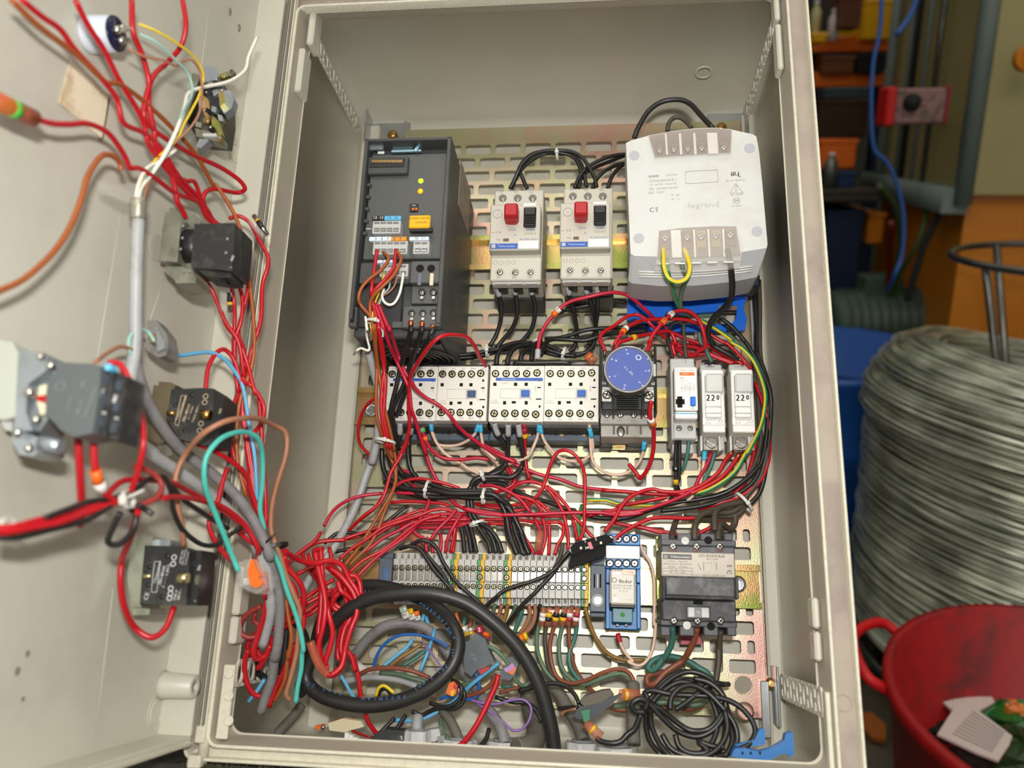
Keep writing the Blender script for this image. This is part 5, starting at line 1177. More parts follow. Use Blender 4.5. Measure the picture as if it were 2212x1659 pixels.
w('D', 4.0, 'dark grey sheathed cable lying in the lower left corner', 'X 800,1290,60 900,1170,58 1020,1040,56 1120,900,54', cat='cable', n=10)
# --- coil of black cable, lower right
g = 'turns of the black cable coil in the lower right corner'
coil = ['Z 1180,1080,100 1080,950,92 1050,780,84 1090,620,78 1180,480,74 1330,390,72 1480,400,74 1600,480,78 1690,600,84 1740,780,90 1760,960,98 1700,1090,104',
 'Z 1250,1090,104 1150,960,98 1090,800,90 1110,640,84 1220,520,80 1380,460,78 1520,500,80 1620,600,84 1690,740,88 1700,900,94 1650,1040,100 1560,1090,106',
 'Z 1060,640,96 1180,700,94 1300,800,92 1420,870,92 1560,860,94 1660,760,92 1700,640,88 1650,520,84 1560,430,80 1420,385,78 1280,430,80 1150,540,84 1070,640,88 1050,700,92',
 'Z 1290,700,92 1380,640,90 1480,560,88 1560,500,86 1640,485,84 1690,490,82',
 'Z 1250,700,98 1260,600,96 1330,520,94 1440,500,92 1560,560,92 1680,680,94 1780,820,96 1800,960,98 1720,1060,102 1600,1095,106',
 'Z 940,640,98 1000,615,97 1080,650,96 1180,760,95 1320,880,94 1480,920,94 1620,850,94 1700,720,92 1690,590,90 1580,480,88 1440,440,86',
 'Z 1060,720,94 1060,600,92 1040,560,90 1110,540,88 1250,570,88 1420,580,88 1600,590,90 1770,640,94 1890,740,98 1950,860,102 1920,960,106 1850,1010,108 1760,1040,110',
 'Z 1180,900,102 1260,1020,104 1400,1080,106 1540,1080,106 1660,1000,104 1720,860,100 1700,700,96',
 'Z 1290,900,100 1330,1010,102 1440,1060,104 1560,1040,104 1480,960,100 1600,1000,102 1700,1010,104',
 'Z 1100,640,90 1200,540,86 1340,470,84 1500,520,84 1600,640,88 1640,800,92 1600,960,98 1500,1060,102']
for i, s_ in enumerate(coil): w('K', 2.0, 'black cable turn of the tangled coil standing in the lower right corner', s_, g, cat='cable', tip=None)
o_ = w('K', 2.0, 'black cable leading from the coil to the small dark connector', 'Z 1010,730,98 960,850,97 900,900,97 840,960,98 760,975,98 680,960,96 640,930,95', None, cat='cable')
w('K', 2.0, 'black cable loop knotted at the left side of the coil', 'Z 1040,720,99 960,710,100 935,650,101 990,610,101 1060,630,100 1040,700,99', None, cat='cable')
w('K', 2.0, 'black cable end with a bare pin touching the plate beside the round hole', 'Z 1560,520,70 1640,490,60 1700,490,40 1730,488,34', None, cat='cable', tip=[(1, 8, 1.1, STEEL)])
# --- thin wires from the left of the cabinet, drive
g = 'red wires running down from the drive'
w('R', 1.5, 'red wire plugged into the left pole of the drive, running down', 'E 515,280,131 490,450,132 470,600,134 440,800,134 430,950,132 470,1150,131 530,1400,131 J 430,60,131 460,300,116 490,500,104 510,700,100 500,900,96 490,1100,92 530,1300,86 570,1500,78', g)
w('R', 1.5, 'red wire plugged into the fourth pole of the drive, running down', 'E 800,270,131 780,420,134 760,550,136 650,700,138 520,830,138 440,940,136 460,1120,131 520,1350,131 J 440,60,131 480,300,116 500,480,104 480,700,100 460,900,96 470,1100,92 500,1300,86 540,1480,80', g)
w('r', 1.6, 'crimson wire crossing diagonally over the left contactor pair', 'E 540,1100,131 600,1250,131 700,1480,131 J 560,50,131 650,330,98 740,560,94 820,680,90 870,770,86 980,870,80 1120,950,76 1260,1060,74 1330,1160,70 1450,1290,60 1650,1440,50 1850,1560,42 2080,1650,38 N 130,0,38 300,110,38 600,280,36 900,410,34 1150,470,32 1400,560,32 1700,600,30 1950,620,30 O 440,640,30 700,650,30 900,640,30')
w('r', 1.6, 'crimson wire dropping left of the contactors and curving under them', 'E 480,1080,131 560,1300,131 J 490,50,131 560,250,116 640,430,98 740,640,94 800,800,90 820,1000,84 870,1150,76 930,1350,66 1000,1550,56 M 1180,0,52 1240,250,46 1330,450,42 1430,600,42 1560,760,44 1700,830,46 1900,880,46 2150,900,46 N 0,820,46 300,890,46 700,895,46 1200,875,46 1600,870,46 1900,900,44 2150,860,44 O 0,880,44 250,890,44 500,840,44 750,760,42 950,680,40 1100,590,38 1160,460,36 1250,310,34 1310,150,32')
w('R', 1.6, 'red wire arching high over the gap between drive and left contactors', 'J 650,1640,60 760,1400,66 800,1200,74 790,950,84 800,700,96 830,580,106 960,370,124 1080,220,134 1200,140,134 1360,130,124 1500,170,110 1590,290,96 1640,400,82 1710,500,68')
w('R', 1.5, 'red wire continuing below the left contactors into the lower harness', 'M 1000,20,62 900,220,62 800,390,62 750,560,62 700,700,62 620,800,62 500,890,62 380,1000,58 300,1080,54')
w('R', 1.4, 'red wire bowing out to the left of the contactors', 'J 385,885,80 300,960,74 220,1100,66 185,1300,58 220,1450,50 330,1570,44 M 520,200,40')
w('B', 1.4, 'brown wire leaving the drive in a wide bow to the left', 'E 610,310,131 680,380,134 670,450,134 560,590,136 400,710,138 280,850,138 240,1000,136 280,1110,132 400,1250,131 440,1350,131 J 370,80,131 400,400,106 410,600,102 400,800,98 410,1100,90 480,1350,80 600,1600,68 M 680,0,64 760,150,62 830,290,60')
w('B', 1.4, 'brown wire leaving the drive beside the second red one', 'E 810,290,131 870,400,136 840,520,138 740,680,140 600,820,140 470,950,138 410,1080,134 420,1250,131 450,1400,131 J 390,50,131 400,300,116 430,560,102 470,800,98 500,1000,92 550,1200,86 620,1500,74 M 800,0,68 850,200,62 860,400,58 840,560,56 780,680,56 680,850,56 560,1050,56 450,1230,58 250,1480,60')
w('B', 1.4, 'brown wire running beside its twin toward the lower left', 'M 830,290,60 860,460,58 810,640,56 720,860,54 640,1080,54 540,1260,56 440,1360,58 300,1500,62')
w('w', 1.1, 'white wire hanging in a U from the last pole of the drive', 'E 905,620,131 890,750,132 850,930,134 780,1060,134 700,1095,134 620,1050,134 590,960,134 620,860,132')
w('t', .8, 'thin pale green wire in the bundle below the drive', 'E 710,720,131 690,850,131 600,950,131 550,1100,131 550,1300,131 600,1500,131 600,1580,131')
w('Y', .8, 'thin yellow wire in the bundle below the drive', 'E 620,620,131 600,720,131 540,930,131 490,1060,131 420,1400,131 J 345,60,131 340,200,116')
w('b', .8, 'thin pinkish wire in the bundle below the drive', 'E 820,660,131 780,800,132 700,900,132 560,1010,131 440,1350,131 J 360,80,131 340,200,116')
w('w', 1.0, 'white wire dropping at the left foot of the drive', 'E 340,1270,131 370,1480,131 J 280,0,131 290,150,116 320,310,116 220,290,116 170,320,116 135,365,86')
cg = w('G', 3.3, 'light grey sheathed cable sweeping down the left side of the plate', 'J 310,330,92 340,450,88 380,600,82 430,800,76 440,1000,70 430,1250,64 400,1450,58 350,1659,52 M 620,0,50 600,180,48 510,400,46 420,680,46 330,900,48 200,1150,54 60,1370,60 V 1330,440,62 1220,640,62 1130,780,60', cat='cable', n=12)
g = 'black wires from the lower terminals of the drive'
w('K', 1.9, 'black wire from the left lower drive terminal to the contactors', 'E 1020,1340,131 1020,1500,131 J 820,50,131 770,250,116 700,480,96 640,750,88 590,950,82 570,1100,76 600,1300,66 640,1450,56', g, tip=[(0, 4, 2.1, MATS['copper'])])
w('K', 1.9, 'black wire from the middle lower drive terminal to the contactors', 'E 1190,1350,131 1180,1500,131 J 950,50,131 890,250,116 800,500,96 740,700,90 660,880,84 600,1040,78 620,1250,68 680,1500,54', g, tip=[(0, 4, 2.1, MATS['copper'])])
w('K', 1.9, 'black wire from the right lower drive terminal to the contactors', 'E 1355,1400,131 1300,1560,131 J 1090,50,131 1000,250,116 900,400,98 820,560,94 770,760,88 700,940,80 640,1100,74', g, tip=[(0, 4, 2.1, MATS['copper'])])
# --- black wires of the breakers
g = 'black wires looped between the tops of the two breakers'
for s_ in ['F 560,600,58 620,480,62 690,330,66 800,210,66 950,150,64 1120,140,62 1300,155,62 1430,230,62 1500,330,60 1570,460,58 1600,580,56', 'F 580,600,52 660,420,56 800,270,58 980,180,58 1150,180,58 1300,190,58 1400,280,56 1440,400,54 1480,580,52', 'F 770,600,54 700,440,58 670,360,62 760,230,62 900,160,60 1100,160,60 1290,200,58 1380,300,56 1410,440,54 1380,590,52']:
    w('K', 1.8, 'black wire arching between the two motor breakers under one white tie', s_, g)
g = 'black wires from the right breaker to the transformer'
for s_ in ['F 1330,590,54 1400,440,56 1500,330,56 1650,250,54 1800,200,50 1950,185,46', 'F 1550,590,52 1600,480,52 1700,380,50 1820,320,46 1940,290,42', 'F 1730,590,52 1770,470,50 1850,360,46 1930,300,42', 'F 1370,590,50 1440,430,50 1560,350,50 1700,290,46 1930,200,42']:
    w('K', 1.8, 'black wire running from the right breaker behind the transformer', s_, g)
w('K', 2.2, 'dark wire arching high above the transformer', 'G 385,660,76 440,520,80 560,330,84 720,220,86 920,195,88 1060,250,90 1180,380,96 1330,540,104')
w('k', 2.0, 'short grey-black wire loop above the transformer cover', 'G 785,570,100 800,480,98 850,420,96 920,405,96 1000,450,98 1070,530,102')
g = 'black wires below the left breaker'
for i, s_ in enumerate(['I 420,320,62 425,400,58 450,500,52 460,640,46 440,780,40 390,920,36 320,1040,34', 'I 615,320,62 630,420,56 650,560,50 640,700,44 580,840,38 480,960,34 400,1060,32', 'I 800,310,62 830,420,56 860,540,50 860,680,44 820,830,38 740,940,34 640,1030,32 500,1080,30']):
    w('K', 1.9, 'black wire with a grey sleeve dropping from the left breaker', s_, g, tip=[(0, 8, 2.6, FEG)])
g = 'black wires below the right breaker'
for i, s_ in enumerate(['I 1250,310,62 1280,450,54 1320,600,46 1350,760,38 1360,920,30 1330,1050,28 1270,1100,28', 'I 1440,310,62 1500,440,54 1550,600,46 1580,740,38 1590,900,30 1540,1050,28 1440,1120,28 1250,1140,28', 'I 1600,310,62 1610,450,54 1610,620,46 1590,760,38 1570,900,30 1500,1030,26']):
    w('K', 1.9, 'black wire with a grey sleeve dropping from the right breaker', s_, g, tip=[(0, 8, 2.6, FEG)])
g = 'black wires lying across the gap above the contactors'
for i, s_ in enumerate(['J 1060,290,36 1200,340,36 1400,370,34 1600,350,34 1750,310,34 I 300,1100,34 420,1070,32 560,1020,32 700,1010,32 850,1040,32 1000,1080,32 1200,1140,32 1350,1160,30',
  'J 1050,320,32 1250,390,32 1500,400,30 1700,360,30 I 200,1120,30 400,1100,28 600,1050,28 800,1040,28 950,1100,30 1150,1150,30 1400,1140,28 1560,1040,26',
  'I 980,950,30 1150,940,32 1300,900,34 1450,850,36 1600,830,36 1800,820,34 2000,810,32 2200,790,30',
  'I 930,1150,54 960,1040,48 1050,960,40 1250,960,36 1450,970,36 1600,930,36 1750,890,34 2000,870,30 2200,850,28',
  'J 1080,360,28 1300,420,28 1600,390,28 1800,340,28 I 500,1040,26 900,1000,26 1200,1110,26']):
    w('K', 2.0, 'black wire of the flat run above the white contactors', s_, g)
g = 'black wires curving down into the top of the contactors'
for s_ in ['I 400,1260,58 410,1160,56 470,1060,50 600,1010,44 750,1000,38 950,1060,34', 'I 530,1260,58 545,1170,56 610,1070,50 720,1030,44 850,1030,38 1000,1100,32', 'I 690,1220,56 700,1150,54 760,1090,48 850,1070,42 960,1110,34', 'I 820,1210,58 830,1120,54 870,1020,46 930,980,38']:
    w('K', 2.2, 'black wire curving into the top of the right contactor pair', s_, g)
w('K', 1.9, 'black jumper lying along the top edge of the right contactor pair', 'I 615,1260,60 640,1238,62 800,1240,62 1000,1235,62 1230,1235,62 1280,1260,60')
w('K', 2.0, 'black wire looping behind the blue bracket under the transformer', 'I 1100,660,22 1250,600,24 1450,560,26 1650,520,26 1820,500,24 1950,520,22')
w('r', 1.7, 'red wire with an orange and white marker ring arching above the timer', 'I 890,1200,62 900,1050,62 930,900,60 1000,770,60 1080,670,62 1180,570,64 1300,500,66 1500,450,68 1700,405,68 1850,400,66 2000,450,62 2200,620,54 P 1415,690,48 1440,710,46', tip=[(0, 8, 2.5, FEG)], mark=[(.33, MO, 4.5), (.36, MW, 3.6, '6')])
# --- red wires around the timer
g = 'red wires gathered above the dial timer'
w('R', 1.6, 'red wire rising left of the dial timer in a tight arch', 'I 1710,1140,86 1680,1060,86 1640,960,82 1670,880,76 1800,800,68 1950,690,64 2050,665,62 H 420,1270,62 520,1320,60 600,1400,58 680,1480,54 780,1560,48', g)
w('R', 1.6, 'red wire with an orange and white ring right above the dial', 'I 1790,1110,86 1820,1000,84 1900,880,80 1980,800,74 2120,740,66 H 400,1360,64 560,1330,60 760,1320,56 1000,1330,52 1150,1380,48 1250,1440,44', g, mark=[(.22, MO, 4), (.27, MW, 3.4)])
w('R', 1.6, 'red wire with a brown and yellow ring beside the dial', 'I 1820,1080,84 1860,1000,82 1980,960,76 2060,930,72 2200,900,64 H 640,1490,60 800,1470,54 1000,1560,48', g, mark=[(.42, MY, 4, 'X')])
w('R', 1.7, 'red wire making the tall loop over the blue bracket', 'K 1970,130,86 2020,0,80 H 560,1620,78 620,1500,76 740,1350,74 850,1250,72 950,1220,70 1060,1240,68 1160,1340,64 1220,1500,60 1230,1659,54 L 900,120,50 820,190,46 740,190,44 600,120,42 520,40,40', g, mark=[(.27, MO, 5, 'E'), (.32, MW, 4, '8')])
w('R', 1.7, 'red wire dropping into the striped switch from above', 'H 830,1480,56 880,1600,54 L 500,30,52 540,200,50', g)
g = 'red wires slanting over the rail toward the fuse holders'
for s_ in ['H 780,1460,44 900,1520,42 1100,1590,40 1300,1659,38 L 1000,30,36 1200,130,36 1420,250,36 1560,330,36', 'L 560,50,40 750,60,38 900,90,36 1100,180,34 1300,260,34 1420,310,34', 'L 560,0,38 700,100,36 800,190,34 1000,170,34 1200,240,34 1400,320,34', 'H 1250,1480,40 1450,1600,40 L 1300,0,40 1450,130,40 1580,280,40 1680,400,38', 'L 750,0,36 1000,50,34 1250,180,32 1450,300,32']:
    w('R', 1.6, 'red wire slanting down behind the switch and fuse holders', s_, g)
w('R', 1.7, 'red wire with orange and white ring dropping from the timer clamp', 'K 2030,700,92 2010,800,88 2020,900,84 2050,980,78 2060,1100,70 2050,1300,60 2000,1480,52 1900,1620,44 1850,1560,42 1760,1450,44', mark=[(.27, MW, 3.8), (.32, MO, 5.5)])
w('K', 1.6, 'black wire entering the striped switch from above, left', 'H 1000,1340,50 830,1400,50 790,1560,50 L 440,0,50 480,120,50 500,230,50')
w('k', 1.6, 'grey-black wire entering the striped switch from above, right', 'H 980,1380,50 980,1500,50 990,1600,50 L 680,0,50 710,230,50')
w('e', 1.6, 'sea-green wire entering the middle fuse holder from above', 'H 1160,1480,44 1180,1600,42 L 990,60,42 1030,180,42 1090,290,42')
# earth wires
w('Y', 1.9, 'yellow-green wire looped in a U under the transformer cover', 'H 730,480,116 735,600,120 740,700,122 790,830,122 900,885,120 1010,840,120 1050,740,121 1040,640,119 985,480,115', None, stripe='N')
w('N', 1.5, 'green and yellow wire slanting down from the transformer', 'H 780,600,116 800,780,112 830,900,100 880,1080,80 930,1200,66', None, stripe='Y')
w('E', 1.9, 'grey-green wire dropping from the transformer cover', 'H 970,640,116 960,700,116 1010,800,110 990,900,100 950,1000,86 950,1200,66 1100,1290,50 1300,1280,44 1450,1290,40')
w('K', 2.4, 'black wire dropping from the right transformer terminal', 'H 1500,490,114 1530,620,114 1550,780,108 1560,950,94 1540,1080,80 1450,1200,66 1320,1330,56 1270,1500,48 1330,1620,42 L 1100,40,40 1350,180,38 1480,260,36')
w('Y', 1.7, 'long yellow and green earth wire bowing around the right-hand fuse holder', 'H 1190,1340,44 1350,1430,46 1550,1570,48 L 1400,0,50 1550,90,50 1700,250,50 1800,450,50 1880,700,50 1890,900,50 1850,1150,50 1780,1350,50 1620,1659,48 O 1830,0,48 1700,200,46 1600,370,44 1450,500,42 1250,610,40 1100,650,36', None, stripe='N')
w('Y', 1.6, 'yellow and green earth wire crossing below the contactors', 'N 1480,720,30 1700,720,30 1900,770,30 2180,780,30 O 600,780,30 700,780,28', None, stripe='N')
w('N', 1.5, 'green and yellow earth wire dropping to the terminal strip', 'N 1420,780,34 1390,900,40 1380,1050,42 1390,1180,44', None, stripe='Y')
# right-hand vertical bundle
g = 'dark wires of the bundle down the right side'
for i, s_ in enumerate(['H 1800,850,22 1830,1100,24 1850,1400,26 1860,1659,28 L 1740,200,30 1800,400,30 1880,600,32 1940,800,34 1940,1000,34 O 1930,200,34 1800,400,36 1600,560,36 1400,660,34 1100,720,32 850,760,32 600,830,34 350,920,36 100,950,36 N 1900,940,36 1600,930,34 1300,850,32 1000,740,30 800,690,28 600,600,26 450,520,26 250,515,26',
  'H 1880,860,20 1890,1200,24 1890,1659,28 L 1850,400,30 1950,700,32 1970,1000,32 O 1950,250,34 1870,480,34 1700,700,34 1550,740,34 1400,800,34',
  'H 1840,900,18 1850,1300,22 L 1760,100,28 1850,350,30 1930,600,30 1960,900,30 O 1900,300,34 1750,560,34 1500,700,34 1200,790,34 900,830,34 700,850,34',
  'H 1420,1310,36 1560,1420,36 1700,1580,36 L 1600,0,36 1750,250,36 1850,450,36 1960,750,36 1970,1100,34 O 1980,200,34 1900,600,32 1760,780,32',
  'L 1720,500,26 1780,800,26 1800,1200,26 O 1900,0,28 1820,300,30 1650,540,32 1300,680,32 1100,680,32']):
    w('k' if i in (1, 4) else 'K', 1.9, 'dark wire in the bundle sweeping down the right side of the plate', s_, g)
g = 'red wires of the bundle down the right side'
for s_ in ['L 1740,600,32 1850,900,34 1940,1200,34 1950,1500,34 O 1990,100,34 1960,350,34 1850,520,34 1650,680,34 1400,760,34 1150,830,30', 'L 1740,1300,26 O 1830,80,28 1770,350,30 1700,520,32 1500,700,32 1300,780,30', 'L 1920,950,34 O 2010,0,34 1990,250,34 1900,480,34 1720,640,34 1560,700,34']:
    w('R', 1.6, 'red wire in the bundle sweeping down the right side of the plate', s_, g)
# below fuse holders
w('K', 1.6, 'black wire dropping left from the striped switch', 'L 560,1480,46 O 890,30,44 880,300,38 890,500,34 920,600,30', mark=[(.55, BLK, 4, '0'), (.75, MY, 4, '7')])
w('K', 1.6, 'glossy black wire dropping right from the striped switch', 'L 610,1480,48 O 930,30,46 930,300,40 920,450,36 880,600,32 820,720,28')
w('e', 1.5, 'sea-green wire dropping from the striped switch', 'O 1040,0,44 1030,120,42 1000,270,38 960,370,34')
g = 'red wires dropping from the fuse holders'
for s_ in ['O 1560,140,34 1480,240,36 1400,380,38 1300,470,38 1150,560,38 950,620,38 750,620,38 600,590,38 450,630,40 330,690,42 230,800,44 150,950,46 30,1100,48', 'O 1650,160,34 1560,300,36 1450,430,38 1350,500,38 1200,580,38 1050,640,38 800,640,36', 'O 1700,150,34 1650,300,34 1600,380,34']:
    w('R', 1.7, 'red wire with bare copper dropping from a fuse holder', s_, g, tip=[(0, 3, 1.9, COPPER)])
w('e', 1.6, 'green-grey wire dropping from the middle fuse holder', 'O 1350,150,34 1310,300,34 1250,430,34 1210,510,34')
w('P', 1.3, 'cream wire with a light blue sleeve under the middle fuse holder', 'O 1230,130,34 1215,280,34 1190,450,34 1130,620,34 1000,740,32 860,780,30 740,740,28 580,630,26', tip=[(0, 7, 2, FER)])
# cream jumpers under the contactors
g = 'cream jumper wires hanging under the contactors'
for s_, t_ in (('J 1055,1190,56 1080,1330,50 1180,1500,44 1300,1600,40 1400,1659,38 M 1580,230,36 1700,330,34 1860,410,32', [(0, 6, 2, FER)]), ('J 1630,1200,56 1560,1340,50 1420,1430,44 1280,1455,42 1130,1430,44 1080,1300,50', [(0, 6, 2, FER)]),
    ('J 1645,1200,56 1660,1350,50 1700,1500,44 1830,1620,40 N 220,100,38 320,200,36 420,290,34', [(0, 6, 2, FER)]), ('K 690,980,56 670,1120,50 610,1270,46 560,1360,42 420,1420,38 300,1460,34', [(0, 6, 2, FER)]),
    ('K 695,980,56 740,1150,50 830,1280,44 940,1380,40 1070,1415,38 1200,1410,38 1310,1330,42 1330,1200,48 1290,1020,56', [(0, 6, 2, FER), (1, 6, 2, FER)]), ('K 1290,980,56 1300,1150,50 1320,1380,44 1380,1480,42 1500,1560,40 1620,1580,38 1750,1550,38 1860,1460,40 1920,1350,44 1950,1180,52', [(1, 8, 2, FER)]),
    ('T 300,1320,28 340,1450,30 400,1560,32 480,1650,34 Z 900,300,34 990,335,34 1060,290,34 1110,180,32 1130,0,28 T 735,1200,28 740,900,28 730,640,28 690,480,28 610,350,28 570,260,28', [(0, 6, 2, FER_R)])):
    w('P', 1.3, 'thin cream jumper wire hanging in a shallow bow', s_, g, tip=t_)
# black wires under right contactor
g = 'black wires with grey sleeves under the right contactors'
for s_ in ['K 150,960,56 190,1080,50 270,1200,44 320,1330,38 280,1450,34 150,1540,32 50,1600,30', 'K 320,970,56 320,1150,48 310,1350,40 250,1500,36 100,1580,34 0,1610,32', 'K 440,970,56 460,1120,50 490,1280,44 500,1420,38 440,1540,34 300,1600,32 100,1610,32']:
    w('K', 1.9, 'black wire with a grey sleeve dropping from the right contactor pair', s_, g, tip=[(0, 10, 2.5, FEG)])
g = 'black wires dropping from the left contactors'
for s_ in ['J 690,1180,52 680,1350,46 650,1500,42 M 860,0,46 850,120,46 870,300,44 950,420,40 1080,500,38', 'J 830,1200,46 790,1400,40 800,1659,38 M 1000,60,40 1010,250,40 1050,380,38 1110,450,38']:
    w('K', 2.1, 'black wire dropping from the left contactor pair into the harness', s_, g, tip=[(0, 8, 2.6, FEG)])
w('R', 1.5, 'red wire with a raspberry and yellow ring under the contactors', 'K 510,970,54 520,1150,46 520,1300,40 540,1500,34 570,1640,30 N 590,520,28', mark=[(.08, MR, 3.6, '2'), (.16, MY, 3.6, '2')])
w('r', 1.6, 'crimson wire with a green and orange ring beneath the left contactors', 'J 940,1230,56 1000,1400,50 1080,1520,46 1200,1600,42 1400,1620,40 1600,1600,40 1750,1620,38', mark=[(.06, MG, 4), (.14, MO, 4)])
# main black trunk
g = 'black wires of the trunk crossing the middle of the plate'
for s_ in ['M 690,100,46 700,300,44 760,450,44 900,560,44 1100,600,46 1300,600,48 1500,640,50 1800,640,50 2000,650,50 2120,720,48 N 560,800,44 600,950,40 640,1100,40 700,1280,42 740,1370,44', 'M 760,140,40 820,350,40 920,400,40 1040,460,42 1240,520,44 1500,600,46 1750,610,46 2000,610,46 N 300,640,46 420,720,44 510,880,42 550,1100,42 610,1280,44 650,1370,44', 'M 1400,640,44 1700,690,46 2050,690,48 N 200,640,48 400,690,46 560,830,44 650,1000,42 740,1200,42 790,1370,44',
 'M 860,420,44 1000,560,44 1150,650,44 1350,690,44 1600,670,46 1900,660,46', 'M 720,500,36 850,590,38 1000,640,38 1200,690,40 1350,710,40',
 'N 50,1560,38 100,520,40 180,450,42 270,400,42 370,310,42 470,240,42', 'N 90,600,42 120,500,44 210,450,44 400,440,42 560,450,42 650,400,42 710,310,44', 'N 120,560,40 200,480,42 330,420,42 450,370,42 520,280,44',
 'M 1760,560,44 1720,620,44 1720,760,42 1740,900,42 1800,980,42', 'M 1800,560,46 1760,700,44 1780,880,44 1850,1000,44']:
    if s_.startswith('N 50,1560'): continue
    w('K', 2.2, 'black wire of the thick trunk crossing below the contactors', s_, g)
g = 'black wires fanning into the top of the terminal strip'
for s_ in ['M 1620,1000,40 1660,1150,42 1680,1350,44', 'M 1680,1000,40 1730,1150,42 1760,1350,44', 'M 1740,1000,40 1790,1200,42 1820,1350,44', 'M 1800,980,42 1900,1130,42 1970,1250,44 1990,1355,44', 'M 1830,960,44 1950,1080,44 2020,1200,44 2060,1355,44', 'M 1850,990,44 1990,1080,46 2080,1210,46 2130,1355,46', 'N 640,980,40 690,1100,42 740,1250,44 790,1370,44', 'N 510,940,40 540,1150,42 600,1270,44 640,1370,44', 'N 590,960,40 640,1150,42 690,1270,44 715,1370,44']:
    w('K', 1.9, 'black wire fanning down into the top row of the terminal strip', s_, g)
g = 'red wires of the harness above the terminal strip'
reds = ['M 0,1030,70 100,860,64 250,740,56 450,670,50 700,640,46', 'M 780,640,46 900,520,46 1100,465,46 1300,490,46 1500,540,44 1620,585,42', 'M 860,635,44 1100,640,44 1240,650,42 1240,780,44 1160,930,46 1070,1060,48 1120,1140,48 1200,1190,48 1230,1350,48',
 'M 800,750,42 1000,735,42 1200,745,42 1400,760,42 1500,790,42', 'M 180,1430,68 330,1300,64 520,1180,58 700,1050,54 900,980,50 1150,900,48 1300,840,46 1450,830,44 1560,870,42', 'M 300,1590,70 470,1440,66 700,1320,62 880,1180,58 1040,1050,54 1200,950,50 1400,900,48',
 'M 380,1650,70 600,1430,66 800,1280,60 980,1150,56 1120,1010,50 1300,900,46', 'M 270,1190,50 450,1140,48 620,1050,46 850,960,44 1050,880,42 1250,820,40', 'M 480,1350,56 700,1180,52 900,1080,50 1100,980,48 1400,960,46 1750,950,44',
 'M 700,1060,46 900,960,44 1150,940,42 1500,940,42 1720,930,42', 'M 900,1030,44 1200,1000,42 1500,995,42 1720,1000,42', 'M 1100,1050,42 1400,1050,42 1600,1030,42 1750,980,42',
 'M 1270,1200,50 1350,1080,50 1500,930,48 1580,830,46', 'M 1450,1350,46 1490,1150,48 1580,980,48 1640,880,46', 'M 1510,1350,44 1560,1100,46 1560,980,46', 'M 1380,1350,44 1400,1230,44 1390,1120,42', 'M 1300,1350,44 1290,1260,44 1220,1170,44', 'M 1540,1350,44 1560,1200,42 1570,1060,42',
 'M 0,1200,60 200,1190,56 400,1130,52 560,1080,48', 'M 860,300,38 930,360,38 1020,390,38', 'M 1040,530,40 1150,610,42 1240,660,42', 'M 370,1000,58 600,820,56 700,680,56', 'M 550,1200,50 750,1060,48 1000,960,46 1300,900,44 1700,880,42']
for s_ in reds: w('R' if random.random() < .72 else 'r', 1.45, 'red wire of the tangled harness above the terminal strip', s_, g)
g = 'red wires of the harness right of the black trunk'
reds = ['N 200,555,40 330,545,42 480,590,44 600,650,44 700,730,44 780,830,44 830,900,42', 'N 380,630,40 520,600,42 620,660,44 800,710,44 900,780,42 950,870,42', 'N 540,700,42 580,590,44 680,520,46 820,500,46 950,540,46 1060,640,44 1140,760,44 1200,880,44 1240,1050,44 1260,1200,46 1255,1310,46',
 'N 860,720,40 930,760,40 1000,830,40 1060,880,40', 'N 860,700,44 940,600,46 1000,440,48 1060,260,52 1130,150,54 1220,125,56 1310,160,56 1400,260,54 1450,400,50 1460,600,48 1450,900,48 1450,1050,50 1400,1200,52', 'N 1000,550,44 1120,650,44 1240,790,44 1330,920,44 1420,1010,44 1500,1110,46 1560,1170,46',
 'N 150,770,36 300,800,38 450,820,38 600,850,38 720,830,38 830,740,40', 'N 200,960,38 400,950,38 700,960,38 900,990,40 1050,985,42 1150,990,42 1200,1040,44 1190,1150,46 1130,1260,46 1095,1375,46', 'N 850,930,40 900,1040,42 930,1150,44 900,1370,44', 'N 950,930,42 980,1050,44 980,1200,44 930,1375,44', 'N 1030,1000,42 1035,1150,42 1025,1380,44',
 'N 1310,940,42 1340,1060,44 1370,1200,48', 'N 300,1000,38 500,1010,38 640,1080,40 760,1200,42 860,1370,44', 'N 140,760,34 450,790,36 750,760,38 850,700,40', 'N 300,890,36 600,900,38 900,910,38 1250,910,40', 'N 560,330,36 620,480,36 560,560,36 400,630,36', 'N 740,0,42 745,200,38 760,350,36 800,470,34', 'N 500,320,34 560,400,34 590,500,34']
for s_ in reds: w('R' if random.random() < .8 else 'r', 1.45, 'red wire of the tangled harness right of the black trunk', s_, g)
g = 'long red wires crossing toward the fused switch'
for s_ in ['N 1480,910,40 1700,860,40 1900,820,38 O 200,790,36 500,740,34 700,700,34 770,690,34', 'O 150,1190,50 250,1110,48 400,1020,46 600,940,44 800,930,42 1000,940,40 1200,920,38 1400,820,38', 'O 150,990,34 350,1030,34 550,1060,34 800,1110,34 900,1130,34', 'O 1150,1120,38 1300,1050,38 1440,970,38', 'O 0,600,32 300,620,32 500,640,32 800,655,32 950,650,32', 'T 560,40,34 750,100,34 840,120,34']:
    w('R', 1.6, 'red wire reaching across toward the fused switch', s_, g)
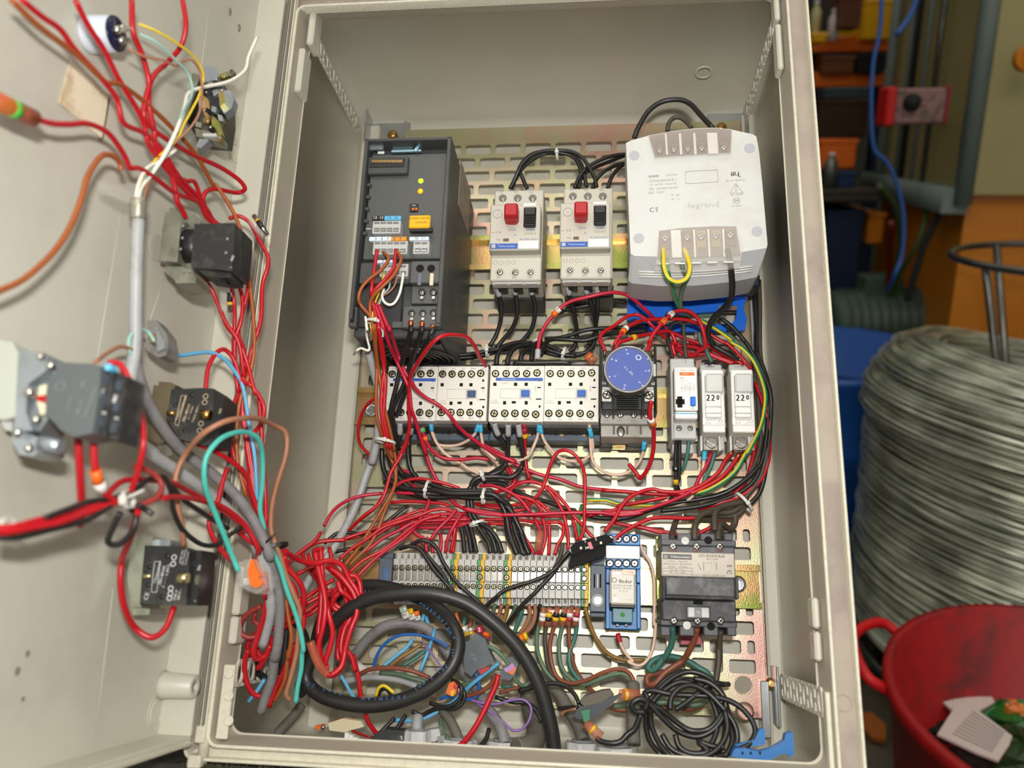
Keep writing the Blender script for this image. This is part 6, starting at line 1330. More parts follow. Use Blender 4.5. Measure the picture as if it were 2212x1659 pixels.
# brown-grey feeders of the fused switch
g = 'thick taupe wires feeding the fused switch'
for s_ in ['O 1700,760,36 1560,860,38 1400,870,40 1230,880,46 1140,960,52 1110,1060,58 1110,1200,60', 'O 1700,740,38 1500,780,42 1380,830,48 1345,920,54 1350,1090,60', 'O 1590,880,36 1590,1000,38 1520,1060,42 1430,1000,50 1390,1080,56 1390,1200,60', 'O 890,960,34 850,1080,44 835,1200,58', 'O 1720,780,34 1600,900,36 1300,900,36 980,890,34']:
    w('k', 2.5, 'thick taupe wire bending into the top of the fused switch', s_, g, tip=None)
# black pair from the small black contact block across the strip
w('K', 1.6, 'upper black wire crossing the terminal strip from the small black block', 'S 1040,420,58 950,520,58 850,650,60 700,770,60 500,860,60 300,920,60 100,990,60 0,1050,60 Q 1900,950,60 1800,1030,58 1720,1110,56')
w('K', 1.6, 'lower black wire crossing the terminal strip from the small black block', 'S 1050,440,56 900,600,57 780,760,58 650,900,58 500,1060,58 350,1200,56 220,1360,52 80,1540,46')
w('k', 1.7, 'short dark wire behind the small black block', 'S 930,300,48 920,430,50 860,580,54 800,700,56')
g = 'dark wires arching over the left end of the terminal strip'
for s_ in ['Q 610,190,60 720,130,62 830,125,62 950,190,60 1030,310,60 1080,430,60 1160,560,60 1250,700,60 1380,830,60 1540,970,58 1680,1100,56 1780,1210,52', 'Q 440,250,58 560,210,60 680,220,60 780,300,60 860,420,60 950,560,60 1040,660,60 1150,780,60 1270,920,58', 'Q 500,230,56 640,200,58 760,260,58 880,380,58 980,500,58 1080,620,58 1150,760,58 1170,880,56', 'J 0,0,-5']:
    if s_.startswith('J 0'): continue
    w('K', 1.6, 'dark wire arching down across the left end of the terminal strip', s_, g)
w('K', 1.6, 'black wire slanting up through the left harness', 'M 0,1240,56 120,1140,54 200,1110,52 330,1110,50 480,1130,48 M 650,1060,40 800,940,38 950,820,36 1010,790,36')
w('K', 1.6, 'black wire below the grey cable at the left', 'M 130,1340,56 330,1300,54 480,1310,50')
# wires below the terminal strip
g = 'coloured wires leaving the bottom of the terminal strip'
low = [('E', 'Q 1860,1080,40 1830,1200,36 1780,1300,34'), ('b', 'Q 1960,1080,40 1930,1200,36 1880,1300,34'), ('O', 'Q 2050,1080,40 2020,1230,36 1960,1350,34'), ('E', 'Q 2170,1090,40 2130,1200,36 2040,1400,34'),
 ('b', 'S 20,1220,40 10,1300,36 -40,1420,34'), ('O', 'S 110,1220,40 100,1340,36 40,1500,34'), ('e', 'S 340,1300,36 280,1450,34 210,1650,32'), ('b', 'S 430,1220,40 450,1330,38 420,1450,36 360,1560,34 300,1640,32'), ('b', 'S 520,1220,40 530,1330,38 500,1480,36 430,1590,34 360,1650,32'), ('K', 'S 600,1220,40 570,1350,36 530,1500,34 470,1650,32'),
 ('E', 'S 640,1250,40 640,1400,40 Z 170,0,38 150,120,36 170,260,34 240,400,34 350,480,34 500,490,36'), ('k', 'S 700,1300,40 Z 225,0,38 220,150,36 250,350,34 320,460,34'), ('C', 'S 870,1240,40 820,1450,38 Z 290,20,38 260,150,36 270,300,36 320,430,38 420,480,42 550,460,46 680,400,50 800,365,52 890,380,54 940,440,56 950,500,56'),
 ('E', 'S 980,1240,40 950,1450,38 Z 360,20,38 335,150,36 350,330,36 430,440,40 540,490,44 640,460,48 740,420,50 850,400,52 920,440,54 935,500,56'), ('C', 'S 1080,1230,40 1050,1420,38 Z 415,20,38 425,180,36 460,340,34 520,450,32 590,530,30 640,570,28'), ('e', 'S 1180,1240,40 1150,1420,38 Z 480,20,38 460,120,36 420,230,36 430,350,38 500,450,42 560,480,44'),
 ('O', 'S 1270,1260,40 1320,1420,38 Z 590,0,36 640,110,34 720,220,32 850,285,30 1040,290,28'), ('b', 'Q 1190,1160,36 1210,1280,34 1240,1400,32')]
for c_, s_ in low: w(c_, 1.7, WN[c_].replace('_', ' ') + ' wire among those leaving the bottom of the terminal strip', s_, g if False else 'wires leaving the bottom of the strip, ' + WN[c_])
# ring markers and sleeves on them
def ring(x, y, h, m_, s_=None, r=3, L_=5, a=90, par=None):
    pass
# outlets of the fused switch
w('e', 2.4, 'sea-green wire leaving the left outlet of the fused switch', 'T 950,1240,56 960,1350,50 930,1480,44 850,1620,38 Z 1200,260,38 1140,350,36 1090,375,34 1070,340,32 1130,280,30 1250,260,28 1380,290,28 1480,350,30 1560,400,32 1610,480,36')
w('C', 2.4, 'brown wire leaving the middle outlet of the fused switch', 'T 1250,1250,56 1220,1380,50 1150,1530,44 1080,1640,38 Z 1300,330,38 1200,400,38 1130,480,38 1070,490,36 1060,430,34 1120,400,32 1200,390,30')
w('k', 2.3, 'dark wire leaving the right outlet of the fused switch', 'T 1530,1280,54 1520,1450,48 1520,1650,42 Z 1650,150,46 1650,300,46 1630,450,48 1620,520,50')
w('E', 2.3, 'green wire passing under the black coil', 'Z 780,670,34 900,660,36 1100,640,40 1300,640,42 1450,660,44 1560,620,46')
w('C', 2.2, 'brown wire passing under the black coil', 'Z 770,680,32 880,700,34 1300,680,38 1420,690,40 1520,650,44')
# small colourful tangle in the loop of the heavy cable
for c_, r_, lb, s_ in [('U', 1.2, 'dark blue wire arching inside the thick black loop', 'Y 220,660,66 240,560,68 320,430,70 450,345,72 600,325,72 750,350,72 880,400,72 960,450,72'), ('L', 1.5, 'light blue wire slanting inside the thick black loop', 'Y 610,370,60 550,450,62 440,540,64 310,650,64'),
  ('L', 1.5, 'light blue wire dropping at the right inside of the loop', 'Y 830,270,50 770,470,60 720,600,62 680,690,62'), ('O', 1.5, 'olive wire inside the thick black loop', 'Y 700,420,58 600,490,60 480,560,62 370,650,62'), ('e', 1.5, 'sea-green wire inside the thick black loop', 'Y 740,480,58 640,560,60 510,640,62'),
  ('C', 1.7, 'brown wire bowing above the light grey cable', 'Y 80,720,62 200,670,66 400,660,68 600,690,68 780,760,64'), ('E', 1.8, 'green wire bowing above the light grey cable', 'Y 280,710,58 450,720,60 600,760,62 740,800,62'), ('U', 1.3, 'dark blue wire looping out right of the black cable loop', 'Y 1100,550,70 1200,650,72 1260,780,72 1270,900,70 1200,970,68 1080,970,66 950,950,64 880,970,62'),
  ('L', 1.6, 'light blue wire running from the grey connector under the loop', 'Y 1470,610,76 1350,700,76 1200,820,74 1100,920,70 1000,1010,68 850,1100,70 700,1170,72 550,1190,72 420,1180,70'), ('E', 1.5, 'green wire running beside the light blue one', 'Y 1470,640,72 1350,720,72 1200,800,70 1080,840,68'),
  ('C', 1.7, 'brown wire with a bare end near the grey connector', 'Y 1440,730,76 1390,820,74 1300,890,72 1200,930,68 1100,940,66'), ('E', 1.7, 'green-grey wire joining the two grey connectors', 'Y 1280,430,80 1400,460,82 1500,540,82 1570,640,80'), ('M', 1.0, 'thin purple wire making a wide bow right of the red wire', 'Y 1190,980,70 1300,1010,72 1450,1020,72 1600,980,72 1720,980,72 1790,1060,72 1770,1180,74 1700,1270,74 1600,1280,74 1500,1190,72 1350,1080,70 1230,1000,68'),
  ('M', .9, 'thin purple wire inside the thick black loop', 'Y 700,400,62 800,520,64 900,660,66'), ('R', 2.0, 'red wire running from the grey connector down to the front rim', 'Y 1460,730,82 1440,830,84 1380,960,88 1310,1110,92 1220,1270,98 1120,1400,106 1040,1460,114'),
  ('K', 1.6, 'black wire curling around the orange connector', 'Y 1060,820,78 1120,900,80 1110,1000,80 1020,1070,80 900,1050,78 780,1010,76'), ('K', 1.6, 'second black wire curling around the orange connector', 'Y 1000,780,78 1090,840,82 1080,960,82 980,1040,82 850,1060,80 760,1100,78 690,1130,78 600,1090,78'),
  ('K', 1.6, 'black wire dropping to the floor left of the grey tube', 'Y 540,1130,78 460,1250,82 380,1410,86'), ('K', 1.6, 'black wire slanting to the floor left of its neighbour', 'Y 430,1160,76 320,1270,80 200,1390,84'), ('R', .9, 'thin red wire lying at the lower left above the rim', 'X 1720,1060,60 1550,1080,62 1420,1130,64 1600,1150,66 1750,1230,70 1900,1280,74'),
  ('R', .9, 'thin red wire slanting near the floor connectors', 'Y 300,1350,70 440,1270,66 520,1210,62'), ('Y', 1.3, 'yellow wire arching over a black loop inside the coil', 'Y 240,940,70 270,860,72 330,840,72 420,910,72'), ('K', 1.8, 'black wire loop under the yellow one', 'Y 260,930,66 290,880,68 350,870,68 400,940,66'),
  ('E', 1.6, 'green wire hanging near the centre gland', 'Y 910,1120,64 890,1220,70 930,1330,76 1010,1390,80'), ('K', 1.7, 'black wire curving down to the front rim at the centre', 'Y 1370,1270,84 1340,1370,90 1270,1460,96'), ('K', 1.6, 'black wire lying along the lower middle behind the red one', 'Y 1430,950,60 1600,1000,60 1750,1010,60 1850,1080,62'),
  ('K', 1.7, 'black wire from behind the thick cable to the dark green-tabbed connector', 'Z 0,545,70 130,510,72 260,480,74 380,500,76 460,570,80 500,650,84'), ('K', 1.5, 'thin black wire pair entering the green-tabbed connector', 'Z 330,690,80 420,680,84 490,680,88'), ('b', 1.4, 'pinkish wire stub entering the green-tabbed connector', 'Z 350,740,78 400,700,82 480,690,88'),
  ('C', 1.5, 'brown wire right of the grey connectors', 'Y 1470,910,56 1600,870,56 1780,840,56'), ('e', 1.5, 'sea-green wire right of the grey connectors', 'Y 1490,850,54 1600,845,54'), ('E', 1.7, 'green wire curving right of the purple tabbed connector', 'Y 1600,710,74 1650,800,72 1720,835,68 1790,800,66'), ('K', 1.4, 'bright-edged black wire slanting right of the purple wire', 'Y 1800,1040,66 1860,1120,68 1890,1200,70'),
  ('Z', 1.6, 'orange wire stub above the grey connector', 'Y 1040,110,44 1060,200,46 1100,260,48'), ('e', 1.6, 'sea-green wire stub above the grey connector', 'Y 1130,160,42 1110,260,46'), ('C', 1.7, 'brown wire stub above the grey connector', 'Y 1200,170,42 1170,280,46'), ('L', 1.6, 'light blue wire stub below the left markers', 'Y 720,130,40 690,230,44'), ('L', 1.5, 'second light blue wire stub below the left markers', 'Y 740,150,42 775,280,46')]:
    w(c_, r_, lb, s_)

# wires that can be told apart by their order get their own label
ORDN = ['first', 'second', 'third', 'fourth', 'fifth', 'sixth', 'seventh', 'eighth', 'ninth', 'tenth', 'eleventh', 'twelfth']
def order(label, key, new):
    r_ = sorted(REG[label], key=lambda q: q[key])
    for i, q in enumerate(r_): q[2]['label'] = new % ORDN[i]
order('black wire with a grey sleeve dropping from the left breaker', 0, 'black wire with grey sleeve under the left breaker, %s from the left')
order('black wire with a grey sleeve dropping from the right breaker', 0, 'black wire with grey sleeve under the right breaker, %s from the left')
order('black wire with a grey sleeve dropping from the right contactor pair', 0, 'black wire with grey sleeve under the right contactor pair, %s from the left')
order('black wire curving into the top of the right contactor pair', 0, 'black wire curving onto the right contactor pair, %s from the left')
order('black wire fanning down into the top row of the terminal strip', 1, 'black wire entering the terminal strip from above, %s from the left')
order('thin cream jumper wire hanging in a shallow bow', 0, 'thin cream jumper wire in a shallow bow, upper end %s from the left')
order('red wire with bare copper dropping from a fuse holder', 0, 'red wire with bare copper under the fuse holders, %s from the left')
order('black wire dropping from the left contactor pair into the harness', 0, 'black wire dropping from the left contactor pair, %s from the left')
order('thick taupe wire bending into the top of the fused switch', 1, 'thick taupe wire above the fused switch, lower end %s from the left')
for lb_ in [k for k in REG if 'among those leaving the bottom' in k]:
    if len(REG[lb_]) > 1: order(lb_, 0, lb_.split(' wire ')[0] + ' wire under the terminal strip, %s of its colour from the left')
# ================================================================ devices on the door
def px_rot(par, s_, x, y, h, size, m_, rot, **k): return ptext(par, s_, x, y, h, size, m_, rot=rot, **k)
# round buzzer
h0 = 352
t = thing('buzzer', 'round pale buzzer with a dark end face, near the top of the door', 'buzzer', (-240, -h0, U(210, 75, h0).z))
e = U(250, 73, h0); zc = e.z
mb = MB(); mb.lathe((-240, -h0, zc), (1, 0, 0), [(0, 10.6), (1.5, 10.2), (e.x + 240, 9.6)], 28); part(t, 'housing', mb, mat('buzzer_pale', (206, 212, 222), .4))
mb = MB(); mb.lathe((e.x, -h0, zc), (1, 0, 0), [(0, 9.7), (.8, 9.5), (.8, .1)], 28); part(t, 'end_face', mb, mat('end_dark_blue', (30, 34, 60), .25))
for dz, dy in ((4, 1), (0, -3), (-3, 2)):
    mb = MB(); mb.box(e.x, e.x + 8, -h0 + dy - .4, -h0 + dy + .4, zc + dz - 1.5, zc + dz + 1.5, .2); mb.sphere((e.x + 2.5, -h0 + dy, zc + dz), 2.6, 10); part(t, 'solder_lug', mb, STEEL)
# open selector mechanism
t = thing('selector_mechanism', 'open die-cast selector mechanism with a protruding screw, below the white lead', 'switch', (-240, -240, U(440, 320, 240).z))
def dp(name, pts, h, th, m_, par=None): return ppx(par or t, name, pts, h, th, m_)
dp('mounting_ring', [(413, 157), (433, 162), (399, 264), (381, 262)], 246, 20, DIEC)
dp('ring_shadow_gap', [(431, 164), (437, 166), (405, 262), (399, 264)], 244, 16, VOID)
dp('latch_block', [(438, 146), (447, 141), (460, 142), (472, 165), (466, 172), (440, 178)], 248, 10, SILV)
dp('carrier', [(432, 176), (470, 170), (486, 186), (488, 250), (480, 300), (425, 296), (412, 262), (430, 225)], 238, 16, DSTEEL)
dp('dark_core', [(450, 190), (480, 188), (484, 215), (476, 245), (455, 240)], 243, 6, mat('core_black', (40, 42, 50), .2))
dp('side_ear', [(484, 194), (497, 196), (505, 214), (500, 234), (484, 246), (478, 236), (483, 220), (478, 205)], 246, 7, SILV)
dp('zinc_link', [(440, 206), (449, 214), (456, 250), (449, 262), (437, 240)], 248, 4, MATS['rail_zinc'])
dp('zinc_link', [(456, 246), (472, 262), (480, 290), (470, 296), (458, 270)], 248, 4, MATS['rail_zinc'])
dp('zinc_link', [(474, 190), (482, 200), (484, 222), (475, 230), (472, 205)], 250, 4, MATS['rail_zinc'])
dp('lower_block', [(421, 277), (468, 287), (480, 296), (478, 308), (424, 294)], 248, 9, DIEC)
dp('bright_plate', [(438, 288), (467, 288), (468, 295), (438, 294)], 250, 3, LGREY)
dp('pointed_tip', [(430, 300), (447, 300), (452, 303), (434, 320), (424, 317)], 248, 6, SILV)
for pts_, hh_, m_ in (([(448, 178), (458, 176), (462, 184), (450, 188)], 251, STEEL), ([(458, 196), (470, 192), (474, 200), (462, 208)], 250, SILV), ([(428, 214), (436, 208), (440, 226), (430, 236)], 249, ZINC), ([(440, 254), (452, 258), (450, 268), (438, 264)], 250, BRASS),
    ([(458, 228), (468, 232), (466, 244), (456, 240)], 249, SILV), ([(470, 246), (480, 250), (482, 262), (472, 260)], 251, ZINC), ([(424, 262), (436, 266), (434, 276), (422, 272)], 250, STEEL), ([(452, 270), (462, 274), (460, 284), (450, 280)], 251, VOID), ([(446, 232), (454, 236), (452, 246), (444, 240)], 251, VOID), ([(470, 296), (477, 298), (476, 306), (469, 304)], 252, BRASS)):
    dp('filler_fragment', pts_, hh_, 3, m_)  # invented bright and dark bits, added for more metallic sparkle
for x, y in ((467, 172), (480, 195), (441, 240), (449, 262), (455, 275), (474, 298), (446, 200)):
    p = U(x, y, 252); mb = MB(); mb.sphere(p, 1.1, 8); part(t, 'rivet', mb, STEEL)
a = U(478, 168, 246); b = U(499, 161, 250); mb = MB(); mb.cyl(a, b, 2.0, 12)
for i in range(4):
    c = a.lerp(b, .1 + .2 * i); mb.cyl(c, a.lerp(b, .16 + .2 * i), 2.5, 12)
part(t, 'threaded_screw', mb, MATS['yellow_screw']); mb = MB(); mb.cyl(b, b + (b - a).normalized() * 1.8, 3, 14); part(t, 'screw_head', mb, STEEL)
# upper black switch
t = thing('switch_block', 'upper black switch block on a greenish die-cast collar, marked NO', 'switch', (-240, -262, U(400, 615, 262).z))
dp('collar', [(357, 457), (393, 457), (390, 492), (383, 566), (345, 563), (350, 500)], 268, 24, DIEC)
dp('collar_top', [(366, 449), (385, 448), (402, 452), (420, 462), (432, 475), (436, 500), (426, 505), (394, 470), (366, 457)], 262, 16, DIEC)
dp('collar_foot', [(352, 576), (393, 576), (416, 585), (424, 600), (422, 611), (380, 612), (376, 603), (360, 592)], 264, 20, DIEC)
dp('collar_side', [(393, 460), (430, 472), (418, 590), (384, 566)], 258, 14, DIEC)
p = U(405, 527, 262); mb = MB(); mb.lathe((U(394, 527, 262).x, -256, p.z), (1, 0, 0), [(0, 12), (12, 11.5)], 24); part(t, 'neck', mb, BLK)
p = U(345, 528, 262); mb = MB(); mb.lathe((-239.5, -258, p.z), (1, 0, 0), [(0, 9), (1.5, 8.8), (1.5, 6)], 24); part(t, 'clear_washer', mb, CLEAR2)
dp('contact_block', [(420, 484), (506, 481), (505, 535), (499, 585), (412, 577), (416, 530)], 274, 22, BLKD)
dp('block_foot', [(424, 579), (499, 586), (500, 598), (480, 600), (440, 594)], 270, 18, BLKD)
dp('terminal_side', [(507, 484), (526, 500), (526, 525), (519, 590), (500, 590), (505, 535)], 262, 14, BLK)
dp('cable_sleeve', [(476, 590), (488, 591), (488, 611), (475, 610)], 266, 6, BLK)
for s_, x, y, sz in (('NO', 502.5, 558, 8), ('3', 500, 578, 6)): ptext(t, s_, x, y, 274.3, sz, WPRT, rot=76)
for x, y in ((491, 516), (488, 546), (395, 488), (394, 514), (390, 538), (397, 585), (410, 586)):
    p = U(x, y, 274.5 if x > 420 else 270); mb = MB(); mb.sphere(p, 1, 8, sq=(1, .6, 1)); part(t, 'stud', mb, MGREY)
# middle black switch
t = thing('switch_block', 'middle black switch block with printed text, behind the crossing grey cable', 'switch', (-240, -240, U(400, 980, 240).z))
dp('collar', [(332, 832), (376, 836), (372, 860), (360, 905), (362, 950), (345, 960), (318, 946), (322, 890)], 246, 22, mat('die_cast_brown', (128, 116, 92), .45, .6, dirt=(90, 80, 60), dirts=90))
dp('collar_top', [(343, 824), (370, 826), (382, 832), (376, 838), (342, 834)], 244, 14, MATS['die_cast_brown'])
dp('collar_foot', [(352, 950), (368, 964), (372, 983), (358, 986), (340, 965)], 242, 14, DIEC)
dp('contact_block', [(370, 841), (430, 838), (461, 839), (483, 858), (476, 905), (466, 962), (440, 962), (386, 948), (361, 905)], 250, 20, BLKD)
dp('terminal_side', [(462, 842), (485, 858), (478, 910), (468, 962), (458, 960)], 254, 18, BLK)
for s_, x, y, sz in (('Telemecanique', 392, 880, 9), ('ZB2-BE101', 403, 892, 8.5), ('.3 — 4 NO', 412, 892, 6.5), ('10(6)A 380V ~ ...', 424, 890, 6.5)): ptext(t, s_, x, y, 250.3, sz, mat('print_cream', (214, 196, 160), .6), rot=77)
ptext(t, 'NO', 476, 888, 254.3, 7, MATS['print_cream'], rot=77)
poly_outline(t, [(392, 854), (402, 856), (385, 920), (378, 917)], 250.2, .2, MATS['print_cream'])
for x, y in ((444, 856), (442, 869), (434, 915), (431, 930)): p = U(x, y, 250.4); mb = MB(); mb.torus((p.x, -250.3, p.z), (0, 1, 0), 1.5, .2, 16, 4); part(t, 'approval_mark', mb, MATS['print_cream'])
for x, y, r in ((414, 853, 1.5), (377, 875, 1.3), (398, 930, 1.3), (370, 908, 1.2)): p = U(x, y, 250.5); mb = MB(); mb.sphere(p, r, 8, sq=(1, .5, 1)); part(t, 'stud', mb, BLK)
a = U(436, 895, 253); b = U(455, 897, 253); mb = MB(); mb.cyl(a, b, 3, 14); part(t, 'screw', mb, BRASS); a = U(362, 892, 252); b = U(377, 893, 252); mb = MB(); mb.cyl(a, b, 1.5, 10); part(t, 'pin', mb, BRASS)
# lowest black switch
t = thing('switch_block', 'lowest black switch block with white printing and CE mark, above the boss', 'switch', (-240, -236, U(360, 1325, 236).z))
dp('collar', [(290, 1165), (330, 1160), (330, 1180), (313, 1190), (302, 1303), (306, 1312), (283, 1312), (275, 1250), (280, 1200)], 240, 22, mat('die_cast_pale', (160, 164, 146), .4, .6, dirt=(110, 108, 90), dirts=90))
dp('collar_foot', [(283, 1313), (308, 1313), (324, 1316), (322, 1328), (288, 1329)], 238, 18, MATS['die_cast_pale'])
dp('collar_top', [(318, 1164), (366, 1166), (369, 1172), (366, 1182), (320, 1182)], 236, 16, SILV)
dp('contact_block', [(313, 1178), (380, 1180), (409, 1190), (408, 1222), (402, 1308), (326, 1306), (302, 1301), (307, 1240)], 246, 20, BLKD)
dp('terminal_side', [(409, 1188), (436, 1189), (432, 1250), (425, 1308), (402, 1308), (404, 1250)], 243, 18, BLK)
for x, y0_, y1_ in ((417, 1192, 1212), (412, 1222, 1250), (407, 1262, 1290)): dp('terminal_recess', [(x - 3, y0_), (x + 6, y0_), (x + 4, y1_), (x - 5, y1_)], 243.4, 1, VOID)
for s_, x, y, sz, b_ in (('Telemecanique', 340, 1236, 7.5, .1), ('ZB2-BE102', 350.5, 1243, 8.5, .15), ('.1 —— 2 (NC)', 359, 1245, 8, .1), ('10(6) A', 379, 1286, 7, .1), ('400 V ~', 388, 1284, 7, .1), ('LISTED 770F', 392, 1203, 5, 0), ('IND CONT EQ', 398, 1203, 5, 0), ('A 600-Q 600', 404, 1206, 5, 0)): ptext(t, s_, x, y, 246.3, sz, WPRT, rot=83, bold=b_)
ptext(t, 'CE', 317, 1288, 246.3, 13, WPRT, rot=83, bold=.15); ptext(t, 'NC', 430, 1227, 243.4, 8, WPRT, rot=-100); ptext(t, '2', 422, 1298, 243.4, 6, WPRT, rot=-100)
poly_outline(t, [(334, 1213), (346, 1213), (339, 1279), (327, 1279)], 246.2, .2, WPRT)
for x, y in ((374, 1218), (376, 1204), (369, 1271), (368, 1282), (366, 1292)): p = U(x, y, 246.3); mb = MB(); mb.torus((p.x, -246.3, p.z), (0, 1, 0), 1.4, .3, 16, 4); part(t, 'approval_mark', mb, WPRT)
for x, y, r in ((362, 1201, 1.7), (323, 1224, 1.7), (319, 1263, 1.6), (350, 1289, 1.7)): p = U(x, y, 246.4); mb = MB(); mb.sphere(p, r, 10, sq=(1, .5, 1)); part(t, 'stud', mb, BLK)
a = U(385, 1248, 249); b = U(406, 1249, 249); mb = MB(); mb.cyl(a, b, 3, 14); part(t, 'screw', mb, MATS['yellow_screw']); a = U(309, 1244, 248); b = U(327, 1245, 248); mb = MB(); mb.cyl(a, b, 1.5, 10); part(t, 'pin', mb, MATS['yellow_screw'])
# near contact blocks of the big push button, out of focus at the left edge
t = thing('push_button_assembly', 'large push-button assembly with metal collar and slate contact blocks, left edge of the door', 'switch', (-240, -362, U(100, 990, 362).z))
dp('legend_frame', [(0, 735), (28, 740), (39, 762), (33, 900), (10, 906), (-60, 900), (-60, 735)], 372, 24, mat('legend_pale', (178, 182, 170), .5))
dp('legend_foot', [(2, 892), (24, 902), (26, 930), (12, 930), (2, 915)], 366, 14, LGREY)
dp('collar', [(44, 765), (50, 758), (92, 760), (104, 772), (100, 800), (60, 830), (56, 890), (70, 930), (32, 932), (34, 870)], 374, 22, SILV)
dp('collar_plate', [(68, 786), (100, 776), (134, 790), (134, 815), (100, 860), (108, 900), (84, 934), (64, 918), (72, 850)], 368, 16, mat('collar_bluegrey', (150, 156, 156), .3, .7))
dp('lower_clamp', [(26, 932), (56, 934), (90, 950), (92, 975), (70, 985), (42, 982), (28, 955)], 372, 16, SILV)
dp('white_spacer', [(84, 834), (100, 830), (98, 892), (88, 896), (80, 872)], 372, 8, mat('spacer_cream', (214, 208, 178), .5)); dp('red_tab', [(76, 858), (99, 852), (97, 870), (79, 864)], 373, 4, REDB)
for x, y, r in ((64, 848, 5), (78, 906, 4), (110, 790, 4), (88, 770, 3.5), (38, 935, 4), (62, 968, 4)): p = U(x, y, 376); mb = MB(); mb.sphere(p, r * .55, 10); part(t, 'chrome_stud', mb, STEEL)
a = U(88, 955, 374); b = U(132, 966, 374); mb = MB(); mb.cyl(a, b, 3.4, 14); part(t, 'clamp_screw', mb, SILV)
SLB = mat('contact_slate', (86, 91, 92), .5)
dp('contact_block', [(132, 783), (205, 786), (218, 793), (214, 850), (200, 935), (160, 944), (132, 930), (98, 893), (100, 840)], 378, 18, SLB)
dp('contact_block', [(132, 783), (205, 786), (218, 793), (212, 860), (200, 935), (160, 944), (132, 930), (98, 893)], 358, 18, SLB)
dp('terminal_side', [(218, 792), (246, 800), (242, 850), (228, 945), (202, 938), (214, 850)], 374, 16, BLKD); dp('terminal_side', [(246, 802), (274, 812), (270, 850), (256, 952), (230, 946), (242, 850)], 372, 16, BLKD)
for i in range(3):
    for j in range(2):
        x = 229 + j * 28 - i * 5.5; y = 822 + i * 45 + j * 12
        dp('terminal_recess', [(x - 8, y - 12), (x + 8, y - 12), (x + 5, y + 10), (x - 10, y + 10)], 374.6, 1, mat('recess_slate', (52, 60, 70), .5))
for s_, x, y in (('2', 225, 893), ('2', 252, 905), ('NC', 220, 848), ('NC', 249, 861)): ptext(t, s_, x, y, 375.6, 11, WPRT, rot=80, bold=.2)
for s_, x, y, sz in (('Telemecanique', 194, 868, 11), ('ZB2', 179, 830, 9), ('ZBE-102', 172, 880, 9), ('10 A 400V', 150, 870, 8)): ptext(t, s_, x, y, 378.3, sz, MGREY, rot=81)
p = U(130, 835, 378.3); mb = MB(); mb.torus((p.x, -378.2, p.z), (0, 1, 0), 2.2, .25, 18, 4); part(t, 'approval_mark', mb, MGREY)
dp('blue_tip', [(224, 788), (238, 785), (242, 797), (228, 800)], 382, 5, LBLUE)
# grey hanging clamp
t = thing('terminal_clamp', 'small grey terminal clamp hanging behind the grey cable on the door', 'clamp', tuple(U(335, 770, 268)))
dp('clamp_body', [(318, 693), (335, 690), (345, 702), (360, 722), (364, 750), (358, 768), (342, 772), (318, 758), (312, 742), (322, 725)], 274, 12, mat('clamp_grey', (122, 120, 116), .5, dirt=(70, 66, 60), dirts=120, damt=.6))
dp('brass_core', [(324, 722), (337, 720), (336, 736), (322, 742)], 275, 3, BRASS)
for i in range(4): dp('clamp_rib', [(336 + i * 5, 706 + i * 9), (340 + i * 5, 706 + i * 9), (344 + i * 4, 758 - i * 2), (340 + i * 4, 760 - i * 2)], 276, 4, MGREY)
# clear push connector
t = thing('push_connector', 'clear push-in wire connector with an orange core, beside the black tie', 'connector', tuple(U(545, 1285, 205)))
dp('clear_body', [(516, 1214), (530, 1209), (552, 1208), (568, 1225), (578, 1262), (576, 1270), (556, 1284), (536, 1277), (513, 1260), (510, 1240)], 212, 12, CLEAR2)
dp('orange_core', [(541, 1208), (547, 1208), (551, 1222), (558, 1236), (564, 1243), (558, 1247), (568, 1260), (556, 1270), (542, 1266), (535, 1240), (536, 1228)], 213.5, 8, MO)
dp('metal_insert', [(524, 1250), (537, 1248), (540, 1262), (528, 1264)], 211, 4, STEEL)
# sleeves on door wires
def sleeve(name, label, a_, b_, r, m_, extra=()):
    A_ = P3(a_); B__ = P3(b_); t_ = thing(name, label, 'sleeve', tuple(A_)); m2 = MB(); m2.tube([A_, A_.lerp(B__, .5), B__], r, 14); part(t_, 'clear_tube', m2, m_)
    for f0, f1, rr_, mm in extra: m2 = MB(); m2.tube([A_.lerp(B__, f0), A_.lerp(B__, f1)], rr_, 10); part(t_, 'marker_insert', m2, mm)
    return t_
sleeve('marker_sleeve', 'clear marker sleeve with a bright rod, beside the upper black switch', (541, 474, 221), (572, 510, 217), 3.0, CLEAR2)
sleeve('marker_rod', 'small silver and black rod with a yellow band beside the clear sleeve', (548, 465, 224), (578, 508, 220), 1.6, STEEL, ((.3, .65, 1.75, BLK), (.24, .3, 1.8, YSTK)))
sleeve('marker_sleeve', 'clear marker sleeve with a yellow band under the upper black switch', (484, 617, 232), (487, 673, 224), 3.6, CLEAR2)
sleeve('marker_rod', 'small metal rod with a yellow band in the sleeve below the upper switch', (496, 632, 234), (497, 674, 228), 1.7, STEEL, ((.48, .62, 1.85, YSTK), (.2, .45, 1.85, BLK)))
sleeve('orange_sleeve', 'translucent orange sleeve with a green mark at the left edge of the door', (-20, 212, 380), (72, 256, 366), 4.2, mat('sleeve_orange', (190, 84, 44), .3, alpha=.75), ((.42, .58, 4.35, mat('mark_green', (70, 190, 70), .4)),))
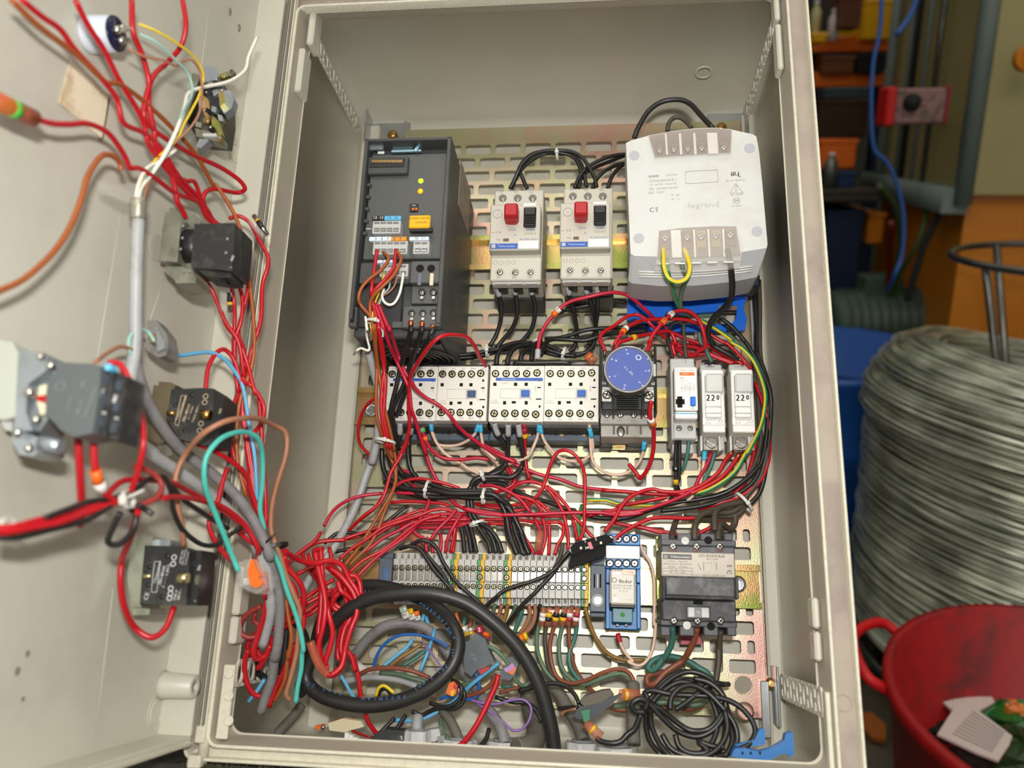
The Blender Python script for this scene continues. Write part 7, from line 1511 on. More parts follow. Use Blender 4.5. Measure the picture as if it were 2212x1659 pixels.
# cable ties
def tie(label, x, y, h, r, ang, m_=TIEW, head=2.6, tail=None, fl=1.0):
    """band around a bundle; ang = direction of the bundle in the picture plane, degrees"""
    c = U(x, y, h); a_ = math.radians(ang); ax = Vector((math.cos(a_), 0, math.sin(a_)))
    t_ = thing('cable_tie', label, 'cable tie', tuple(c)); m2 = MB(); u_ = Vector((0, 1, 0)); v_ = ax.cross(u_); n = 22; rings = []
    for i in range(n + 1):
        th = 2 * math.pi * i / n; e_ = u_ * math.cos(th) * fl + v_ * math.sin(th); rings.append([c + e_ * r - ax * 1.1, c + e_ * (r + .7) - ax * 1.1, c + e_ * (r + .7) + ax * 1.1, c + e_ * r + ax * 1.1])
    m2.loft(rings, sm=False); part(t_, 'band', m2, m_)
    q = c + Vector((0, -r - .6, 0)) - v_ * r * .25; m2 = MB(); T_ = Matrix.Translation(q) @ Matrix.Rotation(-a_, 4, 'Y'); m2.box(-1.7, 1.7, -1.4, 1.4, -head / 2, head / 2, .4, 0, T_)
    part(t_, 'head', m2, m_)
    if tail: m2 = MB(); m2.tube([q, q + (P3(tail) - q) * .5, P3(tail)], [.9, .8, .5], 4); part(t_, 'tail', m2, m_)
tie('black cable tie around the bundle entering the cabinet at the left', 586, 1184, 176, 11, -72, TIEK, 5, (594, 1152, 192), .8)
tie('white cable tie around the near red and black wires on the door', 277, 1078, 332, 4.2, 15, TIEW, 5, (312, 1058, 338))
tie('white cable tie at the left edge around the red wires', 18, 1143, 390, 4.4, 15, TIEW, 4)
for lb, x, y, h, r, a_ in (('clear white tie around the red and brown wires below the drive', 812, 697, 126, 7, 80), ('white tie around the red wires left of the contactors', 832, 953, 84, 8, 80), ('small white tie on top of the black arch between the two breakers', 1203, 333, 60, 5, 5),
    ('white tie on the black wires under the drive, nearest the red arch', 970, 757, 36, 6, -10), ('white tie on the black wires between drive and breakers', 1053, 757, 36, 6, 0), ('white tie on the black run above the right contactor pair', 1218, 765, 36, 6, -15),
    ('white tie at the left of the thick black trunk', 923, 1057, 50, 7, -10), ('bright tie holding the upper branch of the black trunk', 1042, 1025, 48, 5, 20), ('white tie in the middle of the thick black trunk', 1045, 1072, 54, 6, -5), ('white tie on the black wires just above the terminal strip', 1030, 1130, 50, 6, -70),
    ('white tie at the lower right corner of the big wire bundle', 1607, 1085, 42, 9, 40), ('white tie stub at the top of the black run near the red marker wire', 1158, 738, 30, 3, 80)):
    tie(lb, x, y, h, r, a_)
# ---- small connectors lying among the wires
t = thing('contact_block', 'small black contact block with a red bar, lying across the strip end', 'contact block', tuple(U(1270, 1225, 62)))
dp('top_face', [(1232, 1182), (1243, 1171), (1310, 1154), (1324, 1163), (1326, 1168), (1308, 1174), (1235, 1199)], 78, 14, mat('connector_black', (30, 30, 30), .8, spec=.15))
dp('side_face', [(1233, 1196), (1308, 1173), (1309, 1198), (1300, 1204), (1229, 1227), (1228, 1222)], 75, 12, MATS['connector_black'])
dp('end_lug', [(1322, 1162), (1330, 1160), (1332, 1168), (1324, 1171)], 77, 6, BLK)
dp('red_bar', [(1269, 1172), (1276, 1170), (1282, 1185), (1275, 1187)], 78.6, 1, REDB)
for s_, x, y in (('1', 1264, 1170), ('2', 1287, 1165), ('NC', 1270, 1183)): ptext(t, s_, x, y, 78.3, 8, WPRT, rot=16, bold=.15)
for x, y in ((1255, 1184), (1298, 1173)): scr(t, x, y, 78.4, 4, SCREWY)
GC = mat('connector_slate', (70, 78, 84), .5, dirt=(110, 110, 106), dirts=80, damt=.4)
t = thing('connector_block', 'slate grey connector block with worn print, right of the thick cable loop', 'connector', tuple(U(1040, 1450, 66)))
dp('body', [(998, 1388), (1012, 1385), (1028, 1368), (1048, 1380), (1058, 1410), (1068, 1430), (1050, 1440), (1030, 1448), (1018, 1462), (1004, 1450)], 84, 14, GC); dp('red_insert', [(1032, 1447), (1055, 1440), (1058, 1445), (1040, 1457)], 82, 6, REDB); ptext(t, 'Z 22', 1024, 1420, 84.3, 9, MGREY, rot=-60)
t = thing('connector_block', 'grey connector with an orange and violet tab, beside the thick black cable', 'connector', tuple(U(1105, 1465, 66)))
dp('body', [(1094, 1420), (1112, 1418), (1120, 1434), (1112, 1460), (1100, 1470), (1082, 1466), (1080, 1450), (1090, 1440)], 82, 12, GC); dp('violet_tab', [(1088, 1444), (1098, 1440), (1106, 1432), (1112, 1438), (1108, 1448), (1092, 1452)], 84.5, 3, MV); dp('orange_tab', [(1094, 1452), (1110, 1440), (1116, 1442), (1108, 1458)], 83.5, 3, MO)
t = thing('push_connector', 'small orange and yellow connector inside the black loops', 'connector', tuple(U(975, 1500, 70)))
dp('body', [(970, 1476), (979, 1472), (988, 1482), (985, 1498), (976, 1505), (963, 1497)], 86, 8, MO); dp('yellow_tab', [(972, 1494), (982, 1488), (980, 1504), (974, 1502)], 87, 2, MY); dp('pink_tab', [(980, 1478), (988, 1484), (985, 1490), (979, 1486)], 87, 2, MR)
t = thing('connector_block', 'dusty black connector with a green tab, left of the vertical conduit', 'connector', tuple(U(1285, 1550, 80)))
dp('top_face', [(1253, 1517), (1262, 1505), (1300, 1492), (1318, 1490), (1325, 1500), (1300, 1518), (1262, 1526)], 96, 12, mat('connector_dusty', (90, 84, 72), .7)); dp('body', [(1253, 1524), (1262, 1526), (1300, 1518), (1326, 1500), (1328, 1516), (1290, 1548), (1270, 1556), (1246, 1552), (1238, 1546)], 95, 12, mat('connector_navy', (36, 42, 50), .5)); dp('green_tab', [(1254, 1536), (1274, 1532), (1274, 1556), (1262, 1560), (1258, 1546)], 98, 4, mat('tab_green', (20, 110, 70), .5))
dp('cable_stub', [(1322, 1508), (1337, 1500), (1339, 1508), (1326, 1516)], 92, 6, BLK)
sleeve('brown_sleeve', 'clear brown sleeve with a yellow band lying against the conduit', (1340, 1501, 92), (1380, 1500, 88), 4, MATS['sleeve_translucent'], ((.2, .4, 4.1, YSTK),))
sleeve('brown_sleeve', 'clear brown sleeve slanting below the green-tabbed connector', (1265, 1562, 94), (1298, 1592, 96), 3.6, MATS['sleeve_translucent'], ((.4, .55, 3.7, YSTK),))
sleeve('brown_sleeve', 'clear brown sleeve above the left part of the terminal strip', (885, 1154, 44), (908, 1180, 46), 3.4, MATS['sleeve_translucent'])
sleeve('brown_sleeve', 'clear brown sleeve over a red wire above the terminal strip', (1167, 1148, 46), (1163, 1190, 46), 3.4, MATS['sleeve_translucent'])
sleeve('brown_sleeve', 'clear brown sleeve with an orange mark left of the dial timer', (1268, 766, 60), (1284, 783, 60), 4, MATS['sleeve_translucent'], ((.2, .45, 4.1, MO),))
for i, (x, c1, c2, s1) in enumerate(((1174, MW, MW, '0'), (1187, MY, BLK, '1'), (1203, BLK, MY, '0'), (1219, BLK, MY, '1'), (1232, MW, MR, '5'), (1247, MR, MW, '2'))):
    o_ = sleeve('brown_sleeve', ('first', 'second', 'third', 'fourth', 'fifth', 'sixth')[i] + ' clear sleeve from the left in the marked row under the terminal strip', (x + 1, 1313, 44), (x - 5, 1352, 42), 2.5, MATS['sleeve_translucent'], ((.28, .5, 2.7, c1), (.52, .72, 2.7, c2)))
    o_['group'] = 'clear sleeves with number rings under the strip'
def rings_(label, x0, y0, x1, y1, h, r, cols, s_=None):
    A_ = U(x0, y0, h); B__ = U(x1, y1, h); t_ = thing('number_ring', label, 'marker', tuple(A_))
    for i, c_ in enumerate(cols):
        f0 = i / len(cols); f1 = (i + .92) / len(cols); m2 = MB(); m2.tube([A_.lerp(B__, f0), A_.lerp(B__, f1)], r, 12); part(t_, 'ring', m2, c_)
        if s_ and s_[i] != ' ': c3 = A_.lerp(B__, (f0 + f1) / 2) + Vector((0, -r - .15, 0)); text(t_, s_[i], c3, 4, KPRT if c_ not in (MR, BLK) else WPRT, rot=20)
rings_('pair of pale green and white number rings at the left under the strip', 869, 1310, 879, 1337, 62, 3, (mat('marker_mint', (190, 214, 190), .5), MW), 'SM')
rings_('yellow and white number rings under the strip', 884, 1316, 892, 1340, 60, 2.8, (MY, MW), 'YM')
rings_('orange and white number ring under the strip', 898, 1321, 903, 1341, 58, 2.7, (MO, MW), ' M')
rings_('white and yellow number rings beside the thick cable', 998, 1356, 1008, 1374, 60, 3.2, (MW, MY), '64')
rings_('second white and yellow number rings beside the thick cable', 1012, 1358, 1016, 1372, 62, 3, (MW, MY), '9Z')
rings_('raspberry number ring beside the thick black cable', 1032, 1354, 1042, 1368, 62, 3.4, (MR,), 'Z')
rings_('orange and raspberry number ring beside the thick black cable', 1052, 1366, 1048, 1384, 62, 3.4, (MO, MR), ' 2')
rings_('orange and yellow number ring on the brown wires below the strip', 1122, 1380, 1140, 1372, 40, 3.2, (MO, MY))
# white terminal pieces and grey clutter on the cabinet floor
t = thing('terminal_piece', 'pale cream terminal piece on the floor at the lower left, with an orange lamp tip', 'connector', tuple(U(740, 1580, 70)))
dp('pale_body', [(708, 1562), (740, 1552), (780, 1558), (786, 1570), (742, 1582), (712, 1578)], 74, 8, mat('piece_cream', (220, 206, 170), .5)); dp('orange_tip', [(680, 1568), (697, 1565), (700, 1573), (684, 1577)], 76, 5, MO)
p = U(698, 1571, 80); mb = MB(); mb.sphere(p, 1.8, 10); part(t, 'glass_bead', mb, STEEL)
t = thing('terminal_piece', 'white toothed terminal strip stub lying at the front rim', 'connector', tuple(U(770, 1600, 90)))
for i in range(4): dp('tooth', [(745 + 9 * i, 1582 + 5 * i), (754 + 9 * i, 1584 + 5 * i), (752 + 9 * i, 1598 + 4 * i), (744 + 9 * i, 1594 + 4 * i)], 92, 6, WHITE)
t = thing('contact_block', 'black contact block marked 2 lying on the floor at the lower left', 'contact block', tuple(U(860, 1600, 92)))
dp('body', [(800, 1592), (830, 1575), (884, 1580), (884, 1608), (800, 1604)], 96, 14, BLKD); ptext(t, '2', 867, 1594, 96.4, 10, WPRT, rot=20, bold=.2); ptext(t, '1', 852, 1604, 96.4, 8, WPRT, rot=20)
t = thing('contact_block', 'dusty grey block standing right of the short grey tube', 'contact block', tuple(U(950, 1600, 80)))
dp('body', [(918, 1578), (948, 1574), (952, 1592), (940, 1602), (916, 1602)], 84, 12, LGREY); dp('lid', [(944, 1592), (960, 1588), (962, 1602), (946, 1604)], 86, 8, MGREY)
sleeve('white_plug', 'white round plug end on the plate beside the red skein', (768, 1436, 20), (783, 1452, 30), 4.5, WHITE)
dp('x', [(0, 0), (1, 0), (0, 1)], -30, 1, WHITE) if False else None
# ================================================================ workshop behind (world metres)
def hz(p, z): return Vector((p.x, p.y, z))
def hprism(name, par, foot, z0, z1, m_, label=None):
    mb_ = MB(); mb_.prism([Vector((p[0], p[1], z0)) for p in foot], (0, 0, z1 - z0)); return part(par, name, mb_, m_, label, sc=1.0)
def htube(pts, r, n=8, k=6): mb_ = MB(); mb_.tube(smooth(pts, k), r, n); return mb_
def hthing(name, label, cat, org, group=None): return thing(name, label, cat, tuple(org), group, hall=True)
def hpart(par, name, mb_, m_, **k): return part(par, name, mb_, m_, sc=1.0, **k)
CREAM = mat('machine_cream', (160, 148, 96), .45, var=.06, vs=2); MORNG = mat('machine_orange', (206, 122, 14), .5, var=.1, vs=2); GRYM = mat('machine_grey', (112, 124, 116), .5); DARKM = mat('dark_void', (14, 15, 14), .8)
# machine enclosure, cream above an orange base
Ac = WP(2078, 440, 2.6); Bc = WP(2700, 440, 2.35); Cc_ = WP(1893, 372, 3.7); Dc = Bc + (Cc_ - Ac)
t = hthing('machine_enclosure', 'cream machine enclosure on an orange base, behind at the upper right', 'machine', (Ac.x + .3, Ac.y + .4, 0))
def off(foot, d):
    c = sum((Vector((p[0], p[1], 0)) for p in foot), Vector()) / len(foot); return [((p[0] - c.x) * d + c.x, (p[1] - c.y) * d + c.y) for p in foot]
ft = [(p.x, p.y) for p in (Ac, Bc, Dc, Cc_)]
hprism('upper_housing', t, ft, 1.15, 2.35, CREAM)
hprism('orange_base', t, off(ft, .93), .12, 1.15, MORNG); hprism('plinth', t, off(ft, .88), 0, .12, DARKM)
mb = MB(); mb.cyl((Ac.x, Ac.y, 1.12), (Ac.x, Ac.y, 2.36), .028, 10); hpart(t, 'corner_post', mb, GRYM)
sd = (Cc_ - Ac); sd.z = 0
mb = MB(); e0 = Vector((Ac.x, Ac.y, 1.13)); nrm = Vector((-sd.y, sd.x, 0)).normalized()
if nrm.x > 0: nrm = -nrm
mb.tube([e0 + nrm * .02, e0 + nrm * .02 + sd], .055, 4); hpart(t, 'lower_rail', mb, GRYM)
for f_, r_, m_ in ((.3, .01, DSTEEL), (.42, .008, GRYM), (.55, .012, DARKM), (.62, .008, GRYM), (.85, .02, GRYM)):
    q = Vector((Ac.x, Ac.y, 0)) + sd * f_ + nrm * .03; mb = MB(); mb.cyl(hz(q, 1.15), hz(q, 2.3), r_, 8); hpart(t, 'side_tube', mb, m_)
q = WP(2208, 128, 2.5); t2 = hthing('stop_knob', 'red knob on a yellow plate on the cream enclosure', 'knob', (q.x, q.y, q.z)); mb = MB(); mb.lathe(q + Vector((0, -.01, 0)), (0, -1, 0), [(0, .035), (.02, .033)], 20); hpart(t2, 'yellow_plate', mb, MORNG); mb = MB(); mb.lathe(q + Vector((0.01, -.03, 0)), (0, -1, 0), [(0, .014), (.02, .02), (.035, .018)], 18); hpart(t2, 'red_cap', mb, REDB)
# control box in front of the tubes
q = WP(1975, 230, 2.55); t = hthing('control_box', 'small grey control box with red edges hanging before the cream machine', 'control box', (q.x, q.y, q.z - .05))
mb = MB(); mb.box(q.x - .07, q.x + .075, q.y - .04, q.y + .04, q.z - .05, q.z + .05, .006); hpart(t, 'box_body', mb, mat('box_pinkgrey', (140, 104, 98), .6, dirt=(50, 54, 48), dirts=30, damt=.9))
mb = MB(); mb.box(q.x - .1, q.x - .071, q.y - .04, q.y + .03, q.z - .055, q.z + .055, .006); hpart(t, 'red_end', mb, mat('box_red', (190, 14, 12), .5)); mb = MB(); mb.box(q.x + .076, q.x + .084, q.y - .04, q.y + .03, q.z - .05, q.z + .055, .003); hpart(t, 'red_edge', mb, mat('box_crimson', (150, 30, 50), .5))
mb = MB(); mb.sphere(q + Vector((-.03, -.045, .01)), .026, 12); hpart(t, 'black_knob', mb, DARKM)
mb = MB(); mb.cyl(q + Vector((.03, .03, 0)), hz(Vector((Ac.x, Ac.y, 0)) + sd * .35, q.z), .012, 8); hpart(t, 'holding_arm', mb, GRYM)
# shelf rack
D = 4.2; s0 = WP(1640, 100, D); s1 = WP(1925, 100, D)
t = hthing('shelf_rack', 'orange-beamed shelf rack with yellow bins, far behind', 'shelf', (s0.x, D, 0))
for y in (100, 176):
    a = WP(1500, y, D); b = WP(1926, y, D); mb = MB(); mb.box(a.x, b.x, D, D + .04, a.z - .035, a.z + .035, .004); hpart(t, 'orange_beam', mb, mat('beam_orange', (226, 104, 8), .5)); mb = MB(); mb.box(a.x, b.x, D + .04, D + .5, a.z - .05, a.z - .036, .002); hpart(t, 'shelf_board', mb, mat('board_brown', (70, 52, 30), .7))
for x in (s0.x - .3, s1.x): mb = MB(); mb.box(x - .03, x + .03, D + .02, D + .08, 0, 2.6, .003); hpart(t, 'upright', mb, mat('upright_blue', (24, 50, 74), .5))
mb = MB(); mb.box(s0.x - .4, s1.x + .1, D + .55, D + .6, 0, 2.6, 0); hpart(t, 'back_sheet', mb, mat('rack_back', (44, 36, 26), .8))
zt_ = s0.z + .04
def hitem(name, label, cat, x0, y0, x1, y1, d, dep, m_, grp=None, kind='box'):
    a = WP(x0, y1, d); b = WP(x1, y0, d); t_ = hthing(name, label, cat, ((a.x + b.x) / 2, d, a.z), grp)
    mb_ = MB()
    if kind == 'box': mb_.box(a.x, b.x, d, d + dep, a.z, b.z, .008); hpart(t_, 'body', mb_, m_); mb_ = MB(); mb_.box(a.x - .004, b.x + .004, d - .004, d + dep, b.z - .015, b.z + .004, .004); hpart(t_, 'rim', mb_, m_)
    else:
        r_ = (b.x - a.x) / 2; H_ = b.z - a.z; mb_.lathe(((a.x + b.x) / 2, d + r_, a.z), (0, 0, 1), [(0, r_), (H_ * .7, r_), (H_ * .85, r_ * .45), (H_ * .92, r_ * .42)], 16); hpart(t_, 'body', mb_, m_)
        mb_ = MB(); mb_.lathe(((a.x + b.x) / 2, d + r_, a.z + H_ * .92), (0, 0, 1), [(0, r_ * .5), (H_ * .08, r_ * .48)], 12); hpart(t_, 'cap', mb_, WHITE)
YB = mat('bin_yellow', (236, 176, 0), .5); BRN = mat('bag_brown', (96, 52, 30), .7)
hitem('storage_bin', 'bright yellow storage bin on the top shelf, far behind', 'bin', 1862, 0, 1932, 86, 4.15, .4, YB)
hitem('brown_bag', 'brown bag leaning in front of the yellow bin', 'bag', 1812, -10, 1866, 62, 4.0, .1, BRN)
hitem('bottle', 'white bottle on the top shelf, far behind', 'bottle', 1790, 18, 1818, 88, 4.05, .1, mat('bottle_white', (200, 190, 186), .5), None, 'b')
hitem('bottle', 'cream container at the left end of the top shelf, just past the cabinet edge', 'bottle', 1752, 0, 1780, 78, 4.05, .1, mat('bottle_cream', (190, 180, 130), .5), None, 'b')
hitem('storage_bin', 'low yellow tray at the left end of the top shelf', 'bin', 1756, 72, 1788, 92, 3.98, .1, YB)
hitem('storage_bin', 'dark crate on the second shelf', 'bin', 1850, 118, 1915, 160, 4.15, .3, DARKM)
hitem('storage_bin', 'brown crate between the two orange beams', 'bin', 1775, 122, 1848, 160, 4.15, .3, mat('crate_brown', (110, 62, 24), .6))
hitem('carton', 'dark brown carton under the lower orange beam', 'carton', 1765, 216, 1880, 300, 4.0, .3, mat('carton_dark', (60, 34, 14), .7))
hitem('carton', 'grey and blue packets under the lower orange beam', 'carton', 1780, 190, 1885, 214, 4.1, .3, mat('packet_slate', (60, 74, 78), .6))
hitem('tool_case', 'orange case standing left of the blue hose', 'case', 1768, 302, 1854, 366, 3.4, .3, mat('case_orange', (222, 100, 8), .5))
hitem('crate', 'small blue crate under the orange case', 'crate', 1806, 372, 1850, 408, 3.3, .3, mat('crate_blue', (16, 46, 84), .5))
hitem('jar', 'grey metal canister left of the blue crate', 'canister', 1782, 330, 1818, 402, 3.25, .1, mat('canister_grey', (110, 112, 104), .4, .6), None, 'b')
hitem('workbench_top', 'dark bench top below the blue crate', 'bench', 1700, 410, 1905, 440, 3.2, .7, mat('bench_dark', (54, 46, 34), .7))
hitem('crate', 'large dark blue crate under the bench top', 'crate', 1770, 455, 1870, 640, 3.25, .4, mat('crate_navy', (12, 30, 58), .6))
hitem('crate', 'orange crate half hidden by the hoses', 'crate', 1872, 462, 1915, 528, 3.3, .3, MORNG)
# hoses
def hose(label, pts, d, r, m_, grp=None):
    o = emit('hose', htube([WP(x, y, d + dd) for x, y, dd in pts], r), m_, None, None, 1.0); tag(o, label, 'hose', grp, hall=True)
HB = mat('hose_blue', (40, 84, 150), .4); HG = mat('hose_green', (62, 86, 40), .5)
hose('long blue air hose hanging from above, left of the cream machine', [(1906, -60, 0), (1903, 40, 0), (1896, 90, 0), (1886, 140, 0), (1882, 230, 0), (1888, 320, 0), (1915, 350, 0), (1938, 400, 0), (1952, 470, 0), (1948, 550, 0), (1930, 600, 0), (1915, 630, .1)], 2.3, .006, HB)
hose('second blue hose slanting at the top beside the cream machine', [(1992, -40, 0), (1968, 30, 0), (1936, 76, 0)], 2.4, .008, HB)
hose('green hose curving under the cream machine, nearest the blue one', [(1900, 400, 0), (1935, 450, .1), (1945, 520, .2), (1930, 600, .3), (1915, 665, .38)], 2.6, .009, HG)
hose('green hose looping left of the orange base', [(2010, 415, .55), (2000, 440, .3), (1998, 480, .2), (1975, 540, .2), (1940, 600, .3), (1930, 665, .38)], 2.6, .008, HG)
hose('dark red cable hanging behind the blue hose', [(1925, 480, 0), (1922, 560, .1), (1915, 665, .18)], 2.8, .01, mat('hose_red', (110, 14, 14), .5))
hose('black cable slanting down to the motor', [(2040, 440, 0), (2000, 520, 0), (1980, 580, 0), (1960, 650, 0)], 2.7, .012, DARKM)
# motor
q = WP(1895, 700, 3.0); t = hthing('electric_motor', 'dark green electric motor on the floor behind the blue barrel', 'motor', (q.x, q.y, q.z - .15))
MG_ = mat('motor_green', (58, 78, 62), .5, var=.2, vs=20)
mb = MB(); mb.lathe(q + Vector((-.2, 0, 0)), (1, 0, 0), [(0, .1), (.02, .13), (.3, .13), (.32, .14), (.38, .14), (.4, .1)], 24); hpart(t, 'motor_body', mb, MG_)
for i in range(8): mb = MB(); mb.torus(q + Vector((-.15 + i * .035, 0, 0)), (1, 0, 0), .133, .006, 24, 5); hpart(t, 'cooling_fin', mb, MG_)
mb = MB(); mb.box(q.x - .08, q.x + .06, q.y - .05, q.y + .05, q.z + .11, q.z + .19, .01); hpart(t, 'terminal_box', mb, MG_); mb = MB(); mb.box(q.x - .18, q.x + .18, q.y - .1, q.y + .1, q.z - .16, q.z - .12, .01); hpart(t, 'foot', mb, MG_)
pz = WP(1905, 700, 2.95); mb = MB(); mb.box(q.x - .45, q.x + .2, q.y - .12, q.y + .12, 0, q.z - .165, .01); t3 = emit('machine_pedestal', mb, mat('pedestal_dark', (32, 34, 28), .7), None, None, 1.0); tag(t3, 'dark machine pedestal under the green motor', 'pedestal', None, hall=True)
# barrel
q = WP(1780, 830, 2.47); t = hthing('barrel', 'blue plastic barrel between the cabinet and the coil of wire', 'barrel', (q.x, q.y, 0))
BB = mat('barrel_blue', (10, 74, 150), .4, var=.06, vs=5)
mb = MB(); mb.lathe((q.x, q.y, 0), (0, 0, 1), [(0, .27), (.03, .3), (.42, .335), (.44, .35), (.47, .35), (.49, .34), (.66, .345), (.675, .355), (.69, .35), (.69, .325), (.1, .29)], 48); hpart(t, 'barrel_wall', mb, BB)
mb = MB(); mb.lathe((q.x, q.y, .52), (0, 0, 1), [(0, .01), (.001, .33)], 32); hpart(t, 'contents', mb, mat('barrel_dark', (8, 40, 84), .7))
# wire coil on its stand
q = WP(2290, 900, 1.78); cc = Vector((q.x, q.y, 0)); R0 = .425
t = hthing('wire_coil', 'large coil of bright steel wire standing behind the red bin', 'coil', (cc.x, cc.y, .12))
mb = MB(); random.seed(5)
for i in range(360):
    f_ = i / 360
    if f_ < .62: z = .1 + .56 * f_ / .62; R_ = R0 - .03 * (1 - f_)
    else:
        th = (f_ - .62) / .38 * math.pi * .85; R_ = R0 - .105 * (1 - math.cos(th)); z = .66 + .15 * math.sin(th)
    R_ += random.uniform(-.016, .008); z += random.uniform(-.008, .008); tl = random.uniform(-.02, .03); ta = math.pi + random.uniform(-1, 1); ex = random.uniform(-.01, .01)
    n = 60; pts = []
    for k in range(n + 1):
        a = 2 * math.pi * k / n; pts.append((cc.x + math.cos(a) * (R_ + ex * math.cos(2 * a + ta)), cc.y + math.sin(a) * R_, z + .05 * math.cos(a - math.pi) + tl * math.cos(a - ta)))
    mb.tube(pts, .0027, 3, caps=False)
hpart(t, 'wire_turns', mb, mat('coil_steel', (236, 240, 218), .3, .75, var=.45, vs=12), kind='stuff')
mb = MB(); mb.lathe((cc.x, cc.y, 0), (0, 0, 1), [(.12, R0 - .06), (.6, R0 - .05), (.72, R0 - .07), (.76, R0 - .12), (.72, .2), (.15, .2)], 48, cap=False); hpart(t, 'inner_turns', mb, mat('coil_dark', (120, 122, 108), .5, .7, var=.6, vs=30, bump=.6, bs=120))
t = hthing('coil_stand', 'dark steel rod stand with a ring rising out of the wire coil', 'stand', (cc.x, cc.y, 0)); rz = WP(2290, 562, 1.78).z
mb = MB(); mb.torus((cc.x, cc.y, rz), (0, 0, 1), .272, .0085, 48, 8); hpart(t, 'top_ring', mb, DSTEEL)
for i in range(4):
    a = 3.35 + i * math.pi / 2; mb = MB(); mb.cyl((cc.x + math.cos(a) * .268, cc.y + math.sin(a) * .268, rz), (cc.x + math.cos(a) * .06, cc.y + math.sin(a) * .06, .4), .009, 8); hpart(t, 'leg', mb, DSTEEL)
mb = MB(); mb.torus((cc.x, cc.y, .07), (0, 0, 1), .38, .012, 40, 8); hpart(t, 'base_ring', mb, DSTEEL)
mb = MB(); mb.box(cc.x - .4, cc.x + .4, cc.y - .03, cc.y + .03, .0, .06, .004); mb.box(cc.x - .03, cc.x + .03, cc.y - .4, cc.y + .4, .0, .06, .004); hpart(t, 'base_cross', mb, DSTEEL)
# red bin with rubbish
bc = Vector((.82, .98, 0)); bz = .55; Rb = .262
t = hthing('waste_bin', 'red plastic bin filled with rubbish, bottom right', 'bin', (bc.x, bc.y, 0))
RBN = mat('bin_red', (158, 6, 12), .5, var=.1, vs=8, dirt=(70, 30, 22), dirts=14, damt=.75)
mb = MB(); mb.lathe((bc.x, bc.y, 0), (0, 0, 1), [(0, .17), (.02, .18), (bz - .03, Rb - .006), (bz - .02, Rb + .006), (bz, Rb + .006), (bz, Rb - .008), (.03, .165), (.03, .01)], 56, cap=False); hpart(t, 'bin_wall', mb, RBN)
h1 = WP(1930, 1345, .98 + .06); 
mb = htube([bc + Vector((math.cos(a) * rr_, math.sin(a) * rr_, bz + dz)) for a, rr_, dz in ((math.pi * .92, Rb + .0, -.02), (math.pi * .91, Rb + .035, .0), (math.pi * .82, Rb + .055, .005), (math.pi * .74, Rb + .035, .0), (math.pi * .72, Rb + .0, -.02))], .009, 8); hpart(t, 'handle', mb, mat('bin_handle', (200, 10, 18), .5))
fz = .34
def card(label, pts, m_, z):
    mb_ = MB(); P_ = []
    for x, y in pts:
        d = CW @ Vector(((x - 1106) / F, (y - 829.5) / F, 1.0)); tt = (z - CAMH) / d.z; P_.append(CAMLOC + d * tt)
    mb_.prism(P_, (0, 0, .004)); o = emit('card', mb_, m_, None, None, 1.0); tag(o, label, 'card', None, hall=True)
    return o, P_
CW_ = mat('card_pale', (214, 200, 190), .6, var=.05, vs=30)
o1, P1 = card('pale printed card lying higher up in the red bin', [(2028, 1512), (2095, 1453), (2122, 1475), (2148, 1520), (2080, 1560)], CW_, .385)
o2, P2 = card('large pale printed card lying at the front of the red bin', [(2066, 1525), (2090, 1522), (2186, 1594), (2180, 1612), (2156, 1648), (2108, 1630), (2024, 1590)], mat('card_pale_front', (208, 194, 186), .6), .405)
for i in range(9):
    a = P2[1].lerp(P2[6], .12 + .09 * i); b = P2[2].lerp(P2[4], .1 + .09 * i); mb = MB(); mb.tube([a.lerp(b, .18) + Vector((0, 0, .0048)), a.lerp(b, .86) + Vector((0, 0, .0048))], .0007, 4); part(o2, 'printed_line', mb, GPRT, sc=1.0)
c0 = Vector((bc.x, bc.y, 0))
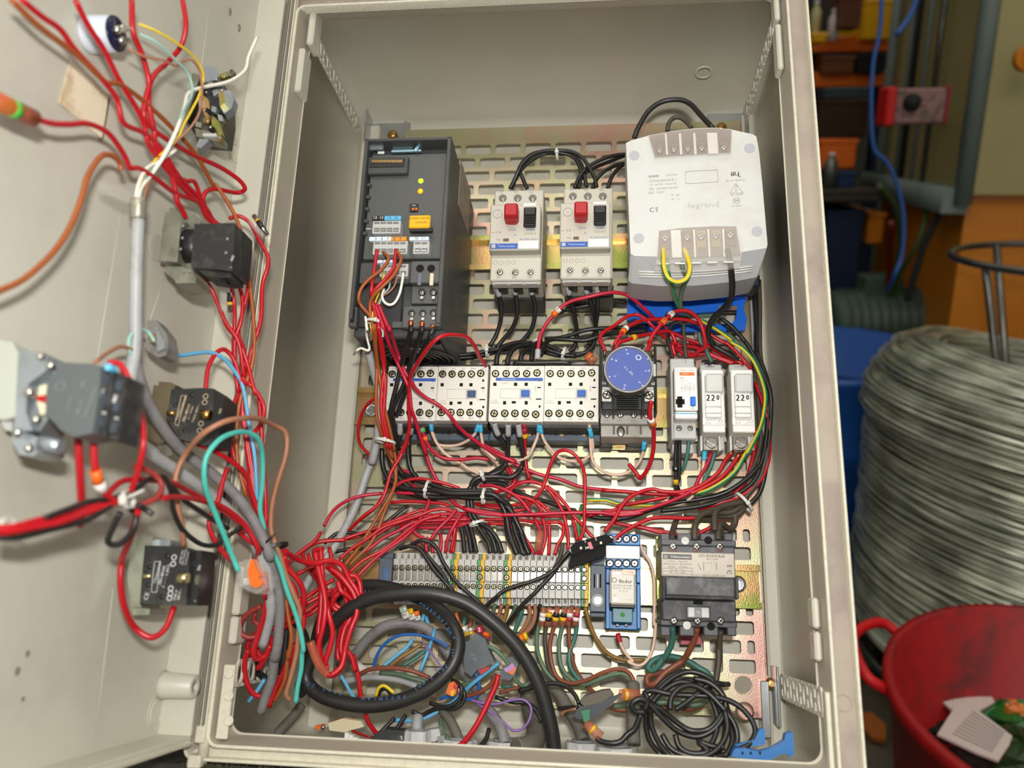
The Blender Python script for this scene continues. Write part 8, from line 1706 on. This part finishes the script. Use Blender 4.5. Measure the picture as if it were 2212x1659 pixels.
def lump(label, x, y, z, s_, m_, sq):
    d = CW @ Vector(((x - 1106) / F, (y - 829.5) / F, 1.0)); tt = (z - CAMH) / d.z; p = CAMLOC + d * tt
    mb_ = MB(); mb_.sphere(p, s_, 14, sq=sq)
    for v in mb_.v: v += (v - p) * (random.uniform(-.3, .35))
    for i in range(len(mb_.sm)): mb_.sm[i] = False
    o = emit('wrapper', mb_, m_, None, None, 1.0); tag(o, label, 'wrapper', None, hall=True)
lump('crumpled yellow wrapper in the red bin', 2005, 1500, .365, .032, mat('wrap_yellow', (220, 160, 0), .4), (1.1, .8, .7))
lump('green foil wrapper at the right in the red bin', 2165, 1545, .36, .045, mat('wrap_green', (40, 110, 44), .35, var=.5, vs=40), (1.3, 1, .6))
lump('white and brown paper scrap left in the red bin', 1985, 1530, .35, .034, mat('wrap_brown', (170, 120, 96), .6, var=.3, vs=40), (1.2, .8, .5))
lump('orange and white wrapper at the right edge of the bin', 2195, 1535, .38, .022, mat('wrap_orange', (220, 130, 60), .4), (1, .8, .6))
lump('dark crumpled scrap below the pale cards', 2020, 1570, .34, .03, DARKM, (1.2, 1, .5))
lump('dark green rubbish at the front right of the bin', 2200, 1625, .38, .05, mat('wrap_dkgreen', (40, 66, 26), .5, var=.5, vs=40), (1, 1, .5))
mb = MB(); mb.lathe((bc.x, bc.y, .30), (0, 0, 1), [(0, .01), (.001, .22)], 32); hpart(t, 'rubbish_bed', mb, mat('rubbish', (60, 50, 38), .8, var=.6, vs=60, bump=.8, bs=80))
# scraps on the floor
mb = MB(); p = WP(1885, 1575, 1.2); p = CAMLOC + (CW @ Vector(((1885 - 1106) / F, (1575 - 829.5) / F, 1.0))) * ((0.01 - CAMH) / (CW @ Vector(((1885 - 1106) / F, (1575 - 829.5) / F, 1.0))).z)
mb.prism([p + Vector((math.cos(i) * .03, math.sin(i) * .05, 0)) for i in range(6)], (0, 0, .012)); o = emit('floor_scrap', mb, mat('scrap_orange', (150, 80, 20), .7), None, None, 1.0); tag(o, 'flat orange scrap on the dark floor between cabinet and bin', 'scrap', None, hall=True)
# ---------------------------------------------------------------- lean the whole cabinet back
for o in CABS:
    o.matrix_basis = CABM @ o.matrix_basis
for o in bpy.data.objects:
    if 'org' in o: del o['org']
